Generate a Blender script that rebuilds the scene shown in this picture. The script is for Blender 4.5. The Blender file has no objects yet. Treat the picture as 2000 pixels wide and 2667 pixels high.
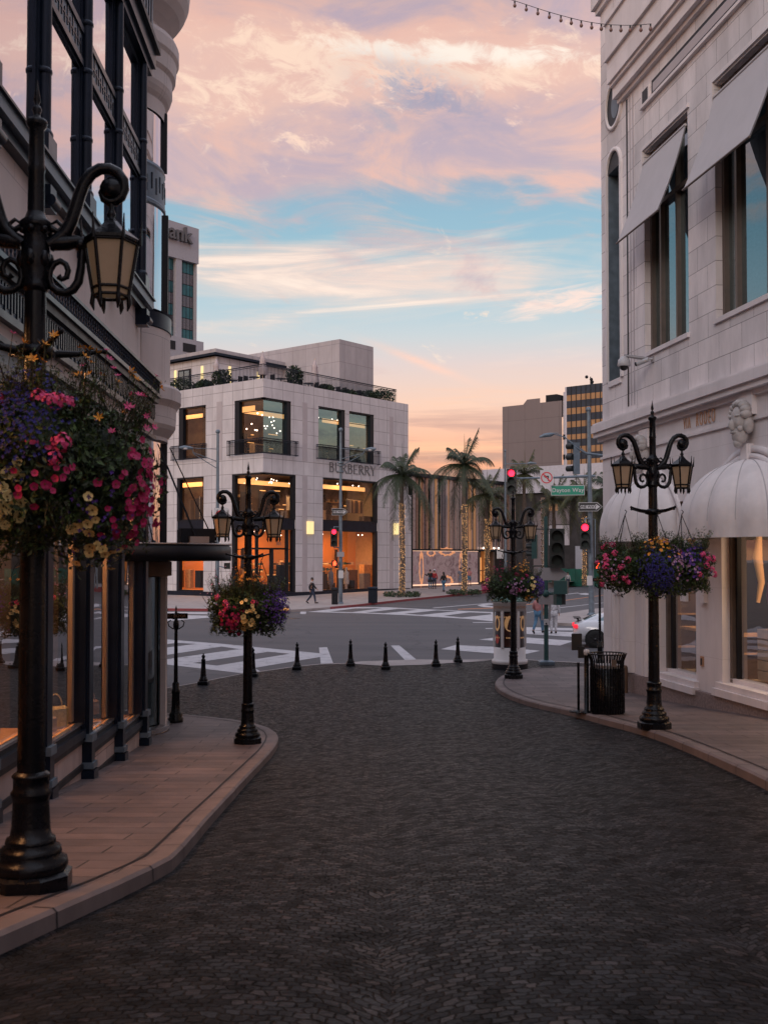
import bpy, bmesh, math, random
from math import sin, cos, pi, sqrt, radians, tan
from mathutils import Vector, Matrix
from mathutils.geometry import tessellate_polygon
random.seed(7)
V = Vector
SC = bpy.context.scene
COL = SC.collection
# ------------------------------------------------------------------ camera and survey helpers
F = 2800.0; EYE = V((0, 0, 3.4)); TH = radians(1.5); CY = 1452 - F*tan(TH)
def ray(px, py):
    a = (px-1000)/F; b = (CY-py)/F
    return V((a, cos(TH)-b*sin(TH), sin(TH)+b*cos(TH)))
def at_y(px, py, Y):
    r = ray(px, py); return EYE + r*(Y/r.y)
def on_z(px, py, z=0.0):
    r = ray(px, py); return EYE + r*((z-EYE.z)/r.z)
cam_d = bpy.data.cameras.new('camera'); cam = bpy.data.objects.new('camera', cam_d); COL.objects.link(cam)
cam.location = EYE; cam.rotation_euler = (radians(90)+TH, 0, 0)
cam_d.sensor_fit = 'VERTICAL'; cam_d.sensor_height = 36; cam_d.lens = 36*F/2667
cam_d.shift_y = (CY-1333.5)/2667; cam_d.clip_end = 3000; cam_d.clip_start = 0.1
cam_d.dof.use_dof = True; cam_d.dof.focus_distance = 60; cam_d.dof.aperture_fstop = 4.5
SC.camera = cam
# ------------------------------------------------------------------ materials
MATS = {}
def nmat(name):
    m = bpy.data.materials.new(name); m.use_nodes = True
    return m, m.node_tree.nodes, m.node_tree.links, m.node_tree.nodes['Principled BSDF']
def mat(name, col, rough=.6, metal=0, emit=None, es=0, noise=.0, nscale=4, bump=0, bscale=60, spec=.5, coat=0):
    m, N, L, B = nmat(name)
    B.inputs['Base Color'].default_value = (*col, 1); B.inputs['Roughness'].default_value = rough
    B.inputs['Metallic'].default_value = metal; B.inputs['Specular IOR Level'].default_value = spec
    if coat: B.inputs['Coat Weight'].default_value = coat
    if emit: B.inputs['Emission Color'].default_value = (*emit, 1); B.inputs['Emission Strength'].default_value = es
    if noise or bump:
        tc = N.new('ShaderNodeTexCoord')
    if noise:
        n = N.new('ShaderNodeTexNoise'); n.inputs['Scale'].default_value = nscale; n.inputs['Detail'].default_value = 6
        L.new(tc.outputs['Object'], n.inputs['Vector'])
        r = N.new('ShaderNodeValToRGB'); e = r.color_ramp.elements
        e[0].position = .3; e[1].position = .7
        e[0].color = (*[c*(1-noise) for c in col], 1); e[1].color = (*[min(1, c*(1+noise)) for c in col], 1)
        L.new(n.outputs['Fac'], r.inputs['Fac']); L.new(r.outputs['Color'], B.inputs['Base Color'])
        mr = N.new('ShaderNodeMapRange'); mr.inputs['To Min'].default_value = max(.05, rough-.12); mr.inputs['To Max'].default_value = min(1, rough+.12)
        L.new(n.outputs['Fac'], mr.inputs['Value']); L.new(mr.outputs['Result'], B.inputs['Roughness'])
    if bump:
        n2 = N.new('ShaderNodeTexNoise'); n2.inputs['Scale'].default_value = bscale; n2.inputs['Detail'].default_value = 4
        L.new(tc.outputs['Object'], n2.inputs['Vector'])
        b = N.new('ShaderNodeBump'); b.inputs['Strength'].default_value = bump; b.inputs['Distance'].default_value = .02
        L.new(n2.outputs['Fac'], b.inputs['Height']); L.new(b.outputs['Normal'], B.inputs['Normal'])
    MATS[name] = m; return m
def blocks(name, c1, c2, mortar, w, h, ms=.006, offset=.5, rough=.7, bump=.25, stain=.12, dist=.01, freq=2, squash=1, spec=.4):
    """block / tile masonry on UV metres"""
    m, N, L, B = nmat(name)
    uv = N.new('ShaderNodeUVMap'); uv.uv_map = 'UVMap'
    br = N.new('ShaderNodeTexBrick'); br.offset = offset; br.offset_frequency = freq; br.squash = squash
    br.inputs['Scale'].default_value = 1; br.inputs['Brick Width'].default_value = w; br.inputs['Row Height'].default_value = h
    br.inputs['Mortar Size'].default_value = ms; br.inputs['Mortar Smooth'].default_value = .3; br.inputs['Bias'].default_value = 0
    br.inputs['Color1'].default_value = (*c1, 1); br.inputs['Color2'].default_value = (*c2, 1); br.inputs['Mortar'].default_value = (*mortar, 1)
    L.new(uv.outputs['UV'], br.inputs['Vector'])
    tc = N.new('ShaderNodeTexCoord')
    n = N.new('ShaderNodeTexNoise'); n.inputs['Scale'].default_value = 1.3; n.inputs['Detail'].default_value = 8; n.inputs['Roughness'].default_value = .65
    mp = N.new('ShaderNodeMapping'); mp.inputs['Scale'].default_value = (1, 1, .35)
    L.new(tc.outputs['Object'], mp.inputs['Vector']); L.new(mp.outputs['Vector'], n.inputs['Vector'])
    mr = N.new('ShaderNodeMapRange'); mr.inputs['From Min'].default_value = .3; mr.inputs['From Max'].default_value = .7
    mr.inputs['To Min'].default_value = 1-stain; mr.inputs['To Max'].default_value = 1+stain*.6
    L.new(n.outputs['Fac'], mr.inputs['Value'])
    mx = N.new('ShaderNodeVectorMath'); mx.operation = 'SCALE'
    L.new(br.outputs['Color'], mx.inputs[0]); L.new(mr.outputs['Result'], mx.inputs['Scale']); L.new(mx.outputs[0], B.inputs['Base Color'])
    B.inputs['Roughness'].default_value = rough; B.inputs['Specular IOR Level'].default_value = spec
    n3 = N.new('ShaderNodeTexNoise'); n3.inputs['Scale'].default_value = 45; n3.inputs['Detail'].default_value = 4
    L.new(tc.outputs['Object'], n3.inputs['Vector'])
    ma = N.new('ShaderNodeMath'); ma.operation = 'MULTIPLY_ADD'; ma.inputs[1].default_value = -1.0
    sc = N.new('ShaderNodeMath'); sc.operation = 'MULTIPLY'; sc.inputs[1].default_value = .25
    L.new(n3.outputs['Fac'], sc.inputs[0]); L.new(br.outputs['Fac'], ma.inputs[0]); L.new(sc.outputs[0], ma.inputs[2])
    b = N.new('ShaderNodeBump'); b.inputs['Strength'].default_value = bump; b.inputs['Distance'].default_value = dist
    L.new(ma.outputs[0], b.inputs['Height']); L.new(b.outputs['Normal'], B.inputs['Normal'])
    MATS[name] = m; return m
def glass(name, tint=(1, 1, 1), lo=.12, hi=1.0, through=(.9, .9, .9), power=4.0, rough=.0):
    """window pane: clear head-on, mirror-like at grazing angles"""
    m, N, L, B = nmat(name); N.remove(B); out = N['Material Output']
    lw = N.new('ShaderNodeLayerWeight'); lw.inputs['Blend'].default_value = .5
    p = N.new('ShaderNodeMath'); p.operation = 'POWER'; p.inputs[1].default_value = power
    L.new(lw.outputs['Facing'], p.inputs[0])
    mr = N.new('ShaderNodeMapRange'); mr.inputs['To Min'].default_value = lo; mr.inputs['To Max'].default_value = hi
    L.new(p.outputs[0], mr.inputs['Value'])
    g = N.new('ShaderNodeBsdfGlossy'); g.inputs['Roughness'].default_value = rough; g.inputs['Color'].default_value = (*tint, 1)
    tc = N.new('ShaderNodeTexCoord'); n = N.new('ShaderNodeTexNoise'); n.inputs['Scale'].default_value = .9
    b = N.new('ShaderNodeBump'); b.inputs['Strength'].default_value = .06; b.inputs['Distance'].default_value = .05
    L.new(tc.outputs['Object'], n.inputs['Vector']); L.new(n.outputs['Fac'], b.inputs['Height']); L.new(b.outputs['Normal'], g.inputs['Normal'])
    t = N.new('ShaderNodeBsdfTransparent'); t.inputs['Color'].default_value = (*through, 1)
    mx = N.new('ShaderNodeMixShader'); L.new(mr.outputs['Result'], mx.inputs[0]); L.new(t.outputs[0], mx.inputs[1]); L.new(g.outputs[0], mx.inputs[2])
    L.new(mx.outputs[0], out.inputs['Surface']); MATS[name] = m; return m
def emis(name, col, s):
    m, N, L, B = nmat(name); B.inputs['Base Color'].default_value = (*[c*.5 for c in col], 1)
    B.inputs['Emission Color'].default_value = (*col, 1); B.inputs['Emission Strength'].default_value = s; MATS[name] = m; return m
def C(r, g, b):
    f = lambda c: (c/255/12.92) if c < 10 else ((c/255+.055)/1.055)**2.4
    return (f(r), f(g), f(b))

mat('black_iron', (.003, .0037, .006), .27, .0, noise=.3, nscale=9, bump=.12, bscale=50, spec=.26)
mat('navy_metal', (.008, .015, .030), .33, .35, spec=.35, noise=.25, nscale=3, bump=.05)
mat('pole_grey', (.13, .17, .21), .45, .3, noise=.2, nscale=5, bump=.1)
mat('dark_frame', (.008, .010, .015), .45, noise=.2, spec=.3)
blocks('limestone', (.78, .72, .72), (.64, .60, .61), (.14, .12, .125), .95, .49, .006, .5, stain=.24, bump=.5)
blocks('limestone_plain', (.74, .69, .70), (.71, .66, .665), (.52, .47, .46), 1.9, 1.4, .003, .5, stain=.14, bump=.15)
blocks('store_stone', (.60, .575, .60), (.55, .525, .55), (.22, .20, .21), 1.22, 1.13, .02, 0, stain=.15, bump=.3)
blocks('roof_stone', (.43, .40, .42), (.40, .375, .395), (.2, .18, .19), 1.6, 1.6, .015, 0, stain=.15, bump=.3)
mat('store_stone_dark', (.44, .40, .42), .7, noise=.06, nscale=2)
blocks('turret_stone', (.60, .52, .50), (.57, .50, .48), (.26, .22, .22), 1.3, 1.5, .004, .5, stain=.12, bump=.2)
blocks('pink_stone', (.50, .39, .37), (.42, .33, .31), (.13, .10, .10), 1.1, .62, .006, .5, stain=.3, bump=.3)
mat('granite', (.22, .17, .165), .6, noise=.35, nscale=22, bump=.2, bscale=120)
blocks('pavers', (.155, .118, .116), (.10, .08, .081), (.022, .018, .018), .95, .36, .010, .37, rough=.55, stain=.42, bump=.5)
blocks('kerb_stone', (.17, .135, .132), (.13, .106, .104), (.06, .05, .05), 900, 900, .001, 0, rough=.6, stain=.35, bump=.4)
mat('concrete', (.31, .27, .26), .8, noise=.18, nscale=1.5, bump=.3, bscale=50)
mat('red_paint', (.22, .03, .04), .6, noise=.3, nscale=5)
mat('orange_paint', (.75, .30, .03), .6, noise=.2, nscale=5)
mat('line_orange', (.45, .18, .08), .7, noise=.2, nscale=5)
mat('lantern_glass', (.24, .165, .115), .4, emit=(.5, .32, .19), es=.09, noise=.15, nscale=6)
mat('canvas', (.70, .66, .665), .85, noise=.09, nscale=3, bump=.5, bscale=5)
mat('screen_fabric', (.47, .445, .46), .8, noise=.04, nscale=3, bump=.1, bscale=400)
mat('bronze_frame', (.13, .10, .085), .45, .2, noise=.2)
mat('soffit_dark', (.015, .016, .02), .6, spec=.2)
mat('interior_dark', (.035, .03, .03), .8, noise=.4, nscale=1.2)
mat('teal_wall', (.035, .14, .165), .35, .4, noise=.25, nscale=1)
mat('wood_display', (.62, .34, .15), .5, noise=.25, nscale=5)
mat('cream_wall', (.60, .47, .34), .7, noise=.1)
mat('brown_wall', (.13, .075, .045), .7, noise=.3, nscale=2)
emis('cove_light', (1.0, .46, .15), 1.25)
emis('glow_wall', (1.0, .34, .08), .12)  # wall given its own glow to stand in for room light
emis('warm_wall_dim', (1, .50, .24), .17)
emis('spot_light', (1.0, .75, .6), 6.0)
emis('sconce', (1.0, .78, .36), .95)
emis('fairy', (1.0, .55, .22), 1.6)
emis('red_signal', (1.0, .01, .03), 7.0)
emis('red_hand', (1.0, .07, .02), 4.0)
emis('screen_light', (.55, .8, 1.0), 1.1)
mat('lens_off', (.012, .022, .020), .5, spec=.3)
mat('signal_black', (.01, .014, .015), .5)
mat('signal_green', (.02, .075, .075), .5)
mat('sign_white', (.48, .48, .50), .5)
mat('sign_green', (.0, .22, .14), .4)
mat('sign_black', (.012, .012, .014), .5)
mat('sign_red', (.55, .02, .04), .5)
mat('sign_back', (.30, .29, .31), .5, .3)
mat('gold_letter', (.45, .26, .16), .45, .4)
mat('grey_letter', (.10, .10, .11), .5)
mat('white_paint', (.62, .60, .60), .5, noise=.05)
mat('copper_green', (.17, .30, .26), .5, noise=.25, nscale=7)
mat('poster_brown', (.05, .018, .014), .3, noise=.4, nscale=3, coat=.5)
mat('poster_dark', (.012, .013, .022), .3, noise=.4, nscale=3, coat=.5)
mat('poster_gold', (.72, .42, .20), .4, emit=(.9, .5, .2), es=.12)
mat('poster_red', (.45, .04, .05), .4)
mat('bark', (.10, .075, .06), .9, noise=.4, nscale=6, bump=.6, bscale=20)
mat('frond', (.030, .045, .020), .55, noise=.4, nscale=2)
mat('frond_yellow', (.065, .065, .02), .55, noise=.4, nscale=2)
mat('frond_dead', (.12, .075, .04), .7, noise=.3)
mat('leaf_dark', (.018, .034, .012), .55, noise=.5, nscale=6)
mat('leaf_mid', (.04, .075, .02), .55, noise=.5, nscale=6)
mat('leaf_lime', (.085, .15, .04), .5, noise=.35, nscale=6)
mat('hedge', (.016, .035, .02), .7, noise=.4, nscale=5)
mat('stem', (.05, .05, .03), .7)
mat('fl_pink', (.72, .08, .24), .6, noise=.3, nscale=25)
mat('fl_magenta', (.42, .012, .10), .6, noise=.35, nscale=25)
mat('fl_yellow', (.80, .62, .26), .6, noise=.25, nscale=25)
mat('fl_orange', (.85, .33, .03), .6, noise=.3, nscale=25)
mat('fl_blue', (.022, .02, .19), .6, noise=.5, nscale=25)
mat('fl_violet', (.10, .035, .30), .6, noise=.4, nscale=25)
mat('fl_lilac', (.42, .24, .42), .6, noise=.3, nscale=25)
mat('skin', (.45, .25, .18), .6)
mat('cloth_black', (.012, .012, .016), .85, noise=.3)
mat('cloth_navy', (.02, .03, .06), .85, noise=.3)
mat('cloth_red', (.30, .02, .03), .85, noise=.3)
mat('cloth_teal', (.02, .10, .16), .85, noise=.3)
mat('cloth_white', (.42, .42, .45), .85, noise=.4, nscale=20)
mat('cloth_grey', (.16, .17, .22), .85, noise=.4, nscale=15)
mat('cloth_pink', (.40, .17, .17), .85, noise=.3)
mat('denim', (.07, .16, .26), .85, noise=.3, nscale=9)
mat('hair', (.02, .012, .01), .6)
mat('cardboard', (.42, .22, .09), .8)
mat('car_white', (.62, .64, .68), .25, noise=.03, coat=1)
mat('tyre', (.012, .012, .013), .85)
mat('rim', (.05, .05, .055), .3, .8)
mat('tail_red', (.45, .01, .03), .2, emit=(1, .03, .05), es=.9)
mat('green_hoarding', (.015, .12, .085), .6, noise=.25, nscale=1)
mat('steel', (.45, .43, .44), .25, .9)
mat('purple_beige', (.20, .165, .165), .8, noise=.06)
mat('office_grey', (.36, .36, .40), .7, noise=.06)
mat('roof_white', (.52, .50, .55), .7, noise=.08)
mat('umbrella_cloth', (.55, .48, .50), .85, noise=.1)
mat('shaded_stone', (.42, .39, .38), .75, noise=.2, nscale=8, bump=.4, bscale=30)  # limestone darkened in colour so the heads look shadowed
mat('fl_centre', (.16, .07, .01), .7)
mat('clear_bulb', (.22, .12, .10), .2, noise=.2)
glass('shop_glass', (.95, .93, .95), .10, 1.0, (.93, .9, .88), 2.6)
glass('shop_glass_soft', (.95, .93, .95), .12, .9, (.95, .93, .9), 3.0)
glass('sky_glass', (.92, .93, 1.0), .55, 1.0, (.35, .4, .45), 1.5)
glass('teal_glass', (.36, .76, .95), .42, .95, (.62, .74, .80), 3.0)
glass('store_glass', (.85, .9, .95), .07, .8, (.95, .93, .9), 4.0)
glass('window_blue', (.46, .56, .60), .42, .95, (.4, .6, .65), 2.5)

# cobbles ---------------------------------------------------------
def cobble_mat():
    m, N, L, B = nmat('cobbles')
    uv = N.new('ShaderNodeUVMap'); uv.uv_map = 'UVMap'
    sep = N.new('ShaderNodeSeparateXYZ'); L.new(uv.outputs['UV'], sep.inputs[0])
    def M(op, a, b=None, c=None):
        n = N.new('ShaderNodeMath'); n.operation = op
        for i, x in enumerate((a, b, c)):
            if x is None: continue
            if isinstance(x, (int, float)): n.inputs[i].default_value = x
            else: L.new(x, n.inputs[i])
        return n.outputs[0]
    x, y = sep.outputs['X'], sep.outputs['Y']
    W = 1.9
    tc0 = N.new('ShaderNodeTexNoise'); tc0.inputs['Scale'].default_value = 1.1; tc0.inputs['Detail'].default_value = 2
    L.new(uv.outputs['UV'], tc0.inputs['Vector'])
    wob = M('MULTIPLY', M('SUBTRACT', tc0.outputs['Fac'], .5), .28)
    fr = M('FRACT', M('DIVIDE', M('ADD', x, wob), W)); t = M('SUBTRACT', M('MULTIPLY', fr, 2), 1)
    bow = M('MULTIPLY', M('SQRT', M('SUBTRACT', 1.25, M('MULTIPLY', t, t))), .75)
    yy = M('ADD', M('SUBTRACT', y, bow), wob)
    xx = M('ADD', x, M('MULTIPLY', t, .05))
    cmb = N.new('ShaderNodeCombineXYZ'); L.new(xx, cmb.inputs[0]); L.new(yy, cmb.inputs[1])
    n1 = N.new('ShaderNodeTexNoise'); n1.inputs['Scale'].default_value = 8; n1.inputs['Detail'].default_value = 3
    L.new(cmb.outputs[0], n1.inputs['Vector'])
    vs = N.new('ShaderNodeVectorMath'); vs.operation = 'SCALE'; vs.inputs['Scale'].default_value = .095
    L.new(n1.outputs['Color'], vs.inputs[0])
    va = N.new('ShaderNodeVectorMath'); va.operation = 'ADD'; L.new(cmb.outputs[0], va.inputs[0]); L.new(vs.outputs[0], va.inputs[1])
    br = N.new('ShaderNodeTexBrick'); br.offset = .5
    br.inputs['Scale'].default_value = 1; br.inputs['Brick Width'].default_value = .080; br.inputs['Row Height'].default_value = .066
    br.inputs['Mortar Size'].default_value = .008; br.inputs['Mortar Smooth'].default_value = .8
    br.inputs['Color1'].default_value = (0, 0, 0, 1); br.inputs['Color2'].default_value = (1, 1, 1, 1); br.inputs['Mortar'].default_value = (0, 0, 0, 1)
    L.new(va.outputs[0], br.inputs['Vector'])
    ramp = N.new('ShaderNodeValToRGB'); e = ramp.color_ramp.elements
    e[0].position = 0; e[0].color = (.002, .002, .003, 1); e[1].position = 1; e[1].color = (.026, .026, .032, 1)
    for p, c in ((.22, (.002, .003, .0055, 1)), (.5, (.0045, .0068, .0108, 1)), (.78, (.0085, .0115, .017, 1)), (.93, (.016, .011, .012, 1))):
        q = e.new(p); q.color = c
    L.new(br.outputs['Color'], ramp.inputs['Fac'])
    n2 = N.new('ShaderNodeTexNoise'); n2.inputs['Scale'].default_value = .55; n2.inputs['Detail'].default_value = 7; n2.inputs['Roughness'].default_value = .7
    L.new(uv.outputs['UV'], n2.inputs['Vector'])
    mr = N.new('ShaderNodeMapRange'); mr.inputs['From Min'].default_value = .3; mr.inputs['From Max'].default_value = .7
    mr.inputs['To Min'].default_value = .5; mr.inputs['To Max'].default_value = 1.35; L.new(n2.outputs['Fac'], mr.inputs['Value'])
    mo = N.new('ShaderNodeMix'); mo.data_type = 'RGBA'; L.new(br.outputs['Fac'], mo.inputs[0]); L.new(ramp.outputs['Color'], mo.inputs[6]); mo.inputs[7].default_value = (.002, .002, .0025, 1)
    sc = N.new('ShaderNodeVectorMath'); sc.operation = 'SCALE'; L.new(mo.outputs[2], sc.inputs[0]); L.new(mr.outputs['Result'], sc.inputs['Scale'])
    L.new(sc.outputs[0], B.inputs['Base Color'])
    n4 = N.new('ShaderNodeTexNoise'); n4.inputs['Scale'].default_value = 30; n4.inputs['Detail'].default_value = 5; L.new(uv.outputs['UV'], n4.inputs['Vector'])
    h = M('ADD', M('ADD', M('MULTIPLY', br.outputs['Fac'], -1.0), M('MULTIPLY', n4.outputs['Fac'], .45)), M('MULTIPLY', br.outputs['Color'], .35))
    b = N.new('ShaderNodeBump'); b.inputs['Strength'].default_value = .9; b.inputs['Distance'].default_value = .026
    L.new(h, b.inputs['Height']); L.new(b.outputs['Normal'], B.inputs['Normal'])
    rr = N.new('ShaderNodeMapRange'); rr.inputs['To Min'].default_value = .62; rr.inputs['To Max'].default_value = .38; L.new(br.outputs['Color'], rr.inputs['Value']); L.new(rr.outputs['Result'], B.inputs['Roughness'])
    n5 = N.new('ShaderNodeTexNoise'); n5.inputs['Scale'].default_value = 3.2; n5.inputs['Detail'].default_value = 4; n5.inputs['Roughness'].default_value = .7; L.new(uv.outputs['UV'], n5.inputs['Vector'])
    r5 = N.new('ShaderNodeMapRange'); r5.inputs['From Min'].default_value = .35; r5.inputs['From Max'].default_value = .65; r5.inputs['To Min'].default_value = .45; r5.inputs['To Max'].default_value = 1.5; L.new(n5.outputs['Fac'], r5.inputs['Value'])
    L.new(M('MULTIPLY', mr.outputs['Result'], r5.outputs['Result']), sc.inputs['Scale'])
    B.inputs['Specular IOR Level'].default_value = .42; L.new(M('MULTIPLY', r5.outputs['Result'], .15), B.inputs['Specular IOR Level'])
    MATS['cobbles'] = m
cobble_mat()
def marking_mat():
    m, N, L, B = nmat('marking'); tc = N.new('ShaderNodeTexCoord')
    n = N.new('ShaderNodeTexNoise'); n.inputs['Scale'].default_value = 2.2; n.inputs['Detail'].default_value = 10; n.inputs['Roughness'].default_value = .75; L.new(tc.outputs['Object'], n.inputs['Vector'])
    r = N.new('ShaderNodeValToRGB'); e = r.color_ramp.elements; e[0].position = .36; e[0].color = (.10, .098, .105, 1); e[1].position = .43; e[1].color = (.40, .39, .41, 1); q = e.new(.7); q.color = (.52, .50, .51, 1)
    L.new(n.outputs['Fac'], r.inputs['Fac']); L.new(r.outputs['Color'], B.inputs['Base Color']); B.inputs['Roughness'].default_value = .7; MATS['marking'] = m
marking_mat()
def asphalt_mat():
    m, N, L, B = nmat('asphalt')
    tc = N.new('ShaderNodeTexCoord')
    mp = N.new('ShaderNodeMapping'); mp.inputs['Scale'].default_value = (.12, .5, 1); mp.inputs['Rotation'].default_value = (0, 0, radians(-38))
    n = N.new('ShaderNodeTexNoise'); n.inputs['Scale'].default_value = 1; n.inputs['Detail'].default_value = 8; n.inputs['Roughness'].default_value = .65
    L.new(tc.outputs['Object'], mp.inputs['Vector']); L.new(mp.outputs['Vector'], n.inputs['Vector'])
    r = N.new('ShaderNodeValToRGB'); e = r.color_ramp.elements
    e[0].position = .32; e[0].color = (.050, .050, .056, 1); e[1].position = .7; e[1].color = (.088, .082, .088, 1)
    L.new(n.outputs['Fac'], r.inputs['Fac'])
    n2 = N.new('ShaderNodeTexNoise'); n2.inputs['Scale'].default_value = 25; n2.inputs['Detail'].default_value = 3
    L.new(tc.outputs['Object'], n2.inputs['Vector'])
    mr = N.new('ShaderNodeMapRange'); mr.inputs['To Min'].default_value = .75; mr.inputs['To Max'].default_value = 1.25; L.new(n2.outputs['Fac'], mr.inputs['Value'])
    sc = N.new('ShaderNodeVectorMath'); sc.operation = 'SCALE'; L.new(r.outputs['Color'], sc.inputs[0]); L.new(mr.outputs['Result'], sc.inputs['Scale'])
    vr = N.new('ShaderNodeTexVoronoi'); vr.feature = 'DISTANCE_TO_EDGE'; vr.inputs['Scale'].default_value = .16; nd = N.new('ShaderNodeTexNoise'); nd.inputs['Scale'].default_value = .9; nd.inputs['Detail'].default_value = 6
    L.new(tc.outputs['Object'], nd.inputs['Vector']); vm = N.new('ShaderNodeVectorMath'); vm.operation = 'MULTIPLY_ADD'; L.new(nd.outputs['Color'], vm.inputs[0]); vm.inputs[1].default_value = (2.4, 2.4, 0); L.new(tc.outputs['Object'], vm.inputs[2]); L.new(vm.outputs[0], vr.inputs['Vector'])
    cr = N.new('ShaderNodeMapRange'); cr.inputs['From Max'].default_value = .010; cr.inputs['To Min'].default_value = .45; cr.inputs['To Max'].default_value = 1; L.new(vr.outputs['Distance'], cr.inputs['Value'])
    s2 = N.new('ShaderNodeVectorMath'); s2.operation = 'SCALE'; L.new(sc.outputs[0], s2.inputs[0]); L.new(cr.outputs['Result'], s2.inputs['Scale'])
    L.new(s2.outputs[0], B.inputs['Base Color']); B.inputs['Roughness'].default_value = .7
    b = N.new('ShaderNodeBump'); b.inputs['Strength'].default_value = .3; b.inputs['Distance'].default_value = .01
    L.new(n2.outputs['Fac'], b.inputs['Height']); L.new(b.outputs['Normal'], B.inputs['Normal'])
    MATS['asphalt'] = m
asphalt_mat()

WL = {}
# ------------------------------------------------------------------ mesh builder
class MB:
    def __init__(s): s.v = []; s.f = []; s.m = []; s.mats = []; s.sm = []
    def mi(s, m):
        if m not in s.mats: s.mats.append(m)
        return s.mats.index(m)
    def face(s, pts, m, smooth=False):
        i = len(s.v); s.v += [tuple(p) for p in pts]; s.f.append(tuple(range(i, i+len(pts)))); s.m.append(s.mi(m)); s.sm.append(smooth)
    def grid(s, rows, m, smooth=True, close=False):
        base = len(s.v); n = len(rows[0])
        for r in rows: s.v += [tuple(p) for p in r]
        k = s.mi(m)
        for i in range(len(rows)-1):
            for j in range(n if close else n-1):
                a = base+i*n+j; b = base+i*n+(j+1) % n
                s.f.append((a, b, b+n, a+n)); s.m.append(k); s.sm.append(smooth)
    def box(s, c, size, m, rz=0, M=None):
        x, y, z = [q/2 for q in size]; R = M if M else Matrix.Rotation(rz, 3, 'Z')
        P = [V(c)+R@V((a*x, b*y, e*z)) for a in (-1, 1) for b in (-1, 1) for e in (-1, 1)]
        i = len(s.v); s.v += [tuple(p) for p in P]; k = s.mi(m)
        for q in ((0, 1, 3, 2), (4, 6, 7, 5), (0, 4, 5, 1), (2, 3, 7, 6), (0, 2, 6, 4), (1, 5, 7, 3)):
            s.f.append(tuple(i+j for j in q)); s.m.append(k); s.sm.append(False)
    def bevbox(s, c, size, m, bev=.02, rz=0):
        """box with chamfered vertical edges and top"""
        x, y, z = [q/2 for q in size]; R = Matrix.Rotation(rz, 3, 'Z'); b = bev
        def ring(o, zz): return [V(c)+R@V((px, py, zz)) for px, py in ((-x+o+b, -y+o), (x-o-b, -y+o), (x-o, -y+o+b), (x-o, y-o-b), (x-o-b, y-o), (-x+o+b, y-o), (-x+o, y-o-b), (-x+o, -y+o+b))]
        rows = [ring(0, -z), ring(0, z-b), ring(b, z)]
        s.grid(rows, m, False, True); s.face(rows[-1], m); s.face(rows[0][::-1], m)
    def lathe(s, prof, c, m, n=20, smooth=True, cap=True, sx=1, sy=1, a0=0, split=False):
        if split:
            for p, q in zip(prof, prof[1:]): s.lathe([p, q], c, m, n, smooth, False, sx, sy, a0)
            return
        rows = [[V((c[0]+r*sx*cos(a0+2*pi*j/n), c[1]+r*sy*sin(a0+2*pi*j/n), c[2]+z)) for j in range(n)] for r, z in prof]
        s.grid(rows, m, smooth, True)
        if cap:
            if prof[0][0] > 1e-4: s.face(rows[0][::-1], m)
            if prof[-1][0] > 1e-4: s.face(rows[-1], m)
    def tube(s, pts, r, m, n=8, smooth=True, cap=True):
        pts = [V(p) for p in pts]; k = len(pts)
        rs = r if isinstance(r, (list, tuple)) else [r]*k
        t0 = (pts[1]-pts[0]).normalized(); up = V((0, 0, 1)) if abs(t0.z) < .9 else V((1, 0, 0))
        nrm = t0.cross(up).normalized(); rows = []
        for i in range(k):
            t = (pts[min(i+1, k-1)]-pts[max(i-1, 0)]).normalized()
            nrm = (nrm - t*nrm.dot(t)).normalized(); bi = t.cross(nrm)
            rows.append([pts[i]+(nrm*cos(2*pi*j/n)+bi*sin(2*pi*j/n))*rs[i] for j in range(n)])
        s.grid(rows, m, smooth, True)
        if cap: s.face(rows[0][::-1], m); s.face(rows[-1], m)
    def ball(s, c, r, m, n=12, sx=1, sy=1, sz=1, smooth=True):
        rows = [[V((c[0]+r*sx*sin(pi*i/(n//2))*cos(2*pi*j/n), c[1]+r*sy*sin(pi*i/(n//2))*sin(2*pi*j/n), c[2]-r*sz*cos(pi*i/(n//2)))) for j in range(n)] for i in range(n//2+1)]
        s.grid(rows, m, smooth, True)
    def poly(s, rings, z, m, up=True):
        """flat polygon with holes; rings of (x,y)"""
        R = [[V((p[0], p[1], 0)) for p in r] for r in rings]
        flat = [p for r in R for p in r]
        i = len(s.v); s.v += [(p.x, p.y, z(p.x, p.y) if callable(z) else z) for p in flat]; k = s.mi(m)
        for t in tessellate_polygon(R):
            a, b, c = [flat[j] for j in t]
            if (b-a).cross(c-a).z < 0: t = t[::-1]
            s.f.append(tuple(i+j for j in t)); s.m.append(k); s.sm.append(False)
    def prism(s, pts, z0, z1, m, msides=None):
        n = len(pts); area = sum(pts[i][0]*pts[(i+1) % n][1]-pts[(i+1) % n][0]*pts[i][1] for i in range(n))
        if area < 0: pts = pts[::-1]
        s.poly([pts], z1, m)
        for i in range(n):
            a, b = pts[i], pts[(i+1) % n]
            s.face([(a[0], a[1], z0), (b[0], b[1], z0), (b[0], b[1], z1), (a[0], a[1], z1)], msides or m)
    def add(s, o, M=None):
        i = len(s.v); s.v += [tuple(M@V(p)) if M else p for p in o.v]
        for f, k, q in zip(o.f, o.m, o.sm):
            s.f.append(tuple(i+j for j in f)); s.m.append(s.mi(o.mats[k])); s.sm.append(q)
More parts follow.
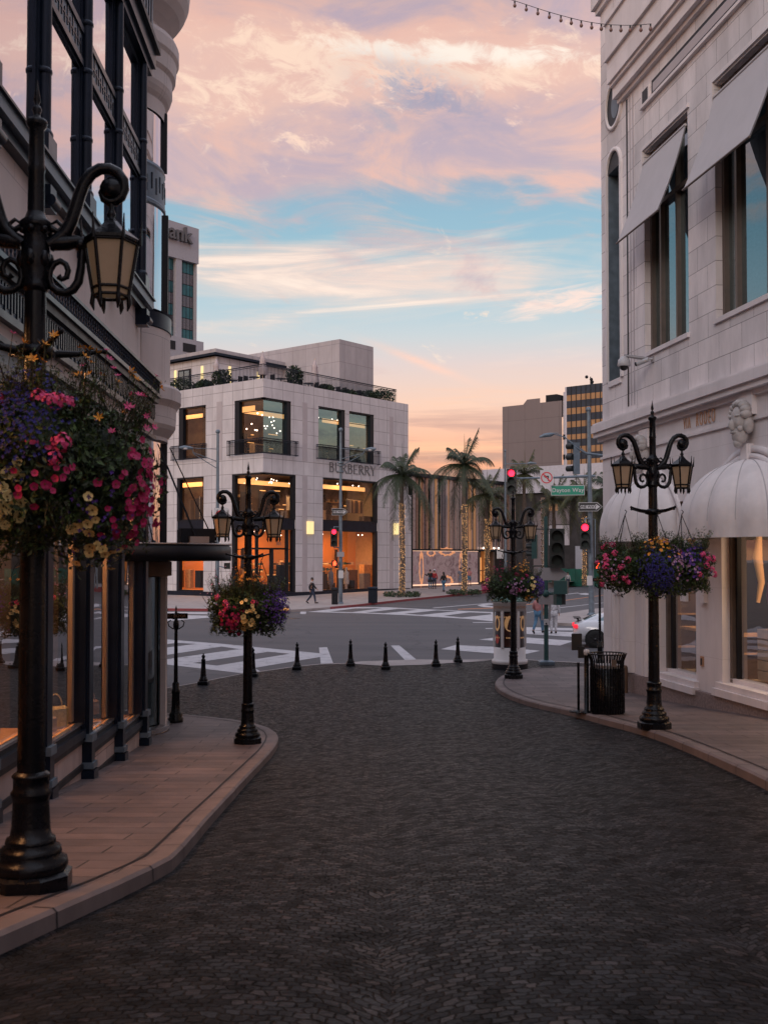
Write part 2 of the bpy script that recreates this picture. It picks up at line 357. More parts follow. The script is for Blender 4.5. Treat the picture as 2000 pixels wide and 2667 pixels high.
    def build(s, name, parent=None, origin=None, weld=False, world=False):
        me = bpy.data.meshes.new(name)
        o3 = V(origin) if origin else V((0, 0, 0))
        me.from_pydata([tuple(V(p)-o3) for p in s.v], [], s.f)
        for m in s.mats: me.materials.append(MATS[m])
        me.polygons.foreach_set('material_index', s.m); me.polygons.foreach_set('use_smooth', s.sm)
        uvl = me.uv_layers.new(name='UVMap'); data = uvl.data
        for p in me.polygons:
            n = p.normal
            if abs(n.z) > .8: tu, tv = V((1, 0, 0)), V((0, 1, 0))
            else:
                tu = V((-n.y, n.x, 0)).normalized() if (abs(n.x)+abs(n.y)) > 1e-6 else V((1, 0, 0)); tv = V((0, 0, 1))
            for li in p.loop_indices:
                co = me.vertices[me.loops[li].vertex_index].co + o3
                data[li].uv = (co.dot(tu), co.dot(tv))
        if weld:
            bm = bmesh.new(); bm.from_mesh(me); bmesh.ops.remove_doubles(bm, verts=bm.verts, dist=1e-4); bm.to_mesh(me); bm.free()
        me.update()
        ob = bpy.data.objects.new(name, me); COL.objects.link(ob); ob.location = o3; WL[ob.name] = o3
        if parent is not None:
            ob.parent = parent
            pl = WL.get(parent.name, V((0, 0, 0))) if world else V((0, 0, 0))
            ob.location = o3 - pl; WL[ob.name] = pl + ob.location
        return ob
def tag(o, label=None, cat=None, group=None, kind=None):
    if label: o['label'] = label
    if cat: o['category'] = cat
    if group: o['group'] = group
    if kind: o['kind'] = kind
    return o
def thing(name, label, cat, loc=(0, 0, 0), rz=0, group=None):
    o = bpy.data.objects.new(name, None); COL.objects.link(o); o.location = loc; o.rotation_euler = (0, 0, rz); o.empty_display_size = .2; WL[o.name] = V(loc)
    return tag(o, label, cat, group)
def copy_thing(o, loc, rz=0, label=None, scale=None):
    r = o.copy(); COL.objects.link(r); r.location = loc; r.rotation_euler = (0, 0, rz)
    if label: r['label'] = label
    if scale: r.scale = (scale,)*3
    def rec(src, dst):
        for ch in [x for x in src.children]:
            c = ch.copy(); COL.objects.link(c); c.parent = dst; rec(ch, c)
    rec(o, r); return r
def text_mb(txt, size, m, depth=.01, bold=0, spacing=1.0):
    cu = bpy.data.curves.new('t', 'FONT'); cu.body = txt; cu.size = size; cu.extrude = depth/2; cu.offset = bold; cu.align_x = 'CENTER'; cu.align_y = 'CENTER'; cu.space_character = spacing
    cu.resolution_u = 3
    ob = bpy.data.objects.new('t', cu); COL.objects.link(ob); me = bpy.data.meshes.new_from_object(ob)
    b = MB(); b.v = [tuple(v.co) for v in me.vertices]; k = b.mi(m)
    for p in me.polygons: b.f.append(tuple(p.vertices)); b.m.append(k); b.sm.append(False)
    bpy.data.objects.remove(ob); bpy.data.curves.remove(cu); bpy.data.meshes.remove(me); return b
class Fac:
    """a vertical facade plane: origin o, horizontal direction d, outward normal n"""
    def __init__(s, o, d, flip=1):
        s.o = V((o[0], o[1], 0)); s.d = V((d[0], d[1], 0)).normalized(); s.n = V((s.d.y, -s.d.x, 0))*flip
    def P(s, a, z, dep=0): return s.o+s.d*a+s.n*dep+V((0, 0, z))
    def sz(s, px, py, dep=0):
        r = ray(px, py); o = s.o+s.n*dep; t = (o-EYE).dot(s.n)/r.dot(s.n); p = EYE+r*t
        return (p-s.o).dot(s.d), p.z
    def box(s, b, s0, s1, z0, z1, d0, d1, m):
        if s0 > s1: s0, s1 = s1, s0
        if d0 > d1: d0, d1 = d1, d0
        M3 = Matrix((s.d, s.n, V((0, 0, 1)))).transposed()
        b.box(s.P((s0+s1)/2, (z0+z1)/2, (d0+d1)/2), (s1-s0, d1-d0, z1-z0), m, M=M3)
    def quad(s, b, s0, s1, z0, z1, dep, m):
        q = [s.P(s0, z0, dep), s.P(s1, z0, dep), s.P(s1, z1, dep), s.P(s0, z1, dep)]
        b.face(q, m)
    def wall(s, b, s0, s1, z0, z1, holes, m, reveal=.4, mrev=None, dep=0):
        """wall sheet with rectangular openings and their reveals; hole=(s0,s1,z0,z1)"""
        holes = [tuple(sorted(h[:2]))+tuple(h[2:4]) for h in holes]
        S = sorted({s0, s1, *[max(s0, min(s1, h[i])) for h in holes for i in (0, 1)]}); Z = sorted({z0, z1, *[max(z0, min(z1, h[i])) for h in holes for i in (2, 3)]})
        for i in range(len(S)-1):
            zs = None
            for j in range(len(Z)-1):
                cs, cz = (S[i]+S[i+1])/2, (Z[j]+Z[j+1])/2
                hit = any(h[0] < cs < h[1] and h[2] < cz < h[3] for h in holes)
                if not hit and zs is None: zs = Z[j]
                if hit and zs is not None: s.quad(b, S[i], S[i+1], zs, Z[j], dep, m); zs = None
            if zs is not None: s.quad(b, S[i], S[i+1], zs, Z[-1], dep, m)
        for h in holes:
            a, c, e, g = h; mr = mrev or m
            for p, q in (((a, e), (a, g)), ((c, g), (c, e)), ((a, g), (c, g)), ((c, e), (a, e))):
                if p[0] == q[0] == 0 and a == 0: continue
                b.face([s.P(p[0], p[1], dep), s.P(q[0], q[1], dep), s.P(q[0], q[1], dep-reveal), s.P(p[0], p[1], dep-reveal)], mr)
# ------------------------------------------------------------------ sky
def build_world():
    w = bpy.data.worlds.new('World'); SC.world = w; w.use_nodes = True
    N, L = w.node_tree.nodes, w.node_tree.links
    out = N['World Output']; bg = N['Background']
    tc = N.new('ShaderNodeTexCoord'); sep = N.new('ShaderNodeSeparateXYZ'); L.new(tc.outputs['Generated'], sep.inputs[0])
    def M(op, a, b=None, c=None, clamp=False):
        n = N.new('ShaderNodeMath'); n.operation = op; n.use_clamp = clamp
        for i, x in enumerate((a, b, c)):
            if x is None: continue
            if isinstance(x, (int, float)): n.inputs[i].default_value = x
            else: L.new(x, n.inputs[i])
        return n.outputs[0]
    def smooth(x, a, b, lo=0, hi=1):
        n = N.new('ShaderNodeMapRange'); n.interpolation_type = 'SMOOTHSTEP'; L.new(x, n.inputs['Value'])
        for k, q in zip(('From Min', 'From Max', 'To Min', 'To Max'), (a, b, lo, hi)): n.inputs[k].default_value = q
        return n.outputs['Result']
    def noise(vec, scale, detail=6, rough=.55, dist=0, w=None):
        n = N.new('ShaderNodeTexNoise'); n.inputs['Scale'].default_value = scale; n.inputs['Detail'].default_value = detail
        n.inputs['Roughness'].default_value = rough; n.inputs['Distortion'].default_value = dist; L.new(vec, n.inputs['Vector']); return n.outputs['Fac']
    def vec(a, b, c):
        n = N.new('ShaderNodeCombineXYZ')
        for i, x in enumerate((a, b, c)):
            if isinstance(x, (int, float)): n.inputs[i].default_value = x
            else: L.new(x, n.inputs[i])
        return n.outputs[0]
    def mixc(f, a, b):
        n = N.new('ShaderNodeMix'); n.data_type = 'RGBA'
        if isinstance(f, (int, float)): n.inputs[0].default_value = f
        else: L.new(f, n.inputs[0])
        for i, x in ((6, a), (7, b)):
            if isinstance(x, tuple): n.inputs[i].default_value = (*x, 1)
            else: L.new(x, n.inputs[i])
        return n.outputs[2]
    x, y, z = sep.outputs
    az = M('ARCTAN2', x, y)                      # 0 = the street's direction
    el = M('ARCSINE', z)
    elp = M('MAXIMUM', el, 0.0)
    # cloud-deck coordinates: a horizontal layer seen from below
    den = M('ADD', M('MAXIMUM', z, 0.0), .12)
    cx, cy = M('DIVIDE', x, den), M('DIVIDE', y, den)
    # base gradient by elevation
    r = N.new('ShaderNodeValToRGB'); L.new(M('DIVIDE', elp, 1.5707, clamp=True), r.inputs['Fac'])
    e = r.color_ramp.elements; e[0].position = 0; e[0].color = (*C(196, 140, 135), 1); e[1].position = 1; e[1].color = (*C(120, 130, 160), 1)
    for p, c in [(p/1.5707, c) for p, c in ((.065, (240, 150, 118)), (.10, (248, 176, 142)), (.14, (244, 200, 178)), (.18, (226, 204, 200)), (.205, (206, 208, 210)), (.235, (186, 204, 212)), (.28, (164, 194, 206)), (.315, (158, 188, 203)), (.35, (170, 176, 192)), (.42, (150, 165, 190)), (.465, (118, 150, 174)), (.6, (112, 136, 165)))]:
        q = e.new(p); q.color = (*C(*c), 1)
    col = r.outputs['Color']
    # warm low streaks
    v1 = vec(M('MULTIPLY', az, 3.2), M('MULTIPLY', el, 46), 1.0)
    n1 = noise(v1, 1.15, 5, .6, .5)
    m1 = M('MULTIPLY', smooth(n1, .40, .60), smooth(el, .155, .105))
    col = mixc(M('MULTIPLY', m1, .75), col, C(178, 120, 122))
    n1b = noise(vec(M('MULTIPLY', az, 3.0), M('MULTIPLY', el, 40), 7.3), 1.3, 5, .6, .4)
    col = mixc(M('MULTIPLY', M('MULTIPLY', smooth(n1b, .50, .68), smooth(el, .19, .11)), .8), col, C(255, 196, 158))
    # thin high veil over the middle of the sky
    v2 = vec(M('MULTIPLY', az, 2.4), M('MULTIPLY', M('ADD', el, M('MULTIPLY', az, .12)), 9.5), 3.1)
    n2 = noise(v2, 1.2, 8, .58, .8)
    # soft shaped cloud bands by elevation and azimuth
    def band(c, wdt, az0=0, azw=9, tilt=0.0):
        d = M('DIVIDE', M('SUBTRACT', el, M('ADD', M('MULTIPLY', M('SUBTRACT', az, az0), tilt), c)), wdt)
        g = M('POWER', 2.718, M('MULTIPLY', M('MULTIPLY', d, d), -1))
        if azw < 5:
            a = M('DIVIDE', M('SUBTRACT', az, az0), azw); g = M('MULTIPLY', g, M('POWER', 2.718, M('MULTIPLY', M('MULTIPLY', a, a), -1)))
        return g
    # cream bank in the middle
    nS = noise(vec(M('MULTIPLY', az, 3.0), M('MULTIPLY', M('ADD', el, M('MULTIPLY', az, -.06)), 24), 4.4), 1.5, 8, .6, .9)
    b1 = M('ADD', band(.254, .042, -.03, .27, -.03), M('MULTIPLY', band(.210, .012, -.16, .10, .0), .55))
    m2 = smooth(M('ADD', M('ADD', M('MULTIPLY', b1, .62), M('MULTIPLY', M('SUBTRACT', n2, .5), .9)), M('MULTIPLY', M('SUBTRACT', nS, .5), 1.1)), .12, .72)
    col = mixc(M('MULTIPLY', m2, .95), col, C(250, 218, 200))
    m2b = smooth(M('ADD', M('MULTIPLY', b1, .5), M('MULTIPLY', M('SUBTRACT', nS, .5), 1.6)), .42, .80)
    col = mixc(m2b, col, C(255, 236, 220))
    # long streak right of it
    n3 = noise(vec(M('MULTIPLY', az, 7), M('MULTIPLY', M('SUBTRACT', el, M('MULTIPLY', az, .14)), 44), 9.0), 2.0, 8, .65, .8)
    b2 = band(.232, .013, .16, .075, .14)
    col = mixc(smooth(M('ADD', M('MULTIPLY', b2, .62), M('MULTIPLY', M('SUBTRACT', n3, .5), 1.3)), .26, .62), col, C(250, 222, 208))
    # contrail
    b3 = band(.180, .0040, .035, .040, -.38)
    col = mixc(M('MULTIPLY', b3, M('MULTIPLY', n3, 1.3)), col, C(255, 205, 182))
    # pink-lavender sheet with blue pockets showing through
    v4 = vec(M('MULTIPLY', az, 4.2), M('MULTIPLY', M('ADD', el, M('MULTIPLY', az, .10)), 13), 5.0)
    n4 = noise(v4, 1.35, 8, .58, .9)
    up = M('SUBTRACT', el, M('MULTIPLY', band(.30, .2, .12, .07, 0), .03))
    m4 = smooth(M('ADD', M('MULTIPLY', smooth(up, .262, .365), .95), M('MULTIPLY', M('SUBTRACT', n4, .5), 2.7)), .15, .85)
    m4 = M('MULTIPLY', m4, smooth(el, .53, .47, .35, 1))
    col = mixc(M('MULTIPLY', m4, .93), col, C(230, 192, 180))
    nL = noise(vec(M('MULTIPLY', az, 5), M('MULTIPLY', el, 10), 11.0), 1.5, 6, .6, .8)
    col = mixc(M('MULTIPLY', M('MULTIPLY', m4, smooth(nL, .42, .62)), .55), col, C(178, 168, 190))
    col = mixc(M('MULTIPLY', M('MULTIPLY', m4, smooth(nL, .48, .34)), .6), col, C(245, 196, 172))
    # bright ragged cloud high up
    v5 = vec(az, M('MULTIPLY', M('ADD', el, M('MULTIPLY', az, .10)), 1.9), 2.0)
    n5 = noise(v5, 8.0, 8, .62, .6)
    n6 = noise(v5, 26.0, 9, .68, .7)
    n7 = noise(v5, 60.0, 6, .6, .4)
    b4 = M('ADD', M('MULTIPLY', band(.436, .030, .05, .38, -.05), 1.0), M('MULTIPLY', band(.405, .042, -.16, .15, 0), .85))
    b4 = M('MINIMUM', b4, 1.15)
    mA = smooth(M('ADD', M('MULTIPLY', b4, .9), M('MULTIPLY', M('SUBTRACT', n5, .5), 1.6)), .15, .85)
    col = mixc(M('MULTIPLY', mA, .88), col, C(242, 202, 182))
    mP = smooth(M('ADD', M('ADD', M('MULTIPLY', b4, .42), M('MULTIPLY', M('SUBTRACT', n5, .5), 1.1)), M('MULTIPLY', M('SUBTRACT', n6, .5), 1.9)), .26, .66)
    col = mixc(M('MULTIPLY', mP, .9), col, C(255, 226, 202))
    m6 = smooth(M('ADD', M('ADD', M('MULTIPLY', band(.442, .015, .08, .19, -.06), .7), M('MULTIPLY', M('SUBTRACT', n5, .5), .9)), M('MULTIPLY', M('SUBTRACT', n6, .5), 1.0)), .40, .78)
    col = mixc(m6, col, C(255, 241, 226))
    hl = M('MULTIPLY', band(.412, .020, .035, .055, -.25), smooth(n6, .40, .58))
    col = mixc(M('MULTIPLY', hl, .8), col, C(160, 160, 184))
    # small puffs under it
    pf = M('MULTIPLY', smooth(M('ADD', M('MULTIPLY', n7, .6), M('MULTIPLY', n6, .4)), .52, .62), M('MULTIPLY', smooth(el, .355, .385), smooth(el, .44, .41)))
    col = mixc(M('MULTIPLY', pf, M('MULTIPLY', smooth(n5, .47, .56), .75)), col, C(255, 220, 198))
    # scattered cloud overhead, behind and beside the view
    m8 = M('MULTIPLY', smooth(n5, .45, .70), smooth(el, .52, .66))
    col = mixc(M('MULTIPLY', m8, .7), col, C(224, 190, 188))
    gm = N.new('ShaderNodeGamma'); L.new(col, gm.inputs['Color']); gm.inputs['Gamma'].default_value = 1.36; col = gm.outputs[0]
    ov = N.new('ShaderNodeVectorMath'); ov.operation = 'SCALE'; L.new(col, ov.inputs[0]); L.new(smooth(el, .52, .85, 1.0, OVERHEAD), ov.inputs['Scale'])  # brightness added to the sky above the view to light the walls
    col = mixc(smooth(el, .52, .8, 0, .6), ov.outputs[0], (.94, 1.08, 1.28))  # cool tint added up there to neutralise the light's pink cast
    # the afterglow side (behind the street's left) is a little warmer
    sky = N.new('ShaderNodeTexSky'); sky.sky_type = 'NISHITA'; sky.sun_disc = False
    sky.sun_elevation = SUN_EL; sky.sun_rotation = SUN_ROT; sky.air_density = 1.0; sky.dust_density = 1.0
    a = N.new('ShaderNodeVectorMath'); a.operation = 'MULTIPLY_ADD'
    L.new(sky.outputs['Color'], a.inputs[0]); a.inputs[1].default_value = (.05, .05, .05)
    sc = N.new('ShaderNodeVectorMath'); sc.operation = 'SCALE'; sc.inputs['Scale'].default_value = .95; L.new(col, sc.inputs[0])
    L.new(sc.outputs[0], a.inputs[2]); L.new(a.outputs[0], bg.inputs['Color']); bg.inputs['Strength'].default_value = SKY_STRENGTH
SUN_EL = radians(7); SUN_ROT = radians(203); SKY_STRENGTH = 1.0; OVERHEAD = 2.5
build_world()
sl = bpy.data.lights.new('sun', 'SUN'); sl.energy = .9; sl.angle = radians(25); sl.color = (1.0, .90, .85)
so = bpy.data.objects.new('sun', sl); COL.objects.link(so)
# low pink after-light coming from behind the camera, a little to its left
sd = V((sin(radians(203))*cos(radians(24)), cos(radians(203))*cos(radians(24)), sin(radians(24))))
so.rotation_euler = (-sd).to_track_quat('-Z', 'Y').to_euler()
SC.view_settings.view_transform = 'Standard'; SC.view_settings.look = 'None'; SC.view_settings.exposure = 0; SC.view_settings.gamma = 1
SC.cycles.max_bounces = 6; SC.cycles.transparent_max_bounces = 12; SC.cycles.use_denoising = True; SC.cycles.sample_clamp_indirect = 6
SC.cycles.caustics_reflective = False; SC.cycles.caustics_refractive = False
def area(name, loc, size, power, col, rot=(0, 0, 0), size_y=None):
    l = bpy.data.lights.new(name, 'AREA'); l.energy = power; l.color = col; l.size = size
    if size_y: l.shape = 'RECTANGLE'; l.size_y = size_y
    o = bpy.data.objects.new(name, l); COL.objects.link(o); o.location = loc; o.rotation_euler = rot; return o

# ------------------------------------------------------------------ ground heights
ZL = [(-30, 3.6), (-8, 2.5), (0, 1.85), (5.7, 1.28), (7.2, 1.10), (8.4, .95), (10.3, .74), (13.7, .40), (17.9, .09), (20.5, .014), (400, .014)]
ZR = [(-30, 3.7), (-8, 2.6), (0, 1.9), (8, 1.2), (11.3, .95), (13.3, .80), (15.2, .67), (16.5, .60), (17.35, .55), (18.8, .45), (19.9, .38), (21.55, .27), (22.9, .18), (24.2, .12), (26, .06), (28.5, .014), (400, .014)]
def lerp(T, y):
    if y <= T[0][0]: return T[0][1]
    for (a, p), (b, q) in zip(T, T[1:]):
        if y <= b:
            t = (y-a)/(b-a); return p+(q-p)*t
    return T[-1][1]
def zsm(T, y): return sum(lerp(T, y+k*.22) for k in (-2, -1, 0, 1, 2))/5
def gz(x, y):
    t = max(0, min(1, (x+2.0)/6.0)); return max(.012, zsm(ZL, y)*(1-t)+zsm(ZR, y)*t)
def on_ground(px, py, dz=0):
    """where the ray meets the alley's own ground (plus dz)"""
    r = ray(px, py); t = 2.0
    for i in range(4000):
        p = EYE+r*t
        if p.z <= gz(p.x, p.y)+dz: return p
        t += .01 if t < 40 else .05
    return p
def clip_poly_grid(b, ring, z, m, cell=.5):
    """terrain-following sheet cut to a polygon: grid cells clipped to the outline"""
    bm = bmesh.new(); vs = [bm.verts.new((p[0], p[1], 0)) for p in ring]
    for t in tessellate_polygon([[V((p[0], p[1], 0)) for p in ring]]):
        try: bm.faces.new([vs[i] for i in t])
        except ValueError: pass
    ys = [p[1] for p in ring]; xs = [p[0] for p in ring]
    y = math.floor(min(ys)/cell)*cell
    while y < max(ys):
        bmesh.ops.bisect_plane(bm, geom=bm.verts[:]+bm.edges[:]+bm.faces[:], plane_co=(0, y, 0), plane_no=(0, 1, 0)); y += cell
    x = -2.0
    for x in (-2.0, 0, 2.0, 4.0):
        if min(xs) < x < max(xs): bmesh.ops.bisect_plane(bm, geom=bm.verts[:]+bm.edges[:]+bm.faces[:], plane_co=(x, 0, 0), plane_no=(1, 0, 0))
    bm.verts.index_update(); i = len(b.v); k = b.mi(m)
    b.v += [(v.co.x, v.co.y, z(v.co.x, v.co.y)) for v in bm.verts]
    for f in bm.faces:
        q = [v.index+i for v in f.verts]
        if f.normal.z < 0: q = q[::-1]
        b.f.append(tuple(q)); b.m.append(k); b.sm.append(False)
    bm.free()

# ground sheet to the horizon, road, alley paving
g = MB(); g.poly([[(-900, -300), (900, -300), (900, 1500), (-900, 1500)]], -.35, 'concrete'); tag(g.build('ground'), kind='structure')
EDGE = [(x, y) for x, y in [(-40, 20.0), (-14, 22.5)]] + [tuple(on_z(px, py).xy) for px, py in ((300, 1812), (439, 1792), (520, 1778), (629, 1756), (677, 1750), (765, 1737.5), (834, 1730.5), (942, 1727), (1089, 1722), (1284, 1718), (1377, 1719.5), (1497, 1726))] + [(9.5, 33.2), (40, 33.2)]
g = MB(); g.poly([[(-400, 19.9)] + [(-40, 20)] + EDGE[1:] + [(400, 33.2), (400, 700), (-400, 700)]], 0.0, 'asphalt')
tag(g.build('road'), kind='structure')
g = MB(); clip_poly_grid(g, [(-14, -10), (14, -10), (14, 33.2)] + EDGE[::-1][1:-1], gz, 'cobbles', .5)
tag(g.build('alley_paving'), kind='structure')
# pale concrete apron strip along the edge of the cobbles
g = MB(); top = EDGE[1:-1]
for (a, b2) in zip(top, top[1:]):
    g.face([(a[0], a[1]-.14, gz(a[0], a[1])+.004), (b2[0], b2[1]-.14, gz(*b2)+.004), (b2[0], b2[1]+.05, .016), (a[0], a[1]+.05, .016)], 'concrete')
g.poly([[tuple(on_z(px, py).xy) for px, py in ((900, 1729), (1000, 1736), (1100, 1733), (1280, 1722), (1089, 1719), (942, 1724))]], .022, 'concrete')
tag(g.build('kerb_strip'), kind='structure')
def sidewalk(name, kerb_px, inner, rise=.13, side=1, pre=(), post=()):
    """kerb_px: image points along the kerb's foot; inner: far outline (x,y)"""
    foot = [on_ground(px, py) for px, py in kerb_px]
    foot = [V((*q, 0)) for q in pre] + [V((p.x, p.y, 0)) for p in foot]
    pts = []
    for a, b2 in zip(foot, foot[1:]):
        n = max(1, int((b2-a).length/.5))
        pts += [a.lerp(b2, i/n) for i in range(n)]
    pts.append(foot[-1])
    for _ in range(3): pts = [pts[0]] + [(pts[i-1]+pts[i]*2+pts[i+1])/4 if (side == -1 or pts[i].y > 15) else pts[i] for i in range(1, len(pts)-1)] + [pts[-1]]
    nr = []
    for i in range(len(pts)):
        t = (pts[min(i+1, len(pts)-1)]-pts[max(i-1, 0)]).normalized(); nr.append(V((t.y, -t.x, 0))*-side)
    zt = lambda x, y: gz(x, y)+rise
    kb = MB(); w = .16
    def at(p, n, o, dz): q = p+n*o; return V((q.x, q.y, gz(q.x, q.y)+dz))
    rows = [[at(p, n, o, dz) for p, n in zip(pts, nr)] for o, dz in ((0, -.06), (.006, rise-.025), (.03, rise), (w, rise+.002))]
    # per-stone uv comes from the world mapping; joints are cut by thin gaps
    kb.grid(rows, 'kerb_stone', False)
    acc = 0
    for i in range(1, len(pts)):
        seg = (pts[i]-pts[i-1]).length; acc += seg
        if acc > .85:
            acc = 0; p, n = pts[i], nr[i]; t = V((-n.y, n.x, 0))*.007
            pr = [(-.003, -.05), (.003, rise-.022), (.028, rise+.003), (w, rise+.005)]
            for (o0, d0), (o1, d1) in zip(pr, pr[1:]): kb.face([at(p-t, n, o0, d0), at(p+t, n, o0, d0), at(p+t, n, o1, d1), at(p-t, n, o1, d1)], 'soffit_dark')
    k = kb.build(name.replace('sidewalk', 'kerb') if False else 'kerb'); tag(k, kind='structure')
    lip = [(p+n*(w-.002)) for p, n in zip(pts, nr)]
    ring = [(p.x, p.y) for p in lip] + list(inner)
    sw = MB(); clip_poly_grid(sw, ring, lambda x, y: gz(x, y)+rise, 'pavers', .5)
    tag(sw.build('sidewalk'), kind='structure')
    # drainage slot line beside the kerb
    ln = MB(); rows = [[at(p, n, o, rise+.006) for p, n in zip(pts, nr)] for o in (w+.05, w+.075)]
    ln.grid(rows, 'soffit_dark', False); tag(ln.build('pavement_joint'), kind='structure')
    return pts
KL = sidewalk('s', [(-420, 2700), (-120, 2552), (0, 2489), (150, 2419), (307, 2345), (400, 2298), (450, 2270), (480, 2238), (542, 2160), (627, 2062), (705, 1976), (728, 1945), (733, 1925), (716, 1907), (680, 1897), (627, 1889), (540, 1878), (446, 1872), (380, 1866)], [(-9, 22.6), (-9, -6), (-2.6, -6)], .12, 1, pre=((-2.5, -5), (-2.45, 0), (-2.4, 3.0)))
KR = sidewalk('s', [(2400, 2330), (2200, 2190), (2000, 2059), (1880, 2001), (1780, 1955), (1714, 1928), (1664, 1912), (1581, 1892), (1535, 1877), (1462, 1859), (1399, 1845), (1349, 1832), (1312, 1816), (1287, 1800), (1285, 1785), (1300, 1770), (1345, 1755), (1400, 1749)], [(4.9, 31.9), (6.5, 32.6), (12, 32.6), (12, -6), (4.3, -6)], .12, -1, pre=((4.0, -5), (4.0, 1.0), (4.0, 6.0)))

# ------------------------------------------------------------------ road markings (sheets 4 mm above the asphalt)
def zm(o, s, pts, z=0.0): return [tuple(on_z(o[0]+x/s, o[1]+y/s, z).xy) for x, y in pts]
def mark(name, rings, m='marking', z=.005):
    b = MB(); b.poly(rings, z, m); return tag(b.build(name), kind='structure')
o, s = (400, 1620), 3.318
mark('crosswalk', [zm(o, s, [(-600, 95), (600, 190), (1440, 272), (1440, 303), (870, 398), (925, 428), (760, 443), (200, 378), (-600, 300)]),
     zm(o, s, [(590, 213), (740, 235), (80, 327), (-60, 312)]), zm(o, s, [(990, 258), (1180, 275), (550, 378), (340, 355)]), zm(o, s, [(200, 181), (370, 190), (-330, 278), (-450, 264)])])
mark('stop_line', [zm(o, s, [(1430, 222), (1500, 220), (1552, 357), (1445, 362)])], z=.009)
mark('stop_line', [zm((400, 1500), 1.8433, [(1138, 335), (1180, 335), (1272, 412), (1215, 414)])], z=.009)
o, s = (1030, 1560), 3.0164
mark('crosswalk', [zm(o, s, [(85, 412), (215, 385), (520, 320), (760, 275), (1020, 222), (1640, 236), (2100, 250), (2100, 300), (1640, 300), (1380, 355), (1150, 435), (1040, 470), (1000, 480), (760, 487), (400, 460), (135, 437)]),
     zm(o, s, [(355, 395), (470, 363), (800, 378), (1135, 408), (1030, 432), (760, 428)]), zm(o, s, [(655, 320), (850, 295), (1020, 303), (1400, 330), (1290, 367), (1020, 347), (760, 328)]),
     zm(o, s, [(800, 262), (1040, 247), (1560, 268), (1600, 292), (1450, 302), (1020, 275)])])
o, s = (780, 1540), 3.0164
mark('crosswalk', [zm(o, s, [(60, 163), (250, 140), (450, 124), (700, 126), (1000, 142), (1700, 172), (1700, 252), (1300, 216), (880, 190), (520, 174)]),
     zm(o, s, [(235, 160), (440, 135), (650, 133), (410, 165)]), zm(o, s, [(520, 167), (780, 138), (930, 146), (665, 173)]), zm(o, s, [(820, 178), (1080, 150), (1240, 157), (960, 186)]), zm(o, s, [(1130, 193), (1330, 166), (1500, 172), (1510, 182), (1280, 206)])])
mark('lane_line', [zm(o, s, [(1040, 130), (1500, 92), (1500, 95), (1060, 133)])])
mark('lane_line', [zm(o, s, [(1360, 243), (1520, 243), (1520, 248), (1360, 248)])])
mark('lane_line', [zm(o, s, [(1460, 290), (1530, 290), (1530, 296), (1460, 296)])])
mark('road_arrow', [zm(o, s, [(1395, 112), (1440, 100), (1520, 95), (1520, 104), (1450, 110), (1520, 118), (1520, 128), (1440, 124)])])
mark('paint_patch', [zm(o, s, [(10, 160), (55, 160), (50, 180), (4, 178)])])
mark('lane_line', [zm((1260, 1500), 4.879, [(-330, 420), (90, 405), (940, 320), (1560, 235), (1560, 241), (940, 327), (90, 414), (-330, 428)])], 'line_orange')
mark('lane_line', [zm((1260, 1500), 4.879, [(530, 292), (1190, 213), (1210, 218), (530, 298)])])
mark('lane_line', [zm((1260, 1500), 4.879, [(540, 465), (900, 408), (1560, 335), (1560, 339), (900, 415), (540, 470)])])
mark('road_arrow', [zm((1260, 1500), 4.879, [(1190, 225), (1290, 218), (1400, 236), (1290, 242), (1230, 236)])])
o, s = (430, 1540), 4.74
mark('crosswalk', [zm(o, s, [(-900, 262), (150, 256), (640, 259), (640, 318), (230, 352), (-900, 440)]), zm(o, s, [(115, 292), (200, 278), (600, 285), (600, 304)])])

p_ = on_z(765, 1611, 0); b = MB(); b.lathe([(.42, .006), (.38, .010), (0, .011)], (p_.x, p_.y, 0), 'dark_frame', 24)
tag(b.build('manhole_cover'), 'dark round manhole cover in the asphalt beyond the first stop line', 'manhole cover')
# ================================================================== RIGHT BUILDING (limestone, awnings)
FR = Fac((9.7, 0), (-.1464, 1), 1)     # s runs away from the camera
if FR.n.x > 0: FR.n = -FR.n
RB = thing('limestone_building', 'pale limestone corner building with tilted window screens and scalloped awnings', 'building', (6.5, 25, 0))
sE = FR.sz(1570, 1400)[0]              # far corner
S = lambda px, py, dep=0: FR.sz(px, py, dep)
# levels
zc1 = S(1616, 223)[1]; zc2 = S(1630, 256)[1]
sP = S(1616, 223)[0]                   # where the main cornice dies into the corner pylon
zpyl = S(1568, 20)[1]+.9
winA = [S(1676, 401), S(1789, 286), S(1693, 919), S(1789, 868)]
A0, A1 = winA[0][0], winA[1][0]; Azt = (winA[0][1]+winA[1][1])/2; Azb = winA[3][1]
winB = [S(1859, 214), S(1869, 837)]
B0, B1 = winB[0][0], winB[0][0]-(A0-A1)*1.15; Bzt = Azt; Bzb = Azb
zco = S(1572, 1108)[1]; zcb = S(1572, 1150)[1]       # string cornice over the shops
pier = 4.4
aw1 = S(1690, 1400)[0]; aw2 = S(1955, 1400)[0]
w1 = (S(1812, 1700)[0], S(1716, 1700)[0]); w2 = (17.2, S(1880, 1700)[0])
w3 = (12.3, 15.9)
zsill1 = S(1768, 1767)[1]; zsill2 = S(1930, 1795)[1]
zaw = 3.4+(1452-1393)/2800*20
zfr = S(1789, 1135)[1]
wall = MB()
sN = -2.0
slot = (S(1584, 700)[0], S(1618, 700)[0], S(1600, 990)[1], S(1600, 440)[1])
holes = [(A0, A1, Azb, Azt), (B1, B0, Bzb, Bzt), (B1-4.9, B1-1.35, Bzb, Bzt)]
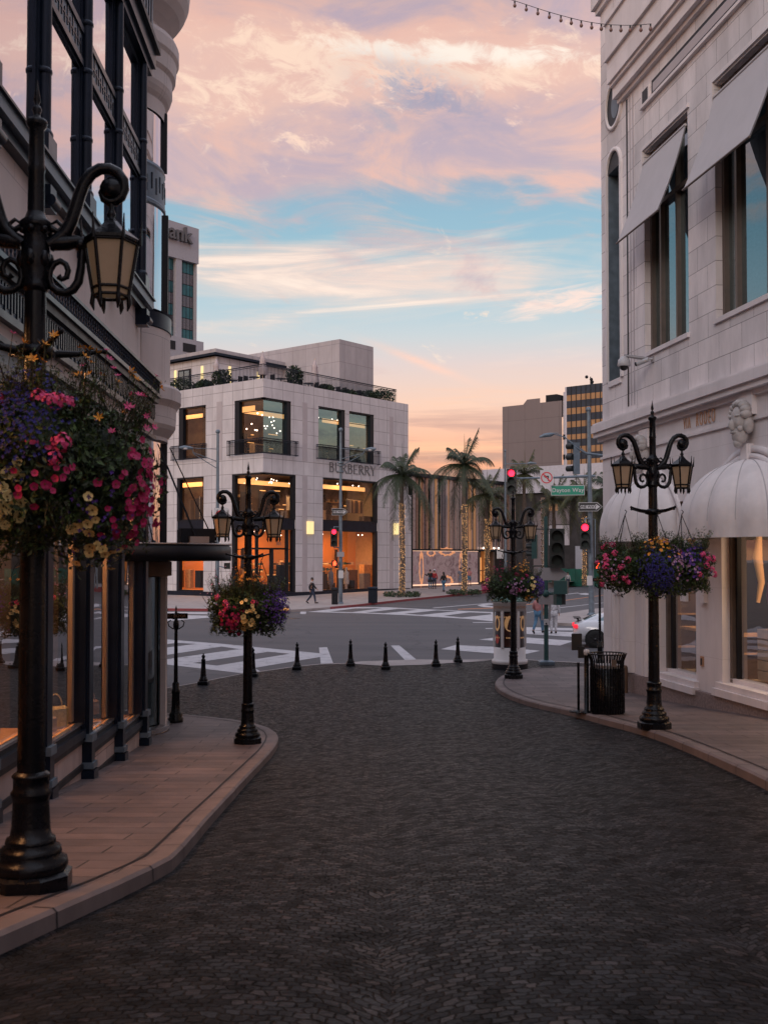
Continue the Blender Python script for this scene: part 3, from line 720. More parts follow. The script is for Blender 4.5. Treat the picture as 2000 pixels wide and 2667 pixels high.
# upper wall with window openings
FR.wall(wall, sN, slot[1]-.0, zco, zc2, [(a, b, c, d) for a, b, c, d in holes], 'limestone', .36)
FR.wall(wall, slot[1], sE, zco, zpyl-1.0, [(slot[0], slot[1]+.0, slot[2], slot[3])], 'limestone', .35, 'pole_grey')  # slot reveal coloured dark to put shade into the recess
# ground floor wall with shop openings
FR.wall(wall, sN, sE, 0.0, zcb, [(w1[0], w1[1], zsill1, 4.6), (w2[0], w2[1], zsill2, 4.6), (w3[0], w3[1], zsill2+.15, 4.6), (27.05, 27.45, .65, 3.35)], 'limestone_plain', .42)
# end wall facing the crossing, roof, back
eP = FR.P(sE, 0); e2 = eP + V((1, .146, 0)).normalized()*18
for (za, zb, m) in ((-.3, zpyl-1.0, 'limestone'),):
    wall.face([(eP.x, eP.y, za), (e2.x, e2.y, za), (e2.x, e2.y, zb), (eP.x, eP.y, zb)], m)
rf = [FR.P(sN, zc2+.9, 0), FR.P(sE, zc2+.9, 0), FR.P(sE, zc2+.9, -18), FR.P(sN, zc2+.9, -18)]
wall.face(rf, 'limestone_plain')
wall.face([FR.P(sN, 0, 0), FR.P(sN, 0, -18), FR.P(sN, zc2+.9, -18), FR.P(sN, zc2+.9, 0)], 'limestone')
w = wall.build('wall', RB, world=True)
# pylon upper part: side face towards the camera where it rises above the cornice
b = MB(); b.face([FR.P(sP, zc2, 0), FR.P(sP, zpyl-1, 0), FR.P(sP, zpyl-1, -6), FR.P(sP, zc2, -6)], 'limestone')
FR.wall(b, slot[1]-1.3, slot[1], zc2, zpyl-1.0, [], 'limestone', .1)
b.build('pylon', RB, world=True)
# cornices
def cornice(b, F_, s0, s1, steps, m):
    for z0, z1, d in steps: F_.box(b, s0, s1, z0, z1, -.05, d, m)
b = MB(); h1 = zc1-zc2
cornice(b, FR, sN, sP, [(zc2, zc2+.10, .10), (zc2+.10, zc2+.38, .22), (zc2+.38, zc2+.46, .30), (zc2+.46, zc2+1.0, .36), (zc2+1.0, zc2+1.08, .44), (zc2+1.08, zc2+1.9, .40), (zc2+1.9, zc2+2.0, .46)], 'limestone_plain'); b.build('cornice', RB, world=True)
b = MB(); zp = zpyl-1.0
FR.box(b, sP+.1, sE+.12, zp, zp+.14, -1.5, .10, 'limestone_plain'); FR.box(b, sP+.1, sE+.18, zp+.14, zp+.62, -1.5, .20, 'limestone_plain')
FR.box(b, sP+.1, sE+.26, zp+.62, zp+.76, -1.5, .30, 'limestone_plain'); FR.box(b, sP+.1, sE+.3, zp+.76, zp+1.7, -1.5, .34, 'limestone_plain'); b.build('cornice', RB, world=True)
b = MB(); FR.box(b, sN, sP+.8, zc2+1.6, zc2+6, -2.6, -2.5, 'teal_wall')
for i in range(12): FR.box(b, sN+i*2.2, sN+i*2.2+.05, zc2+1.6, zc2+6, -2.5, -2.47, 'dark_frame')
b.build('attic_wall', RB, world=True)
b = MB(); cornice(b, FR, sN, sE+.16, [(zcb, zcb+.10, .08), (zcb+.10, zcb+.22, .20), (zcb+.22, zco, .26), (zco, zco+.05, .22)], 'limestone_plain')
FR.box(b, sN, sE+.05, zfr-.04, zfr+.02, .0, .05, 'limestone_plain')
for zz in (S(1711, 1076)[1]-.02,): pass
b.build('string_course', RB, world=True)
# attic slit window and small light, under the cornice
zs1, zs0 = S(1697, 211)[1], S(1697, 250)[1]
b = MB(); FR.box(b, sN, S(1697, 211)[0], zs0, zs1, .004, .012, 'dark_frame'); fr = b.build('attic_window', RB, world=True)
b = MB(); FR.box(b, sN, S(1697, 211)[0]-.08, zs0+.06, zs1-.08, .012, .02, 'store_stone_dark'); b.build('pane', fr, world=True)
b = MB(); FR.box(b, S(1693, 240)[0], S(1673, 260)[0], S(1680, 276)[1], S(1690, 222)[1], .0, .05, 'limestone_plain'); FR.box(b, S(1691, 240)[0], S(1677, 260)[0], S(1680, 270)[1], S(1690, 226)[1], .05, .056, 'dark_frame'); b.build('vent_window', RB, world=True)
b = MB(); zl = S(1673, 289)[1]; FR.box(b, sN, S(1673, 289)[0], zl, zl+.07, 0, .09, 'limestone_plain'); b.build('ledge', RB, world=True)
# vertical grooves beside the corner
b = MB()
for px in (1634.5, 1642, 1650): 
    sg = S(px, 650)[0]; FR.box(b, sg-.02, sg+.025 if px > 1640 else sg+.05, zco+.25, zc2-.05, -.01, .012, 'dark_frame' if px < 1640 else 'store_stone_dark')
b.build('groove', RB, world=True)
# round niche and arched slot on the corner
def ring_frame(b, cs, cz, rs, rz, dep, wd, m, a0=0, a1=2*pi, n=28, th=.06):
    rows = []
    for i in range(n+1):
        a = a0+(a1-a0)*i/n; rows.append([FR.P(cs+(rs+o)*cos(a), cz+(rz+o)*sin(a), d) for o, d in ((0, 0), (0, dep), (wd, dep), (wd, 0))])
    b.grid(rows, m, True)
cs, cz = S(1599, 271)
b = MB(); r0 = .5
ring_frame(b, cs, cz, r0, r0+.05, .05, .10, 'limestone_plain')
b.face([FR.P(cs+r0*cos(a), cz+(r0+.05)*sin(a), .006) for a in [i*2*pi/28 for i in range(28)]], 'dark_frame')  # flat dark disc, the recess's shade put into colour
b.face([FR.P(cs-.06+.26*cos(a), cz-.03+.34*sin(a), .014) for a in [i*2*pi/28 for i in range(28)]], 'pole_grey')
b.build('round_niche', RB, world=True)
b = MB(); sm = (slot[0]+slot[1])/2; sw_ = abs(slot[0]-slot[1])/2
ring_frame(b, sm, slot[3]-.02, sw_, sw_, .06, .10, 'limestone_plain', 0, pi, 16)
b.face([FR.P(sm+sw_*cos(a), slot[3]+sw_*sin(a), .008) for a in [i*pi/16 for i in range(17)]], 'dark_frame')  # flat dark lunette painted for the shade under the arch
for sg in (-1, 1): FR.box(b, sm+sg*(sw_+.0), sm+sg*(sw_+.10), slot[2], slot[3], 0, .06, 'limestone_plain')
FR.box(b, slot[0], slot[1], slot[2], slot[3], -.34, -.30, 'interior_dark'); FR.box(b, sm-.03, sm+.03, slot[2], slot[3], -.3, -.22, 'store_stone_dark')
FR.box(b, slot[0]-.02, slot[1]+.02, slot[2]-.14, slot[2], -.3, .05, 'limestone_plain')
b.build('arched_slot', RB, world=True)
# upper windows with frames, panes and blinds
for a, c, z0, z1 in holes:
    lo, hi = min(a, c), max(a, c)
    fm = MB(); d = -.30
    for x0, x1 in ((lo, lo+.10), (hi-.10, hi), (hi-.62, hi-.54), (lo+.9, lo+.97)): FR.box(fm, x0, x1, z0, z1, d, d+.16, 'bronze_frame')
    zt = z0+(z1-z0)*.70
    FR.box(fm, lo, hi, zt, zt+.10, d+.01, d+.18, 'bronze_frame'); FR.box(fm, lo, hi, z0, z0+.08, d, d+.15, 'bronze_frame'); FR.box(fm, lo, hi, z1-.1, z1, d, d+.15, 'bronze_frame')
    wf = fm.build('window', RB, world=True)
    p = MB(); FR.quad(p, lo+.02, hi-.02, z0+.02, z1-.02, d+.06, 'window_blue'); p.build('pane', wf, world=True)
    p = MB(); rows = [[FR.P(lo+(hi-lo)*i/40, z, d-.35+.05*sin(i*1.3)) for i in range(41)] for z in (z0, z1)]; p.grid(rows, 'cloth_grey'); p.build('curtain', wf, world=True)
    sl_ = MB(); FR.box(sl_, lo-.03, hi+.03, z0-.10, z0-.002, -.3, .05, 'limestone_plain'); sl_.build('sill', wf, world=True)
    hd = MB(); FR.box(hd, lo-.1, hi+.0, z1+.04, z1+.12, 0, .05, 'limestone_plain'); FR.box(hd, hi, hi+.08, z1-1.2, z1+.12, 0, .05, 'limestone_plain'); hd.build('window_head', wf, world=True)
# tilted fabric screens
def screen(a, c, ztop, drop, out):
    lo, hi = min(a, c), max(a, c); fb = MB()
    top = [FR.P(lo+.03, ztop, .03), FR.P(hi-.03, ztop, .03)]; bot = [FR.P(lo+.03, ztop-drop, out), FR.P(hi-.03, ztop-drop, out)]
    rows = [[top[0].lerp(top[1], i/10).lerp(bot[0].lerp(bot[1], i/10), j/10)-FR.n*.05*sin(pi*j/10)*(1-.4*sin(pi*i/10)) for i in range(11)] for j in range(11)]; fb.grid(rows, 'screen_fabric', True); off = FR.n*-.02+V((0, 0, -.012))
    fb.grid([[q+off for q in r] for r in rows], 'screen_fabric', True)
    fb.tube([bot[0]-FR.d*.03, bot[1]+FR.d*.03], .022, 'bronze_frame'); fb.tube([top[0], top[1]], .03, 'screen_fabric')
    pn = fb.build('window_screen', RB, world=True)
# screen A: top at (1682,422)-(1789,313); bottom corner at (1625,627)-(1727,543)
for (a, c) in ((A0, A1), (B1, B0), (B1-4.9, B1-1.35)): screen(a, c, Azt-.28, 1.88, .68)
# frieze letters
for word, px, py in (('VIA', 1788, 1104), ('RODEO', 1836, 1089)):
    t = text_mb(word, .34 if word == 'VIA' else .40, 'gold_letter', .016, -.004, 1.45); t.v = [(x*.50, y, z) for x, y, z in t.v]
    sC, zC = S(px, py, .02)
    M4 = Matrix.Identity(4)
    M4.col[0] = (*(-FR.d), 0); M4.col[1] = (0, 0, 1, 0); M4.col[2] = (*FR.n, 0); M4.col[3] = (*FR.P(sC, zC, .022), 1)
    q = MB(); q.add(t, M4); q.build('lettering', RB, world=True)
# carved keystone heads on consoles above the arches
def head(cs, zt):
    b = MB(); FR.box(b, cs-.26, cs+.26, zt-.42, zt, 0, .10, 'limestone_plain')
    M3 = Matrix((FR.d, FR.n, V((0, 0, 1)))).transposed()
    def el(ds, dz, dd, rs, rz, rd, n=14):
        c = FR.P(cs+ds, zt+dz, dd); rows = [[c+M3@V((rs*sin(pi*i/8)*cos(2*pi*j/n), rd*sin(pi*i/8)*sin(2*pi*j/n), -rz*cos(pi*i/8))) for j in range(n)] for i in range(9)]
        b.grid(rows, 'shaded_stone', True, True)
    el(0, -.50, .16, .23, .30, .20); el(0, -.78, .20, .17, .20, .15); el(0, -.60, .34, .05, .11, .09); el(0, -.74, .32, .09, .03, .07); el(0, -.93, .24, .09, .10, .09)
    for sg in (-1, 1): el(sg*.10, -.44, .29, .075, .03, .06); el(sg*.22, -.62, .14, .08, .16, .10); el(sg*.13, -.68, .26, .06, .06, .06)
    for k in range(9): a = k*pi/8; el(.24*cos(a), -.42+.22*sin(a), .20, .085, .085, .11, 10)
    FR.box(b, cs-.12, cs+.12, zt-1.25, zt-.95, 0, .14, 'limestone_plain')
    b.build('carved_head', RB, world=True)
head(aw2, S(1900, 1040)[1]); head(aw1+.1, S(1730, 1105)[1])
# arch mouldings round the awning windows
def arch(cs, r, zc):
    b = MB()
    for rr, dd, ww in ((r, .10, .10), (r+.12, .06, .12)):
        ring_frame(b, cs, zc, rr, rr, dd, ww, 'limestone_plain', 0, pi, 30)
    for sg in (-1, 1): FR.box(b, cs+sg*r, cs+sg*(r+.24), zc-.9, zc, 0, .08, 'limestone_plain')
    b.build('arch_moulding', RB, world=True)
zar = S(1955, 1174)[1]
RA = 1.85
arch(aw2, RA, zar-RA-.15); arch(aw1, RA, zar-RA-.15); arch(aw2-5.0, RA, zar-RA-.15)
# scalloped canvas awnings
def awning(cs, a, bb, ztop, zval, label=None):
    m = MB(); n = 14; rows = []
    H = ztop-zval
    for i in range(19):
        ph = (pi/2)*i/18; rr = sin(ph); zz = zval+H*cos(ph); row = []
        for j in range(n*4+1):
            th = pi*j/(n*4); fl = 1+.10*abs(sin(th*n/2))*rr
            row.append(FR.P(cs+a*rr*fl*cos(th), zz, .04+bb*rr*fl*sin(th)))
        rows.append(row)
    m.grid(rows, 'canvas', True)
    rows = [[FR.P(cs+a*(1+.10*abs(sin(pi*j/(n*4)*n/2)))*cos(pi*j/(n*4)), z, .04+bb*(1+.10*abs(sin(pi*j/(n*4)*n/2)))*sin(pi*j/(n*4))) for j in range(n*4+1)] for z in (zval, zval-.30)]
    aw = m.build('awning', RB, world=True)
    v = MB(); v.grid(rows, 'canvas', True); v.build('valance', aw, world=True)
    s_ = MB()
    for k in range(1, n//2):
        th = 2*pi*k/n; s_.tube([FR.P(cs+a*sin(pi/2*i/18)*1.003*cos(th), zval+H*cos(pi/2*i/18)+.004, .04+bb*sin(pi/2*i/18)*1.003*sin(th)) for i in range(2, 19)], .010, 'screen_fabric', 5)
    s_.build('seam', aw, world=True)
zva = 3.4+(1452-1357)/2800*19.3
awning(aw2, 1.72, 1.02, zar-.16, zva); awning(aw1, 1.72, .86, zar-.16, zva); awning(aw2-5.0, 1.72, 1.02, zar-.16, zva)
# shop windows of the ground floor
for k, (lo, hi, z0) in enumerate(((w1[0], w1[1], zsill1), (w2[0], w2[1], zsill2), (w3[0], w3[1], zsill2+.15))):
    lo, hi = min(lo, hi), max(lo, hi)
    fm = MB()
    FR.box(fm, lo, lo+.10, z0, 4.6, -.40, -.16, 'bronze_frame'); FR.box(fm, hi-.10, hi, z0, 4.6, -.40, -.16, 'bronze_frame')
    FR.box(fm, hi-.22, hi-.14, z0+.1, 4.6, -.34, -.22, 'soffit_dark')
    FR.box(fm, lo, hi, z0+.04, z0+.12, -.40, -.16, 'limestone_plain'); FR.box(fm, lo, hi, 4.5, 4.6, -.4, -.16, 'bronze_frame')
    wf = fm.build('shop_window', RB, world=True)
    p = MB(); FR.quad(p, lo+.05, hi-.05, z0+.1, 4.55, -.26, 'shop_glass_soft'); p.build('pane', wf, world=True)
    sl_ = MB(); FR.box(sl_, lo-.12, hi+.12, z0-.08, z0+.04, -.38, .10, 'limestone_plain'); FR.box(sl_, lo-.16, hi+.16, z0-.22, z0-.08, 0, .16, 'limestone_plain'); sl_.build('sill', wf, world=True)
    it = MB(); dz = z0+.02; cr = 'cream_wall'
    it.face([FR.P(lo-.6, dz, -2.6), FR.P(hi+.6, dz, -2.6), FR.P(hi+.6, 4.7, -2.6), FR.P(lo-.6, 4.7, -2.6)], 'brown_wall' if k == 0 else cr)
    it.face([FR.P(lo-.6, dz, -.42), FR.P(hi+.6, dz, -.42), FR.P(hi+.6, dz, -2.6), FR.P(lo-.6, dz, -2.6)], cr)
    it.face([FR.P(lo-.6, 4.7, -.42), FR.P(hi+.6, 4.7, -.42), FR.P(hi+.6, 4.7, -2.6), FR.P(lo-.6, 4.7, -2.6)], cr)
    for q in (lo-.6, hi+.6): it.face([FR.P(q, dz, -.42), FR.P(q, dz, -2.6), FR.P(q, 4.7, -2.6), FR.P(q, 4.7, -.42)], 'brown_wall' if k == 0 else 'purple_beige')
    for q in range(5): FR.box(it, hi+.5, hi+.59, dz+.5+q*.75, dz+.54+q*.75, -2.5, -.5, 'wood_display')
    it.build('shop_interior', RB, world=True)
    c = FR.P((lo+hi)/2, 4.5, -1.5); area('shop_lamp', c, 1.2, (55, 130, 130)[k], (1, .70, .46), (0, 0, 0))
# things displayed: table with handbag and lit screens
s1m = (w1[0]+w1[1])/2
s1m = w1[0]+.9
b = MB(); FR.box(b, s1m-.55, s1m+.7, 1.82, 1.88, -1.1, -.35, 'wood_display'); FR.box(b, s1m-.5, s1m-.44, zsill1, 1.82, -.9, -.6, 'soffit_dark'); FR.box(b, s1m+.4, s1m+.46, zsill1, 1.82, -.9, -.6, 'soffit_dark')
tag(b.build('display_table'), 'slim wooden display table behind the shop window right of the lamp post', 'table')
b = MB(); FR.box(b, w1[0]+.24, w1[0]+.40, 2.2, 3.1, -.36, -.32, 'screen_light'); FR.box(b, w1[0]+.24, w1[0]+.40, 1.12, 1.6, -.36, -.32, 'screen_light'); FR.box(b, w1[0]+.22, w1[0]+.42, 1.0, 3.2, -.42, -.37, 'soffit_dark')
tag(b.build('display_screen'), 'narrow glowing blue-white display screen at the shop window edge', 'screen')
def bag(c, m, sc=1, rz=0):
    b = MB(); x, y, z = c; w_, h_, d_ = .36*sc, .26*sc, .14*sc
    b.bevbox((x, y, z+h_/2), (w_, d_, h_), m, .03*sc, rz); b.tube([V((x, y, z+h_))+V((cos(rz)*w_*.3*cos(a), sin(rz)*w_*.3*cos(a), .16*sc*sin(a))) for a in [pi*i/10 for i in range(11)]], .010*sc, m, 6); return b
p = FR.P(s1m-.1, 1.88, -.6); tag(bag(p, 'brown_wall', 1.0, 1.6).build('handbag'), 'brown handbag standing on the wooden display table', 'handbag')
b = MB(); s2m = (w2[0]+w2[1])/2
for k in range(5):
    FR.box(b, w2[0]+.2, w2[1]-.35, zsill2+.12+k*.2, zsill2+.3+k*.2, -1.9+k*.18, -.55-.12*k*0, 'cream_wall')
tag(b.build('display_steps'), 'cream stepped display plinth inside the near shop window', 'display plinth')
b = MB(); b.lathe([(.10, 0), (.16, .25), (.13, .55), (.20, .85), (.17, 1.1), (.06, 1.2), (.06, 1.3), (.10, 1.4), (.08, 1.55), (0, 1.6)], FR.P(w2[1]-.75, zsill2+.9, -.75), 'fl_lilac', 16)
tag(b.build('mannequin'), 'pale mannequin torso on the plinth in the near shop window', 'mannequin')
b = MB()
FR.box(b, w2[1]+.30, w2[1]+.34, 1.9, 4.2, -1.35, -.50, 'soffit_dark'); FR.box(b, w2[1]+.27, w2[1]+.30, 1.82, 1.9, -1.40, -.45, 'wood_display'); FR.box(b, w2[1]+.27, w2[1]+.30, 1.9, 4.2, -.50, -.45, 'wood_display'); FR.box(b, w2[1]+.27, w2[1]+.30, 1.9, 4.2, -1.40, -1.35, 'wood_display')
b.tube([FR.P(w2[1]+.29, 3.9, -.95), FR.P(w2[1]+.29, 3.4, -.9), FR.P(w2[1]+.29, 2.9, -.98), FR.P(w2[1]+.29, 2.5, -.9)], [.05, .10, .07, .04], 'poster_gold', 8)
tag(b.build('poster'), 'dark framed picture hanging inside the near shop window', 'poster')
rows = [[FR.P(w2[0]-.4+2.6*t_, zsill2+.12+.5*sin(t_*2.2)+dz, -.7-.9*t_+dd) for t_ in [i/20 for i in range(21)]] for dd, dz in ((0, 0), (0, .32), (-.5, .34), (-.5, 0))]
b = MB(); b.grid(rows, 'cream_wall', True); tag(b.build('display_bench'), 'curving cream bench in the near shop window of the limestone building', 'bench')
b = MB(); c_ = FR.P(w2[0]+.75, zsill2+.1, -.75)
for sg in (-1, 1): b.tube([c_+FR.d*sg*.11, c_+FR.d*sg*.09+V((0, 0, .85))], [.05, .085], 'cloth_grey', 10); b.tube([c_+FR.d*sg*.2+V((0, 0, 1.45)), c_+FR.d*sg*.30+V((0, 0, 1.15)), c_+FR.d*sg*.2+V((0, 0, .92))+FR.n*.15], [.05, .045, .03], 'cream_wall', 8)
b.lathe([(.15, .8), (.16, .95), (.12, 1.12), (.17, 1.4), (.10, 1.52), (.05, 1.56), (.05, 1.62), (.09, 1.72), (.08, 1.82), (0, 1.87)], tuple(c_), 'cream_wall', 16); tag(b.build('mannequin'), 'standing cream mannequin with grey trousers in the near shop window', 'mannequin')
b = MB()
for k in range(4): FR.box(b, s1m-.9, s1m+.9, zsill1+.3+k*.75, zsill1+.34+k*.75, -2.55, -2.2, 'wood_display')
for k in range(14): FR.box(b, s1m-.8+.12*k, s1m-.73+.12*k, zsill1+.34+(k%4)*.75, zsill1+.52+(k%4)*.75, -2.45, -2.3, 'brown_wall' if k%3 else 'cloth_grey')
tag(b.build('wall_shelf'), 'wooden shelves with small goods deep in the shop window behind the bin', 'shelf')
# column jambs at the corner
b = MB()
for px, r_ in ((1603, .07), (1611, .05), (1676, .06), (1686, .07)): 
    sg = S(px, 1600)[0]; b.tube([FR.P(sg, .66, .02), FR.P(sg, 4.3, .02)], r_, 'limestone_plain', 12)
sg = S(1642, 1600)[0]; b.tube([FR.P(sg, .66, -.05), FR.P(sg, 4.3, -.05)], .25, 'limestone_plain', 20)
b.build('column', RB, world=True)
b = MB()
FR.wall(b, sN, S(1700, 1745)[0], -.3, zsill2-.24, [], 'granite', .1, dep=.10); b.face([FR.P(sN, zsill2-.24, 0), FR.P(S(1700, 1745)[0], zsill2-.24, 0), FR.P(S(1700, 1745)[0], zsill2-.24, .1), FR.P(sN, zsill2-.24, .1)], 'granite')
FR.box(b, S(1700, 1745)[0], sE+.1, -.3, .64, -.3, .085, 'granite'); b.build('plinth', RB, world=True)
sg, zg = S(1829, 1722); b = MB(); FR.box(b, sg-.06, sg+.06, zg-.10, zg+.10, .0, .03, 'gold_letter'); FR.box(b, sg-.035, sg+.035, zg-.075, zg+.06, .03, .035, 'sign_black'); b.build('wall_plaque', RB, world=True)
sg = S(1652, 1780)[0]; b = MB(); b.tube([FR.P(sg, .1, .25), FR.P(sg, .78, .25)], .075, 'brown_wall', 14); b.lathe([(.078, .78), (.06, .83), (0, .85)], FR.P(sg, 0, .25), 'brown_wall', 14)
tag(b.build('guard_post'), 'short dark brown guard post against the limestone shop base', 'post')
# cameras on the wall
sg, zg = S(1700, 935); c0 = FR.P(sg, zg, 0)
t = thing('security_camera', 'white dome security camera on a bracket from the limestone wall', 'security camera', tuple(c0))
b = MB(); b.tube([FR.P(sg, zg, 0), FR.P(sg+.1, zg+.04, .3), FR.P(sg+.2, zg+.1, .62)], [.03, .04, .03], 'sign_back', 8); FR.box(b, sg-.06, sg+.06, zg-.08, zg+.06, 0, .03, 'sign_back'); b.build('bracket', t, world=True)
pc = FR.P(sg+.2, zg+.02, .62); b = MB(); b.lathe([(.05, .06), (.13, -.02), (.15, -.15), (.135, -.17)][::-1], pc, 'sign_white', 16); b.build('housing', t, world=True)
b = MB(); b.ball(pc+V((0, 0, -.17)), .10, 'sign_black', 12); b.build('dome', t, world=True)
b = MB(); b.tube([FR.P(sg-.05, zg-.02, .12), FR.P(sg+.18, zg-.08, .30)], [.05, .06], 'sign_white', 10); b.tube([FR.P(sg+.18, zg-.08, .30), FR.P(sg+.22, zg-.09, .33)], [.05, .05], 'sign_black', 10); b.tube([FR.P(sg-.04, zg, 0), FR.P(sg-.04, zg-.02, .14)], .02, 'sign_white', 8)
tag(b.build('security_camera'), 'small white tube camera mounted just under the dome camera', 'security camera')

# ================================================================== LEFT BUILDING
FL = Fac((-3.3, 0), (-.0414, 1), 1)
if FL.n.x < 0: FL.n = -FL.n
LB = thing('shop_building', 'dark metal and pale stone shop building with tall glass bays on the left', 'building', (-6, 10, 0))
T = lambda px, py, dep=0: FL.sz(px, py, dep)
sEL = 18.95; s0L = 2.0
colsS = [18.55-2.06*k for k in range(8)]
zled = T(391, 764)[1]; zb0 = T(369, 412)[1]; zb1 = T(365, 334)[1]; zc0 = T(378, 127)[1]
ztopL = zc0+2.4; zsw = 5.35
def sill_z(s): return lerp([(0, 2.55), (10.6, 1.62), (12.5, 1.43), (14.5, 1.16), (16.5, .93), (18.6, .68), (20, .6)], s)
wall = MB()
FL.wall(wall, s0L, sEL, zsw+.5, zled, [], 'turret_stone', .1, dep=-.22)
body = [FL.P(s0L, 0, -.7), FL.P(sEL, 0, -.7), FL.P(sEL, 0, -1.6)]
wall.face([FL.P(sEL, -.2, -.2), FL.P(sEL, -.2, -14), FL.P(sEL, ztopL, -14), FL.P(sEL, ztopL, -.2)], 'turret_stone')
wall.face([FL.P(s0L, ztopL-.3, 0), FL.P(sEL, ztopL-.3, 0), FL.P(sEL, ztopL-.3, -14), FL.P(s0L, ztopL-.3, -14)], 'turret_stone')
wall.face([FL.P(s0L, -.2, 0), FL.P(s0L, -.2, -14), FL.P(s0L, ztopL, -14), FL.P(s0L, ztopL, 0)], 'turret_stone')
FL.wall(wall, s0L, sEL, zled-.2, ztopL, [], 'interior_dark', .1, dep=-1.2)
wall.build('wall', LB, world=True)
# upper bays
for i in range(len(colsS)-1):
    hi, lo = colsS[i]-.12, colsS[i+1]+.12
    if hi < s0L: break
    for (z0, z1) in ((zled+.05, zb0), (zb1, zc0)):
        fm = MB()
        for x0, x1 in ((lo, lo+.07), (hi-.07, hi)): FL.box(fm, x0, x1, z0, z1, -.40, -.185, 'navy_metal')
        FL.box(fm, lo, hi, z0, z0+.09, -.40, -.17, 'navy_metal'); FL.box(fm, lo, hi, z1-.09, z1, -.40, -.18, 'navy_metal')
        wf = fm.build('window', LB, world=True)
        p = MB(); FL.quad(p, lo+.05, hi-.05, z0+.05, z1-.05, -.20, 'sky_glass'); p.build('pane', wf, world=True)
    # spandrel with comb pattern
    sp = MB(); FL.box(sp, lo-.02, hi+.02, zb0, zb1, -.40, -.17, 'pole_grey'); FL.box(sp, lo-.02, hi+.02, zb0-.05, zb0+.04, -.40, -.14, 'navy_metal'); FL.box(sp, lo-.02, hi+.02, zb1-.04, zb1+.05, -.40, -.14, 'navy_metal')
    sd_ = sp.build('spandrel', LB, world=True)
    cb = MB(); n = 13
    for k in range(n):
        x = lo+.08+(hi-lo-.16)*k/(n-1); off = .07 if k % 2 else -.07
        FL.box(cb, x-.018, x+.018, (zb0+zb1)/2-.15+off, (zb0+zb1)/2+.15+off, -.17, -.158, 'navy_metal')
        if k < n-1: FL.box(cb, x, x+(hi-lo-.16)/(n-1), (zb0+zb1)/2-.012, (zb0+zb1)/2+.012, -.17, -.16, 'navy_metal')
    cb.build('ornament', sd_, world=True)
# columns, full height of the upper storeys
for s_ in colsS:
    if s_ < s0L: continue
    b = MB(); FL.box(b, s_-.13, s_+.13, zled, zc0, -.40, -.165, 'navy_metal'); b.tube([FL.P(s_+.03, zled+.25, -.14), FL.P(s_+.03, zc0, -.14)], .082, 'navy_metal', 16)
    FL.box(b, s_-.16, s_+.2, zled-.02, zled+.28, -.3, -.03, 'navy_metal'); b.lathe([(.125, 0), (.13, .05), (.10, .10)], FL.P(s_+.03, zled+.28, -.16), 'navy_metal', 16)
    for zz in (zb0-.1, zb1+.12, (zled+zb0)/2): b.lathe([(.10, 0), (.113, .02), (.113, .05), (.10, .07)], FL.P(s_+.03, zz, -.16), 'navy_metal', 16, cap=False)
    b.build('column', LB, world=True)
    # bracket under the ledge
    k = MB(); 
    FL.box(k, s_-.10, s_+.16, zled-.58, zled-.30, -.25, -.02, 'navy_metal'); k.tube([FL.P(s_-.10, zled-.48, -.03), FL.P(s_+.16, zled-.48, -.03)], .07, 'navy_metal', 12); k.build('bracket', LB, world=True)
b = MB(); FL.box(b, s0L, sEL+.1, zc0, zc0+.14, -.5, -.06, 'navy_metal'); FL.box(b, s0L, sEL+.14, zc0+.14, zc0+.42, -.5, .0, 'navy_metal'); FL.box(b, s0L, sEL+.2, zc0+.42, zc0+.52, -.5, .08, 'dark_frame'); FL.box(b, s0L, sEL+.12, zc0+.52, ztopL, -.5, -.05, 'pole_grey')
for k in range(60):
    x = sEL-.1-k*.24; FL.box(b, x-.02, x+.02, zc0+.7, zc0+1.3, -.05, -.035, 'navy_metal')
b.build('cornice', LB, world=True)
b = MB(); FL.box(b, s0L, sEL+.08, zled-.30, zled-.18, -.3, -.10, 'navy_metal'); FL.box(b, s0L, sEL+.12, zled-.18, zled-.03, -.3, -.02, 'pole_grey'); FL.box(b, s0L, sEL+.16, zled-.03, zled+.0, -.3, .02, 'navy_metal'); b.build('ledge', LB, world=True)
# lower cornice: lace parapet, comb panel, bands
zt = T(407, 981, .14)[1]
b = MB(); FL.box(b, s0L, sEL+.1, zt-.30, zt-.24, -.3, .14, 'navy_metal'); FL.box(b, s0L, sEL+.1, zt-.02, zt+.02, .08, .14, 'navy_metal'); FL.box(b, s0L, sEL+.05, zt-.28, zt-.02, .06, .065, 'store_stone_dark')
x = sEL+.05
while x > 8.2:
    b.tube([FL.P(x, zt-.25, .11), FL.P(x-.06, zt-.13, .11), FL.P(x, zt-.02, .11)], .011, 'navy_metal', 4, False); b.tube([FL.P(x-.09, zt-.25, .11), FL.P(x-.03, zt-.13, .11), FL.P(x-.09, zt-.02, .11)], .011, 'navy_metal', 4, False); x -= .13
b.build('parapet_railing', LB, world=True)
b = MB(); zq = zt-.32
for z0, z1, d, m in ((zq-.08, zq+.02, .10, 'dark_frame'), (zq-.42, zq-.08, .03, 'pole_grey'), (zq-.50, zq-.42, .08, 'navy_metal'), (zq-.66, zq-.50, .0, 'turret_stone'), (zq-.72, zq-.66, .06, 'navy_metal'), (zq-.90, zq-.72, -.02, 'pole_grey'), (zq-1.0, zq-.90, .03, 'navy_metal')):
    FL.box(b, s0L, sEL+.05, z0, z1, -.15, d, m)
x = sEL-.02
while x > 7:
    FL.box(b, x-.018, x+.018, zq-.40+(.05 if int(x/.1) % 2 else 0), zq-.12, .03, .05, 'navy_metal'); x -= .1
b.build('frieze', LB, world=True)
zsw = zq-1.0
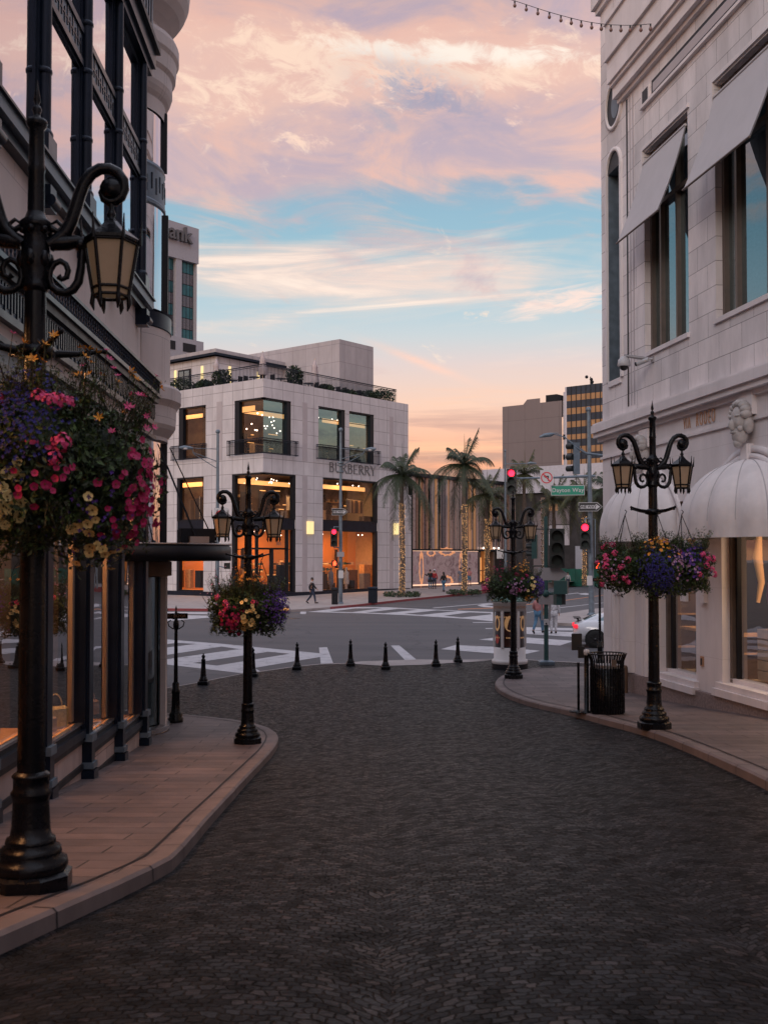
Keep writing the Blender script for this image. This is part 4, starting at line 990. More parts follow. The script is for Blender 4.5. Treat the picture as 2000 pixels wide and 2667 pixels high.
# shop bays at street level
for i, s_ in enumerate(colsS):
    if s_ < s0L: continue
    b = MB(); zg = gz(-3.8, s_)+.1
    FL.box(b, s_-.20, s_+.14, zg+.55, zsw, -.40, -.04, 'navy_metal'); FL.box(b, s_-.14, s_+.08, zg+.55, zsw, -.04, .0, 'navy_metal'); FL.box(b, s_-.16, s_+.10, zg+.52, zg+.62, -.3, .05, 'pole_grey')
    FL.box(b, s_-.11, s_+.07, zg+.0, zg+.52, -.3, .03, 'navy_metal'); FL.box(b, s_-.14, s_+.10, zg+.16, zg+.24, -.3, .06, 'pole_grey'); FL.box(b, s_-.15, s_+.11, zg-.1, zg+.14, -.3, .07, 'navy_metal')
    FL.box(b, s_-.17, s_+.14, zsw-.35, zsw-.02, .0, .05, 'navy_metal')
    b.build('pier', LB, world=True)
    if i == 0: continue
for i in range(len(colsS)-1):
    hi, lo = colsS[i]-.20, colsS[i+1]+.14
    if hi < s0L: break
    zs = sill_z(hi); zg0 = gz(-3.8, lo)
    fm = MB()
    FL.box(fm, lo, hi, zsw-.12, zsw, -.34, -.12, 'navy_metal'); FL.box(fm, lo, hi, zs, zs+.03, -.15, -.08, 'steel'); FL.box(fm, lo, hi, zs-.06, zs, -.15, -.09, 'dark_frame'); FL.box(fm, lo, hi, zs-.16, zs-.06, -.36, -.03, 'navy_metal')
    FL.box(fm, hi-.11, hi, zs+.05, zsw, -.25, -.19, 'cream_wall')
    wf = fm.build('shop_window', LB, world=True)
    p = MB(); FL.quad(p, lo, hi-.11, zs+.05, zsw-.1, -.15, 'shop_glass'); p.build('pane', wf, world=True)
    st = MB(); FL.box(st, lo-.1, hi+.1, -.2, zs-.16, -.3, -.10, 'pink_stone'); FL.box(st, lo-.1, hi+.1, zs-.24, zs-.16, -.3, -.06, 'dark_frame'); FL.box(st, lo-.1, hi+.1, zs-.60, zs-.52, -.3, -.07, 'dark_frame'); st.build('stallriser', LB, world=True)
    it = MB(); za = zs+.02
    it.face([FL.P(lo, za, -.15), FL.P(hi, za, -.15), FL.P(hi, za, -1.5), FL.P(lo, za, -1.5)], 'wood_display')
    it.face([FL.P(lo, zsw, -.3), FL.P(hi, zsw, -.3), FL.P(hi, zsw, -1.5), FL.P(lo, zsw, -1.5)], 'brown_wall')
    it.face([FL.P(lo-.3, za, -1.5), FL.P(hi+.3, za, -1.5), FL.P(hi+.3, zsw, -1.5), FL.P(lo-.3, zsw, -1.5)], 'brown_wall')
    FL.box(it, hi+.02, hi+.06, za, zsw, -1.5, -.27, 'interior_dark'); FL.box(it, lo-.06, lo-.02, za, zsw, -1.5, -.3, 'brown_wall')
    it.build('shop_interior', LB, world=True)
    area('shop_lamp', FL.P((lo+hi)/2, zsw-.15, -.75), .5, 125, (1, .46, .18))
for k, (s_, m, sc_) in enumerate(((13.85, 'fl_yellow', 1.0), (15.8, 'gold_letter', .8), (13.5, 'cream_wall', .7))):
    p = FL.P(s_, sill_z(15.2 if k == 1 else 14.2)+.03, -.34)
    tag(bag(p, m, sc_, .9).build('handbag'), ['straw yellow handbag in the second lit bay of the left shop', 'small golden handbag in the third lit bay of the left shop', 'small cream handbag behind the straw yellow one'][k], 'handbag', 'handbags in the left shop window')

# ------------------------------------------------------------------ corner turret
TC = (-5.4, 20.3)
def px_r(px): u = (px-1000)/2800; return abs(TC[0]-u*TC[1])/sqrt(1+u*u)
def tz(py): return at_y(430, py, 20.05).z
b = MB(); FL.box(b, -26, s0L-.01, -.3, ztopL-.3, -14, -.1, 'turret_stone'); b.build('wall', LB, world=True)
b = MB(); FR.box(b, -26, sN-.01, -.3, zc2+1.5, -18, -.05, 'limestone'); b.build('wall', RB, world=True)
TU = thing('corner_turret', 'round stone turret with curved glass and disc canopy, left of the crossing', 'turret', (TC[0], TC[1], 0))
def ringp(name, prof, m, n=48, smooth=True, parent=None, cap=False):
    b = MB(); b.lathe(prof, (*TC, 0), m, n, smooth, cap, split=True); return b.build(name, parent or TU, world=True)
R0 = px_r(442)
ringp('base', [(R0, -.2), (R0, tz(1905)), (R0-.03, tz(1900))], 'turret_stone')
ringp('base_ledge', [(R0-.05, tz(1907)), (R0+.03, tz(1905)), (R0+.03, tz(1893)), (R0-.08, tz(1888))], 'steel')
rg = px_r(424)
def curved_glass(z0, z1, rr, m='sky_glass'):
    g_ = ringp('curved_window', [(rr, z0), (rr, z1)], m)
    b = MB()
    for k in range(5):
        a = radians(8+70*k); c = (TC[0]+rr*cos(a), TC[1]+rr*sin(a)); b.box((c[0], c[1], (z0+z1)/2), (.16, .13, z1-z0), 'dark_frame', a)
    b.build('mullion', g_, world=True); return g_
core = ringp('core', [(rg-.12, -.1), (rg-.12, tz(240))], 'interior_dark')
curved_glass(tz(1892), tz(1498), rg, 'window_blue')
b = MB()
for a in (-4, 40): 
    a = radians(a); b.box((TC[0]+(R0-.05)*cos(a), TC[1]+(R0-.05)*sin(a), (tz(1892)+tz(1498))/2), (.1, .12, tz(1498)-tz(1892)), 'turret_stone', a)
b.build('stone_jamb', TU, world=True)
ringp('stone_ring', [(rg, tz(1503)), (px_r(449), tz(1500)), (px_r(449), tz(1463)), (rg, tz(1460))], 'brown_wall')
rc = px_r(603)
b = MB(); zc_, zd_ = tz(1461), tz(1416); b.lathe([(.9, zc_), (rc, zc_), (rc, zd_-.06), (rc-.04, zd_-.04), (rc, zd_), (.9, zd_)], (*TC, 0), 'dark_frame', 72, True, False); cn = b.build('canopy', TU, world=True)
b = MB(); b.lathe([(rc+.003, zd_-.03), (rc+.012, zd_-.02), (rc+.003, zd_-.002)], (*TC, 0), 'steel', 72, True, False); b.build('rim', cn, world=True)
b = MB(); pb = (TC[0]+1.95, TC[1]-.5); b.box((pb[0], pb[1], zd_+.14), (.62, .5, .26), 'soffit_dark', .3); b.box((pb[0]+.12, pb[1]-.42, zd_+.06), (.34, .2, .12), 'sign_back', .3)
tag(b.build('equipment_box'), 'dark equipment box with pale ballast on top of the turret canopy', 'box')
curved_glass(zd_, tz(1150), rg)
ringp('drum', [(rg, tz(1152)), (px_r(437), tz(1148)), (px_r(437), tz(1138)), (px_r(452), tz(1118)), (px_r(457), tz(1108)), (px_r(459), tz(1062)), (px_r(463), tz(1056)), (px_r(471), tz(1046)), (px_r(471), tz(1016)), (px_r(466), tz(1008)), (R0, tz(1003))], 'turret_stone')
ringp('shaft', [(R0, tz(1003)), (R0, tz(862))], 'turret_stone')
ringp('metal_band', [(R0, tz(862)), (R0+.02, tz(860)), (R0+.02, tz(822)), (R0+.05, tz(818)), (R0-.05, tz(812)), (rg, tz(810))], 'navy_metal')
curved_glass(tz(810), tz(545), rg)
ringp('metal_band', [(rg, tz(545)), (px_r(428), tz(540)), (px_r(428), tz(532)), (px_r(426), tz(528)), (px_r(425), tz(446)), (px_r(427), tz(440)), (px_r(424), tz(432)), (rg-.03, tz(430))], 'pole_grey')
b = MB()
for k in range(26):
    a = radians(-95+k*7); r_ = px_r(425.6); off = 5 if k % 2 else -5
    b.box((TC[0]+r_*cos(a), TC[1]+r_*sin(a), tz(487+off)), (.02, .03, .30), 'navy_metal', a)
b.build('ornament', TU, world=True)
curved_glass(tz(430), tz(275), rg-.03)
ringp('cornice', [(rg, tz(300)), (px_r(424), tz(292)), (px_r(426), tz(262)), (px_r(434), tz(252)), (px_r(440), tz(240)), (px_r(444), tz(228)), (px_r(444), tz(196)), (px_r(452), tz(186)), (px_r(455), tz(150)), (px_r(461), tz(140)), (px_r(461), tz(112)), (px_r(455), tz(98)), (px_r(430), tz(84)), (px_r(417), tz(80)), (px_r(417), tz(62))], 'turret_stone')
ringp('crown', [(px_r(417), tz(62)), (px_r(440), tz(48)), (px_r(462), tz(30)), (px_r(476), tz(10)), (px_r(486), tz(-14)), (px_r(490), tz(-50)), (px_r(490), tz(-90)), (0.2, tz(-92))], 'turret_stone')
for k, a in enumerate((-50, -22, 8, 40, 75)):
    b = MB(); a = radians(a); p0 = V((TC[0]+R0*cos(a), TC[1]+R0*sin(a), tz(1160))); p1 = V((TC[0]+(rc-.3)*cos(a), TC[1]+(rc-.3)*sin(a), zd_))
    b.tube([p0, p1], .012, 'dark_frame', 5); b.ball(p1, .05, 'dark_frame', 8); b.build('tie_rod', cn, world=True)
b = MB(); b.prism([(-26, 19.3), (-6.6, 19.3), (-7.0, 30), (-26, 30)], -.2, ztopL-.2, 'turret_stone'); tag(b.build('side_wing'), 'plain stone wing of the left shop building behind the turret', 'building')
# ================================================================== CORNER STORE ACROSS THE CROSSING
CB = (-9.56, 85.0)
BR = Fac(CB, (2270/2800, 1)); BL = Fac(CB, (-3435/2800, 1))
if BR.n.y > 0: BR.n = -BR.n
if BL.n.y > 0: BL.n = -BL.n
ST = thing('fashion_store', 'three storey pale stone fashion store with lit corner windows and roof terrace', 'store building', (CB[0], CB[1], 0))
R = lambda px, py: BR.sz(px, py)
Lf = lambda px, py: BL.sz(px, py)
ztop = R(686, 985)[1]
SR = R(1063, 1100)[0]; SLn = 30.0
zp0 = R(690, 1545)[1]
# openings
up_t = R(686, 1034)[1]; up_b = R(686, 1180)[1]; lo_t = R(686, 1230)[1]; bd_t = R(841, 1356)[1]; bd_b = R(841, 1379)[1]
cwR = R(758.5, 1100)[0]; cwL = Lf(611, 1100)[0]; clR = R(771, 1300)[0]; clL = Lf(604, 1300)[0]
w2a, w2b = R(829.6, 1100)[0], R(899, 1100)[0]; w3a, w3b = R(909.6, 1100)[0], R(974, 1100)[0]
lw_a, lw_b = R(841, 1300)[0], R(984, 1300)[0]
sl_a, sl_b = Lf(536.6, 1100)[0], Lf(466, 1100)[0]; sm_a, sm_b = Lf(531, 1300)[0], Lf(461, 1300)[0]
holesR = [(0, cwR, up_b, up_t), (0, clR, zp0, lo_t), (w2a, w2b, up_b, up_t), (w3a, w3b, up_b, up_t), (lw_a, lw_b, zp0, lo_t)]
holesL = [(0, cwL, up_b, up_t), (0, clL, zp0, lo_t), (sl_a, sl_b, up_b, up_t), (sm_a, sm_b, zp0, lo_t), (sl_b+4, sl_b+7, up_b, up_t), (sl_b+4, sl_b+7, zp0, lo_t)]
wall = MB()
BR.wall(wall, 0, SR, zp0, ztop, holesR, 'store_stone', .45); BL.wall(wall, 0, SLn, zp0, ztop, holesL, 'store_stone', .45)
deck = [BR.P(0, ztop-.25), BR.P(SR, ztop-.25), BR.P(SR, ztop-.25)+BL.d*SLn, BL.P(SLn, ztop-.25)]
wall.face(deck, 'store_stone_dark')
for f_, s_ in ((BR, SR), (BL, SLn)):
    f_.box(wall, 0 if f_ is BL else -.0, s_, ztop-.25, ztop, -.35, -.002, 'store_stone')
pe = BR.P(SR, 0); wall.face([pe, pe+BL.d*SLn, pe+BL.d*SLn+V((0, 0, ztop)), pe+V((0, 0, ztop))], 'store_stone')
q0 = BL.P(SLn, 0); wall.face([q0, q0+BR.d*SR, q0+BR.d*SR+V((0, 0, ztop)), q0+V((0, 0, ztop))], 'store_stone')
wall.build('wall', ST, world=True)
b = MB(); BR.box(b, -.02, SR+.2, -.3, zp0, -.3, .06, 'navy_metal'); BL.box(b, -.02, SLn, -.3, zp0, -.3, .06, 'navy_metal'); b.build('plinth', ST, world=True)
b = MB(); BR.box(b, SR, SR+.55, -.3, R(1070, 1290)[1], -.5, .0, 'store_stone'); BR.box(b, SR+.45, SR+.62, -.2, R(1080, 1255)[1], -.5, .05, 'dark_frame'); b.build('side_return', ST, world=True)
for (a, c) in ((R(788, 1100)[0], R(801, 1100)[0]), (R(1014, 1100)[0], R(1024, 1100)[0])): 
    b = MB(); BR.box(b, a, c, up_b-.3, up_t+.1, 0, .012, 'store_stone_dark'); b.build('recess_shade_strip', ST, world=True); b = MB(); BR.box(b, a, c, zp0, lo_t+.05, 0, .012, 'store_stone_dark'); b.build('recess_shade_strip', ST, world=True)  # raised darker strips imitate the shade of recessed ones
b = MB(); a, c = Lf(579, 1100)[0], Lf(565, 1100)[0]; BL.box(b, a, c, up_b-.3, up_t+.1, 0, .012, 'store_stone_dark'); b.build('recess_shade_strip', ST, world=True)
# interiors: three storeys of lit rooms behind the glass
fl = [(zp0, bd_b, 'g'), (bd_t, lo_t, 'm'), (up_b, up_t, 'u')]
def inner(a, z, dep): return BR.P(a, z, -dep)
for (z0, z1, k) in fl:
    it = MB(); D = 7.5 if k != 'g' else 6
    Cn = V((BR.P(0, 0).x, BR.P(0, 0).y, 0)); ir = BR.d; il = BL.d
    def Q(a, l, z): return Cn+ir*a+il*l+V((0, 0, z))
    wl = 'glow_wall' if k == 'g' else 'brown_wall'
    fz, cz_ = z0-.02, z1+.25
    W = SR-.5; Ln = sl_b+8
    it.face([Q(.3, D, fz), Q(W, D, fz), Q(W, D, cz_), Q(.3, D, cz_)], wl)                # back wall seen through right face
    it.face([Q(D, .3, fz), Q(D, Ln, fz), Q(D, Ln, cz_), Q(D, .3, cz_)], wl) if False else None
    it.face([Q(.3, .3, fz), Q(W, .3, fz), Q(W, Ln, fz), Q(.3, Ln, fz)], 'wood_display' if k == 'g' else 'brown_wall')
    it.face([Q(.3, .3, cz_), Q(W, .3, cz_), Q(W, Ln, cz_), Q(.3, Ln, cz_)], 'brown_wall' if k != 'g' else 'cream_wall')
    it.face([Q(W, .3, fz), Q(W, D, fz), Q(W, D, cz_), Q(W, .3, cz_)], 'cream_wall')
    it.face([Q(.3, Ln, fz), Q(D, Ln, fz), Q(D, Ln, cz_), Q(.3, Ln, cz_)], 'cream_wall')
    it.face([Q(4.5, D+.1, fz), Q(4.5, Ln, fz), Q(4.5, Ln, cz_), Q(4.5, D+.1, cz_)], wl)
    it.build('interior', ST, world=True)
    cv = MB()
    # glowing ceiling coves
    for (a0, l0, a1, l1) in ((2.2, 5.2, 9, 5.2), (11.5, 4.2, 17.5, 4.2), (2.6, 9.5, 2.6, 14.5), (2.0, 3.0, 2.0, 6.4)):
        if k == 'g': continue
        zz = z1-.55; p, q = Q(a0, l0, zz), Q(a1, l1, zz)
        u_ = (q-p).normalized(); n_ = V((-u_.y, u_.x, 0)); n_ = n_ if n_.y < 0 else -n_
        cv.face([p, q, q+V((0, 0, .38)), p+V((0, 0, .38))], 'cove_light')
    for j in range(30 if k != 'g' else 18):
        c = Q(random.uniform(1, 8), random.uniform(1, 6), z1-(random.uniform(.1, .5) if k != 'u' else random.uniform(.6, 2.2))); cv.ball(c, .05 if k != 'u' else .07, 'spot_light', 6)
    for j in range(5):
        c = Q(random.uniform(10, 17), random.uniform(1, 4), z1-.3); cv.ball(c, .06, 'spot_light', 6)
    for j in range(10): q_ = Q(random.uniform(1, 17), random.uniform(1.2, 5), z0+random.uniform(.6, 2.6)); cv.box(q_, (random.uniform(.2, 1.1), .1, .06), 'cove_light', math.atan2(ir.y, ir.x))
    cv.build('ceiling_light', ST, world=True)
    fn = MB()
    for j in range(26 if k == 'g' else 16):
        a0, l0 = random.uniform(1.2, 17), random.uniform(1.0, 5.5); h0 = random.uniform(.6, 2.3); fn.box(Q(a0, l0, fz+h0/2), (random.uniform(.3, 1.4), random.uniform(.2, .6), h0), random.choice(['brown_wall', 'soffit_dark', 'wood_display', 'cloth_grey', 'interior_dark']), math.atan2(ir.y, ir.x))
    for j in range(8): fn.box(Q(1.5, 4+j*1.3, fz+1.0), (.4, .7, random.uniform(.8, 2)), random.choice(['brown_wall', 'soffit_dark', 'wood_display']), math.atan2(ir.y, ir.x))
    fn.build('fittings', ST, world=True)
    # shelving with goods
    sh = MB()
    for (a0, l0, n) in ((3.0, D-.5, 3), (6.5, D-.5, 3), (12.0, D-.6, 3), (14.8, D-.6, 2)):
        base = fz
        for m_ in range(4):
            z_ = base+.5+m_*.55
            if z_ > cz_-.6: break
            p = Q(a0+1.2, l0, z_); M3 = Matrix((ir, il, V((0, 0, 1)))).transposed(); sh.box(p, (2.4, .35, .05), 'wood_display', M=M3)
            for q in range(7):
                sh.box(Q(a0+.25+q*.33, l0, z_+.03+.10), (.2, .2, random.uniform(.12, .28)), random.choice(['cloth_black', 'cloth_teal', 'brown_wall', 'cream_wall', 'cloth_grey']), M=M3)
        sh.box(Q(a0, l0, (fz+z1)/2-.3), (.05, .38, 2.6), 'soffit_dark', M=M3)
    sh.build('shelving', ST, world=True)
    if k == 'm':
        rk = MB()
        for (a0, l0) in ((5.5, 2.6), (13.0, 2.4), (1.5, 9.0)):
            for q in range(12): rk.box(Q(a0+q*.16, l0, fz+1.5), (.05, .42, 1.15), random.choice(['cream_wall', 'cloth_black', 'wood_display', 'cloth_grey', 'brown_wall']), M=M3)
            rk.tube([Q(a0-.2, l0, fz+2.15), Q(a0+2.1, l0, fz+2.15)], .03, 'steel', 6); rk.tube([Q(a0-.2, l0, fz), Q(a0-.2, l0, fz+2.15)], .03, 'steel', 6); rk.tube([Q(a0+2.1, l0, fz), Q(a0+2.1, l0, fz+2.15)], .03, 'steel', 6)
        rk.build('clothes_rail', ST, world=True)
    pw = {'g': 330, 'm': 150, 'u': 80}[k]
    for (a0, l0) in ((4.5, 3.2), (13.5, 3.0), (2.2, 11.5)):
        area('store_lamp', Q(a0, l0, z1-.1), 2.2, pw, (1, .46, .16) if k == 'g' else (1, .60, .30))
for (a0, l0, m, lb) in ((11.4, 1.2, 'cloth_white', 'pale mannequin in a long light coat behind the ground floor store window'), (9.6, 1.4, 'cloth_grey', 'mannequin in a grey skirt at the left edge of the wide store window')):
    b = MB(); c = Cn+ir*a0+il*l0; b.lathe([(.22, .5), (.26, .75), (.20, 1.15), (.24, 1.5), (.10, 1.66), (.07, 1.72), (.10, 1.84), (.09, 1.95), (0, 1.99)], (c.x, c.y, zp0-.02), m, 12)
    for sg in (-1, 1): b.tube([c+ir*sg*.09+V((0, 0, zp0)), c+ir*sg*.08+V((0, 0, zp0+.6))], [.05, .07], m, 8); b.tube([c+ir*sg*.24+V((0, 0, zp0+1.45)), c+ir*sg*.28+V((0, 0, zp0+.95))], [.05, .04], m, 8)
    tag(b.build('mannequin'), lb, 'mannequin')
# glazing
def glaze(f_, a, c, z0, z1, m, mull=(), trans=None, fr='dark_frame', jamb=None):
    fm = MB()
    lo, hi = min(a, c), max(a, c)
    if lo == 0: lo = .32
    for x in (lo, hi-.1): 
        if x > .33: f_.box(fm, x, x+.1, z0, z1, -.40, -.24, fr)
    if jamb: f_.box(fm, hi-jamb, hi-.001, z0, z1, -.40, -.05, fr)
    f_.box(fm, lo, hi, z1-.12, z1, -.40, -.05, fr); f_.box(fm, lo, hi, z0, z0+.1, -.40, -.1, fr)
    for x in mull: f_.box(fm, x-.03, x+.03, z0, z1, -.36, -.27, fr)
    for z in (trans or ()): f_.box(fm, lo, hi, z-.025, z+.025, -.35, -.28, fr)
    wf = fm.build('window', ST, world=True); p = MB(); f_.quad(p, lo, hi, z0, z1, -.32, m); p.build('pane', wf, world=True); return wf
glaze(BR, 0, cwR, up_b, up_t, 'teal_glass', (), (up_t-1.0,), jamb=.42); glaze(BL, 0, cwL, up_b, up_t, 'store_glass', (), (up_t-1.0,), jamb=.5)
glaze(BR, w2a, w2b, up_b, up_t, 'teal_glass', (), (up_t-1.0,), jamb=.4); glaze(BR, w3a, w3b, up_b, up_t, 'teal_glass', (), (up_t-1.0,), jamb=.4)
glaze(BL, sl_a, sl_b, up_b, up_t, 'store_glass', (), (up_t-1.0,), jamb=.5); glaze(BL, sl_b+4, sl_b+7, up_b, up_t, 'store_glass', jamb=.5)
for f_, a, c in ((BR, 0, clR), (BL, 0, clL), (BR, lw_a, lw_b), (BL, sm_a, sm_b), (BL, sl_b+4, sl_b+7)):
    glaze(f_, a, c, bd_t, lo_t, 'store_glass', (), (), jamb=.3); glaze(f_, a, c, zp0, bd_b, 'store_glass', (), (bd_b-1.7,) if c in (clR, clL) else (), jamb=.3)
    b = MB(); f_.box(b, a, c, bd_b, bd_t, -.42, -.12, 'navy_metal'); b.build('floor_band', ST, world=True)
b = MB()
for x in (BR.P(1.4, 0), BR.P(3.0, 0)): pass
BR.box(b, 1.2, 1.36, zp0, bd_b-1.7, -.5, -.2, 'dark_frame'); BR.box(b, 2.95, 3.12, zp0, bd_b, -.5, -.2, 'dark_frame'); BL.box(b, 1.0, 1.12, zp0, bd_b, -.5, -.2, 'dark_frame'); BL.box(b, .05, 2.6, bd_b-1.72, bd_b-1.58, -.5, -.2, 'dark_frame')
for k in range(2): BR.box(b, 0, 3.0, bd_b-1.72, bd_b-1.58, -.5, -.2, 'dark_frame')
b.build('entrance_frame', ST, world=True)
def on_fac(f_, t, a, z, dep, sgn=1):
    M4 = Matrix.Identity(4); d = f_.d*sgn
    M4.col[0] = (*d, 0); M4.col[1] = (0, 0, 1, 0); M4.col[2] = (*f_.n, 0); M4.col[3] = (*f_.P(a, z, dep), 1)
    q = MB(); q.add(t, M4); return q
on_fac(BR, text_mb('301', .42, 'grey_letter', .02), 2.0, bd_b-1.25, -.24).build('house_number', ST, world=True)
# serif store name
def serif_word(word, h, m):
    G = {'B': (.80, [('v', .16, 0, 1), ('a', .16, .52, 1, .46), ('a', .16, 0, .54, .56)]), 'U': (.9, [('v', .16, .25, 1), ('v', .74, .25, 1, .05), ('u', .16, .74)]),
         'R': (.88, [('v', .16, 0, 1), ('a', .16, .48, 1, .50), ('l', .40, .50, .86, 0)]), 'E': (.76, [('v', .16, 0, 1), ('h', .16, .66, .97), ('h', .16, .58, .52), ('h', .16, .70, .03)]), 'Y': (.86, [('v', .43, 0, .45), ('l', .43, .45, .10, 1), ('l', .43, .45, .76, 1, .05)])}
    b = MB(); x = 0; dz = .02
    def seg(p, q, w):
        p, q = V((p[0], p[1], 0)), V((q[0], q[1], 0)); t = (q-p).normalized(); n = V((-t.y, t.x, 0))*w/2
        for z in (dz,): b.face([p+n+V((0, 0, z)), p-n+V((0, 0, z)), q-n+V((0, 0, z)), q+n+V((0, 0, z))], m)
    for ch in word:
        wd, st = G[ch]
        for s_ in st:
            if s_[0] == 'v':
                xx = x+s_[1]; tw = s_[4] if len(s_) > 4 else .15; seg((xx, s_[2]), (xx, s_[3]), tw)
                for yy in {s_[2], s_[3]}:
                    if yy in (0, 1): seg((xx-.14, yy+(.02 if yy == 0 else -.02)), (xx+.14, yy+(.02 if yy == 0 else -.02)), .05)
            elif s_[0] == 'h': seg((x+s_[1], s_[3]), (x+s_[2], s_[3]), .06); seg((x+s_[2], s_[3]-.1), (x+s_[2], s_[3]+.1), .05)
            elif s_[0] == 'a':
                x0, y0, y1, r_ = x+s_[1], s_[2], s_[3], s_[4]; cy_ = (y0+y1)/2; ry = (y1-y0)/2-.03
                P = [(x0+.06, cy_+ry)] + [(x0+r_*.5+r_*.5*sin(pi*i/10), cy_+ry*cos(pi*i/10)) for i in range(11)] + [(x0+.06, cy_-ry)]
                for i in range(len(P)-1): seg(P[i], P[i+1], .06+.09*sin(pi*i/(len(P)-2)))
            elif s_[0] == 'u':
                P = [(x+.45-.29*cos(pi*i/10), .27-.25*sin(pi*i/10)) for i in range(11)]
                for i in range(10): seg(P[i], P[i+1], .14-.009*i)
            elif s_[0] == 'l':
                seg((x+s_[1], s_[2]), (x+s_[3], s_[4]), s_[5] if len(s_) > 5 else .14)
                if s_[4] in (0, 1): seg((x+s_[3]-.11, s_[4]+(.02 if s_[4] == 0 else -.02)), (x+s_[3]+.13, s_[4]+(.02 if s_[4] == 0 else -.02)), .05)
        x += wd+.12
    o = MB(); o.add(b, Matrix.Diagonal((h, h, 1, 1)) @ Matrix.Translation((-x/2, -.5, 0))); return o
sA, zA = R(857, 1216); sB, zB = R(978, 1231)
wd = serif_word('BURBERRY', 1.0, 'grey_letter'); wid = max(v[0] for v in wd.v)-min(v[0] for v in wd.v)
hh = (sB-sA)/wid; tm = MB(); tm.add(wd, Matrix.Diagonal((hh, hh, 1, 1)))
on_fac(BR, tm, (sA+sB)/2, (R(917, 1222)[1]), .03).build('lettering', ST, world=True)
for (a, c, z0, z1) in ((R(798.7, 1390)[0], R(814, 1390)[0], R(806, 1391)[1], R(806, 1358)[1]), (R(1024.5, 1390)[0], R(1035, 1390)[0], R(1030, 1392)[1], R(1030, 1363)[1])):
    b = MB(); BR.box(b, a, c, z0, z1, 0, .16, 'sconce'); b.build('wall_light', ST, world=True)
# balconettes
def railing(name, pts, zb, h, parent, step=.14, m='navy_metal', rr=.022, rail=.035):
    b = MB()
    for p, q in zip(pts, pts[1:]):
        L_ = (q-p).length; n = max(1, int(L_/step)); M3 = Matrix(((q-p).normalized(), V((-(q-p).normalized().y, (q-p).normalized().x, 0)), V((0, 0, 1)))).transposed()
        c = (p+q)/2
        for zz, th in ((zb+h, rail*2), (zb+h-.14, rail), (zb+.05, rail*1.6)): b.box((c.x, c.y, zz), (L_+rail, rail*1.5, th), m, M=M3)
        for i in range(n+1):
            r_ = p+(q-p)*i/n; b.box((r_.x, r_.y, zb+h/2), (rr, rr, h), m, M=M3)
    return b.build(name, parent, world=True)
ub = up_b-.02; rh = R(686, 1141)[1]-up_b
crn = V((CB[0], CB[1], 0))+(BR.n+BL.n)*.35
railing('railing', [BR.P(cwR+.5, 0, .02), BR.P(cwR+.5, 0, .35), crn, BL.P(cwL+.5, 0, .35), BL.P(cwL+.5, 0, .02)], ub, rh, ST)
railing('railing', [BR.P(w2a-.25, 0, .02), BR.P(w2a-.25, 0, .35), BR.P(w3b+.5, 0, .35), BR.P(w3b+.5, 0, .02)], ub, rh, ST)
railing('railing', [BL.P(sl_a-.1, 0, .02), BL.P(sl_a-.1, 0, .35), BL.P(sl_b+.6, 0, .35), BL.P(sl_b+.6, 0, .02)], ub, rh, ST)
# roof terrace railing
dk = ztop-.02
cr2 = V((CB[0], CB[1], 0))-(BR.n+BL.n)*.5
sre = R(1043, 1100)[0]
railing('terrace_railing', [BR.P(sre, 0, -4), BR.P(sre, 0, -.5), cr2, BL.P(16, 0, -.5)], dk, 1.28, ST, .16)
# penthouse volumes
P1 = V((-3.94, 95, 0)); z1t = at_y(884, 883, 95).z
P2 = V((-14.6, 93, 0)); z2t = at_y(560, 909.5, 93).z; z2e = at_y(560, 927, 93).z
b = MB()
def block(b, P, lr, ll, z0, z1, m):
    a = P; c = P+BR.d*lr; e = c+BL.d*ll; f = P+BL.d*ll
    b.prism([(q.x, q.y) for q in (a, c, e, f)], z0, z1, m)
block(b, P1, 4.7, 13, ztop-.25, z1t, 'roof_stone'); b.build('roof_block', ST, world=True)
b = MB(); block(b, P2, 12, 14, ztop-.25, z2e, 'store_stone'); b.build('penthouse', ST, world=True)
b = MB(); block(b, P2+(BR.n+BL.n)*.5, 10.5, 14, z2e, z2e+.22, 'navy_metal'); block(b, P2+(BR.n+BL.n)*.3, 10.3, 14, z2e+.22, z2t, 'roof_stone'); b.build('penthouse_roof', ST, world=True)
PR = Fac((P2.x, P2.y), BR.d.xy); PL = Fac((P2.x, P2.y), BL.d.xy)
if PR.n.y > 0: PR.n = -PR.n
if PL.n.y > 0: PL.n = -PL.n
b = MB()
for a in (1.6, 5.2, 8.0): PL.box(b, a, a+.22, ztop+.9, z2e-.7, 0, .1, 'sconce')
for a in (1.5, 5.0): PR.box(b, a, a+.22, ztop+.9, z2e-.7, 0, .1, 'sconce')
b.build('wall_light', ST, world=True)
b = MB(); PL.box(b, 3.2, 4.9, ztop-.2, z2e-.75, 0, .08, 'dark_frame'); PL.box(b, 3.4, 4.0, ztop, z2e-.9, .08, .1, 'window_blue'); PL.box(b, 4.15, 4.75, ztop, z2e-.9, .08, .1, 'window_blue'); b.build('terrace_door', ST, world=True)
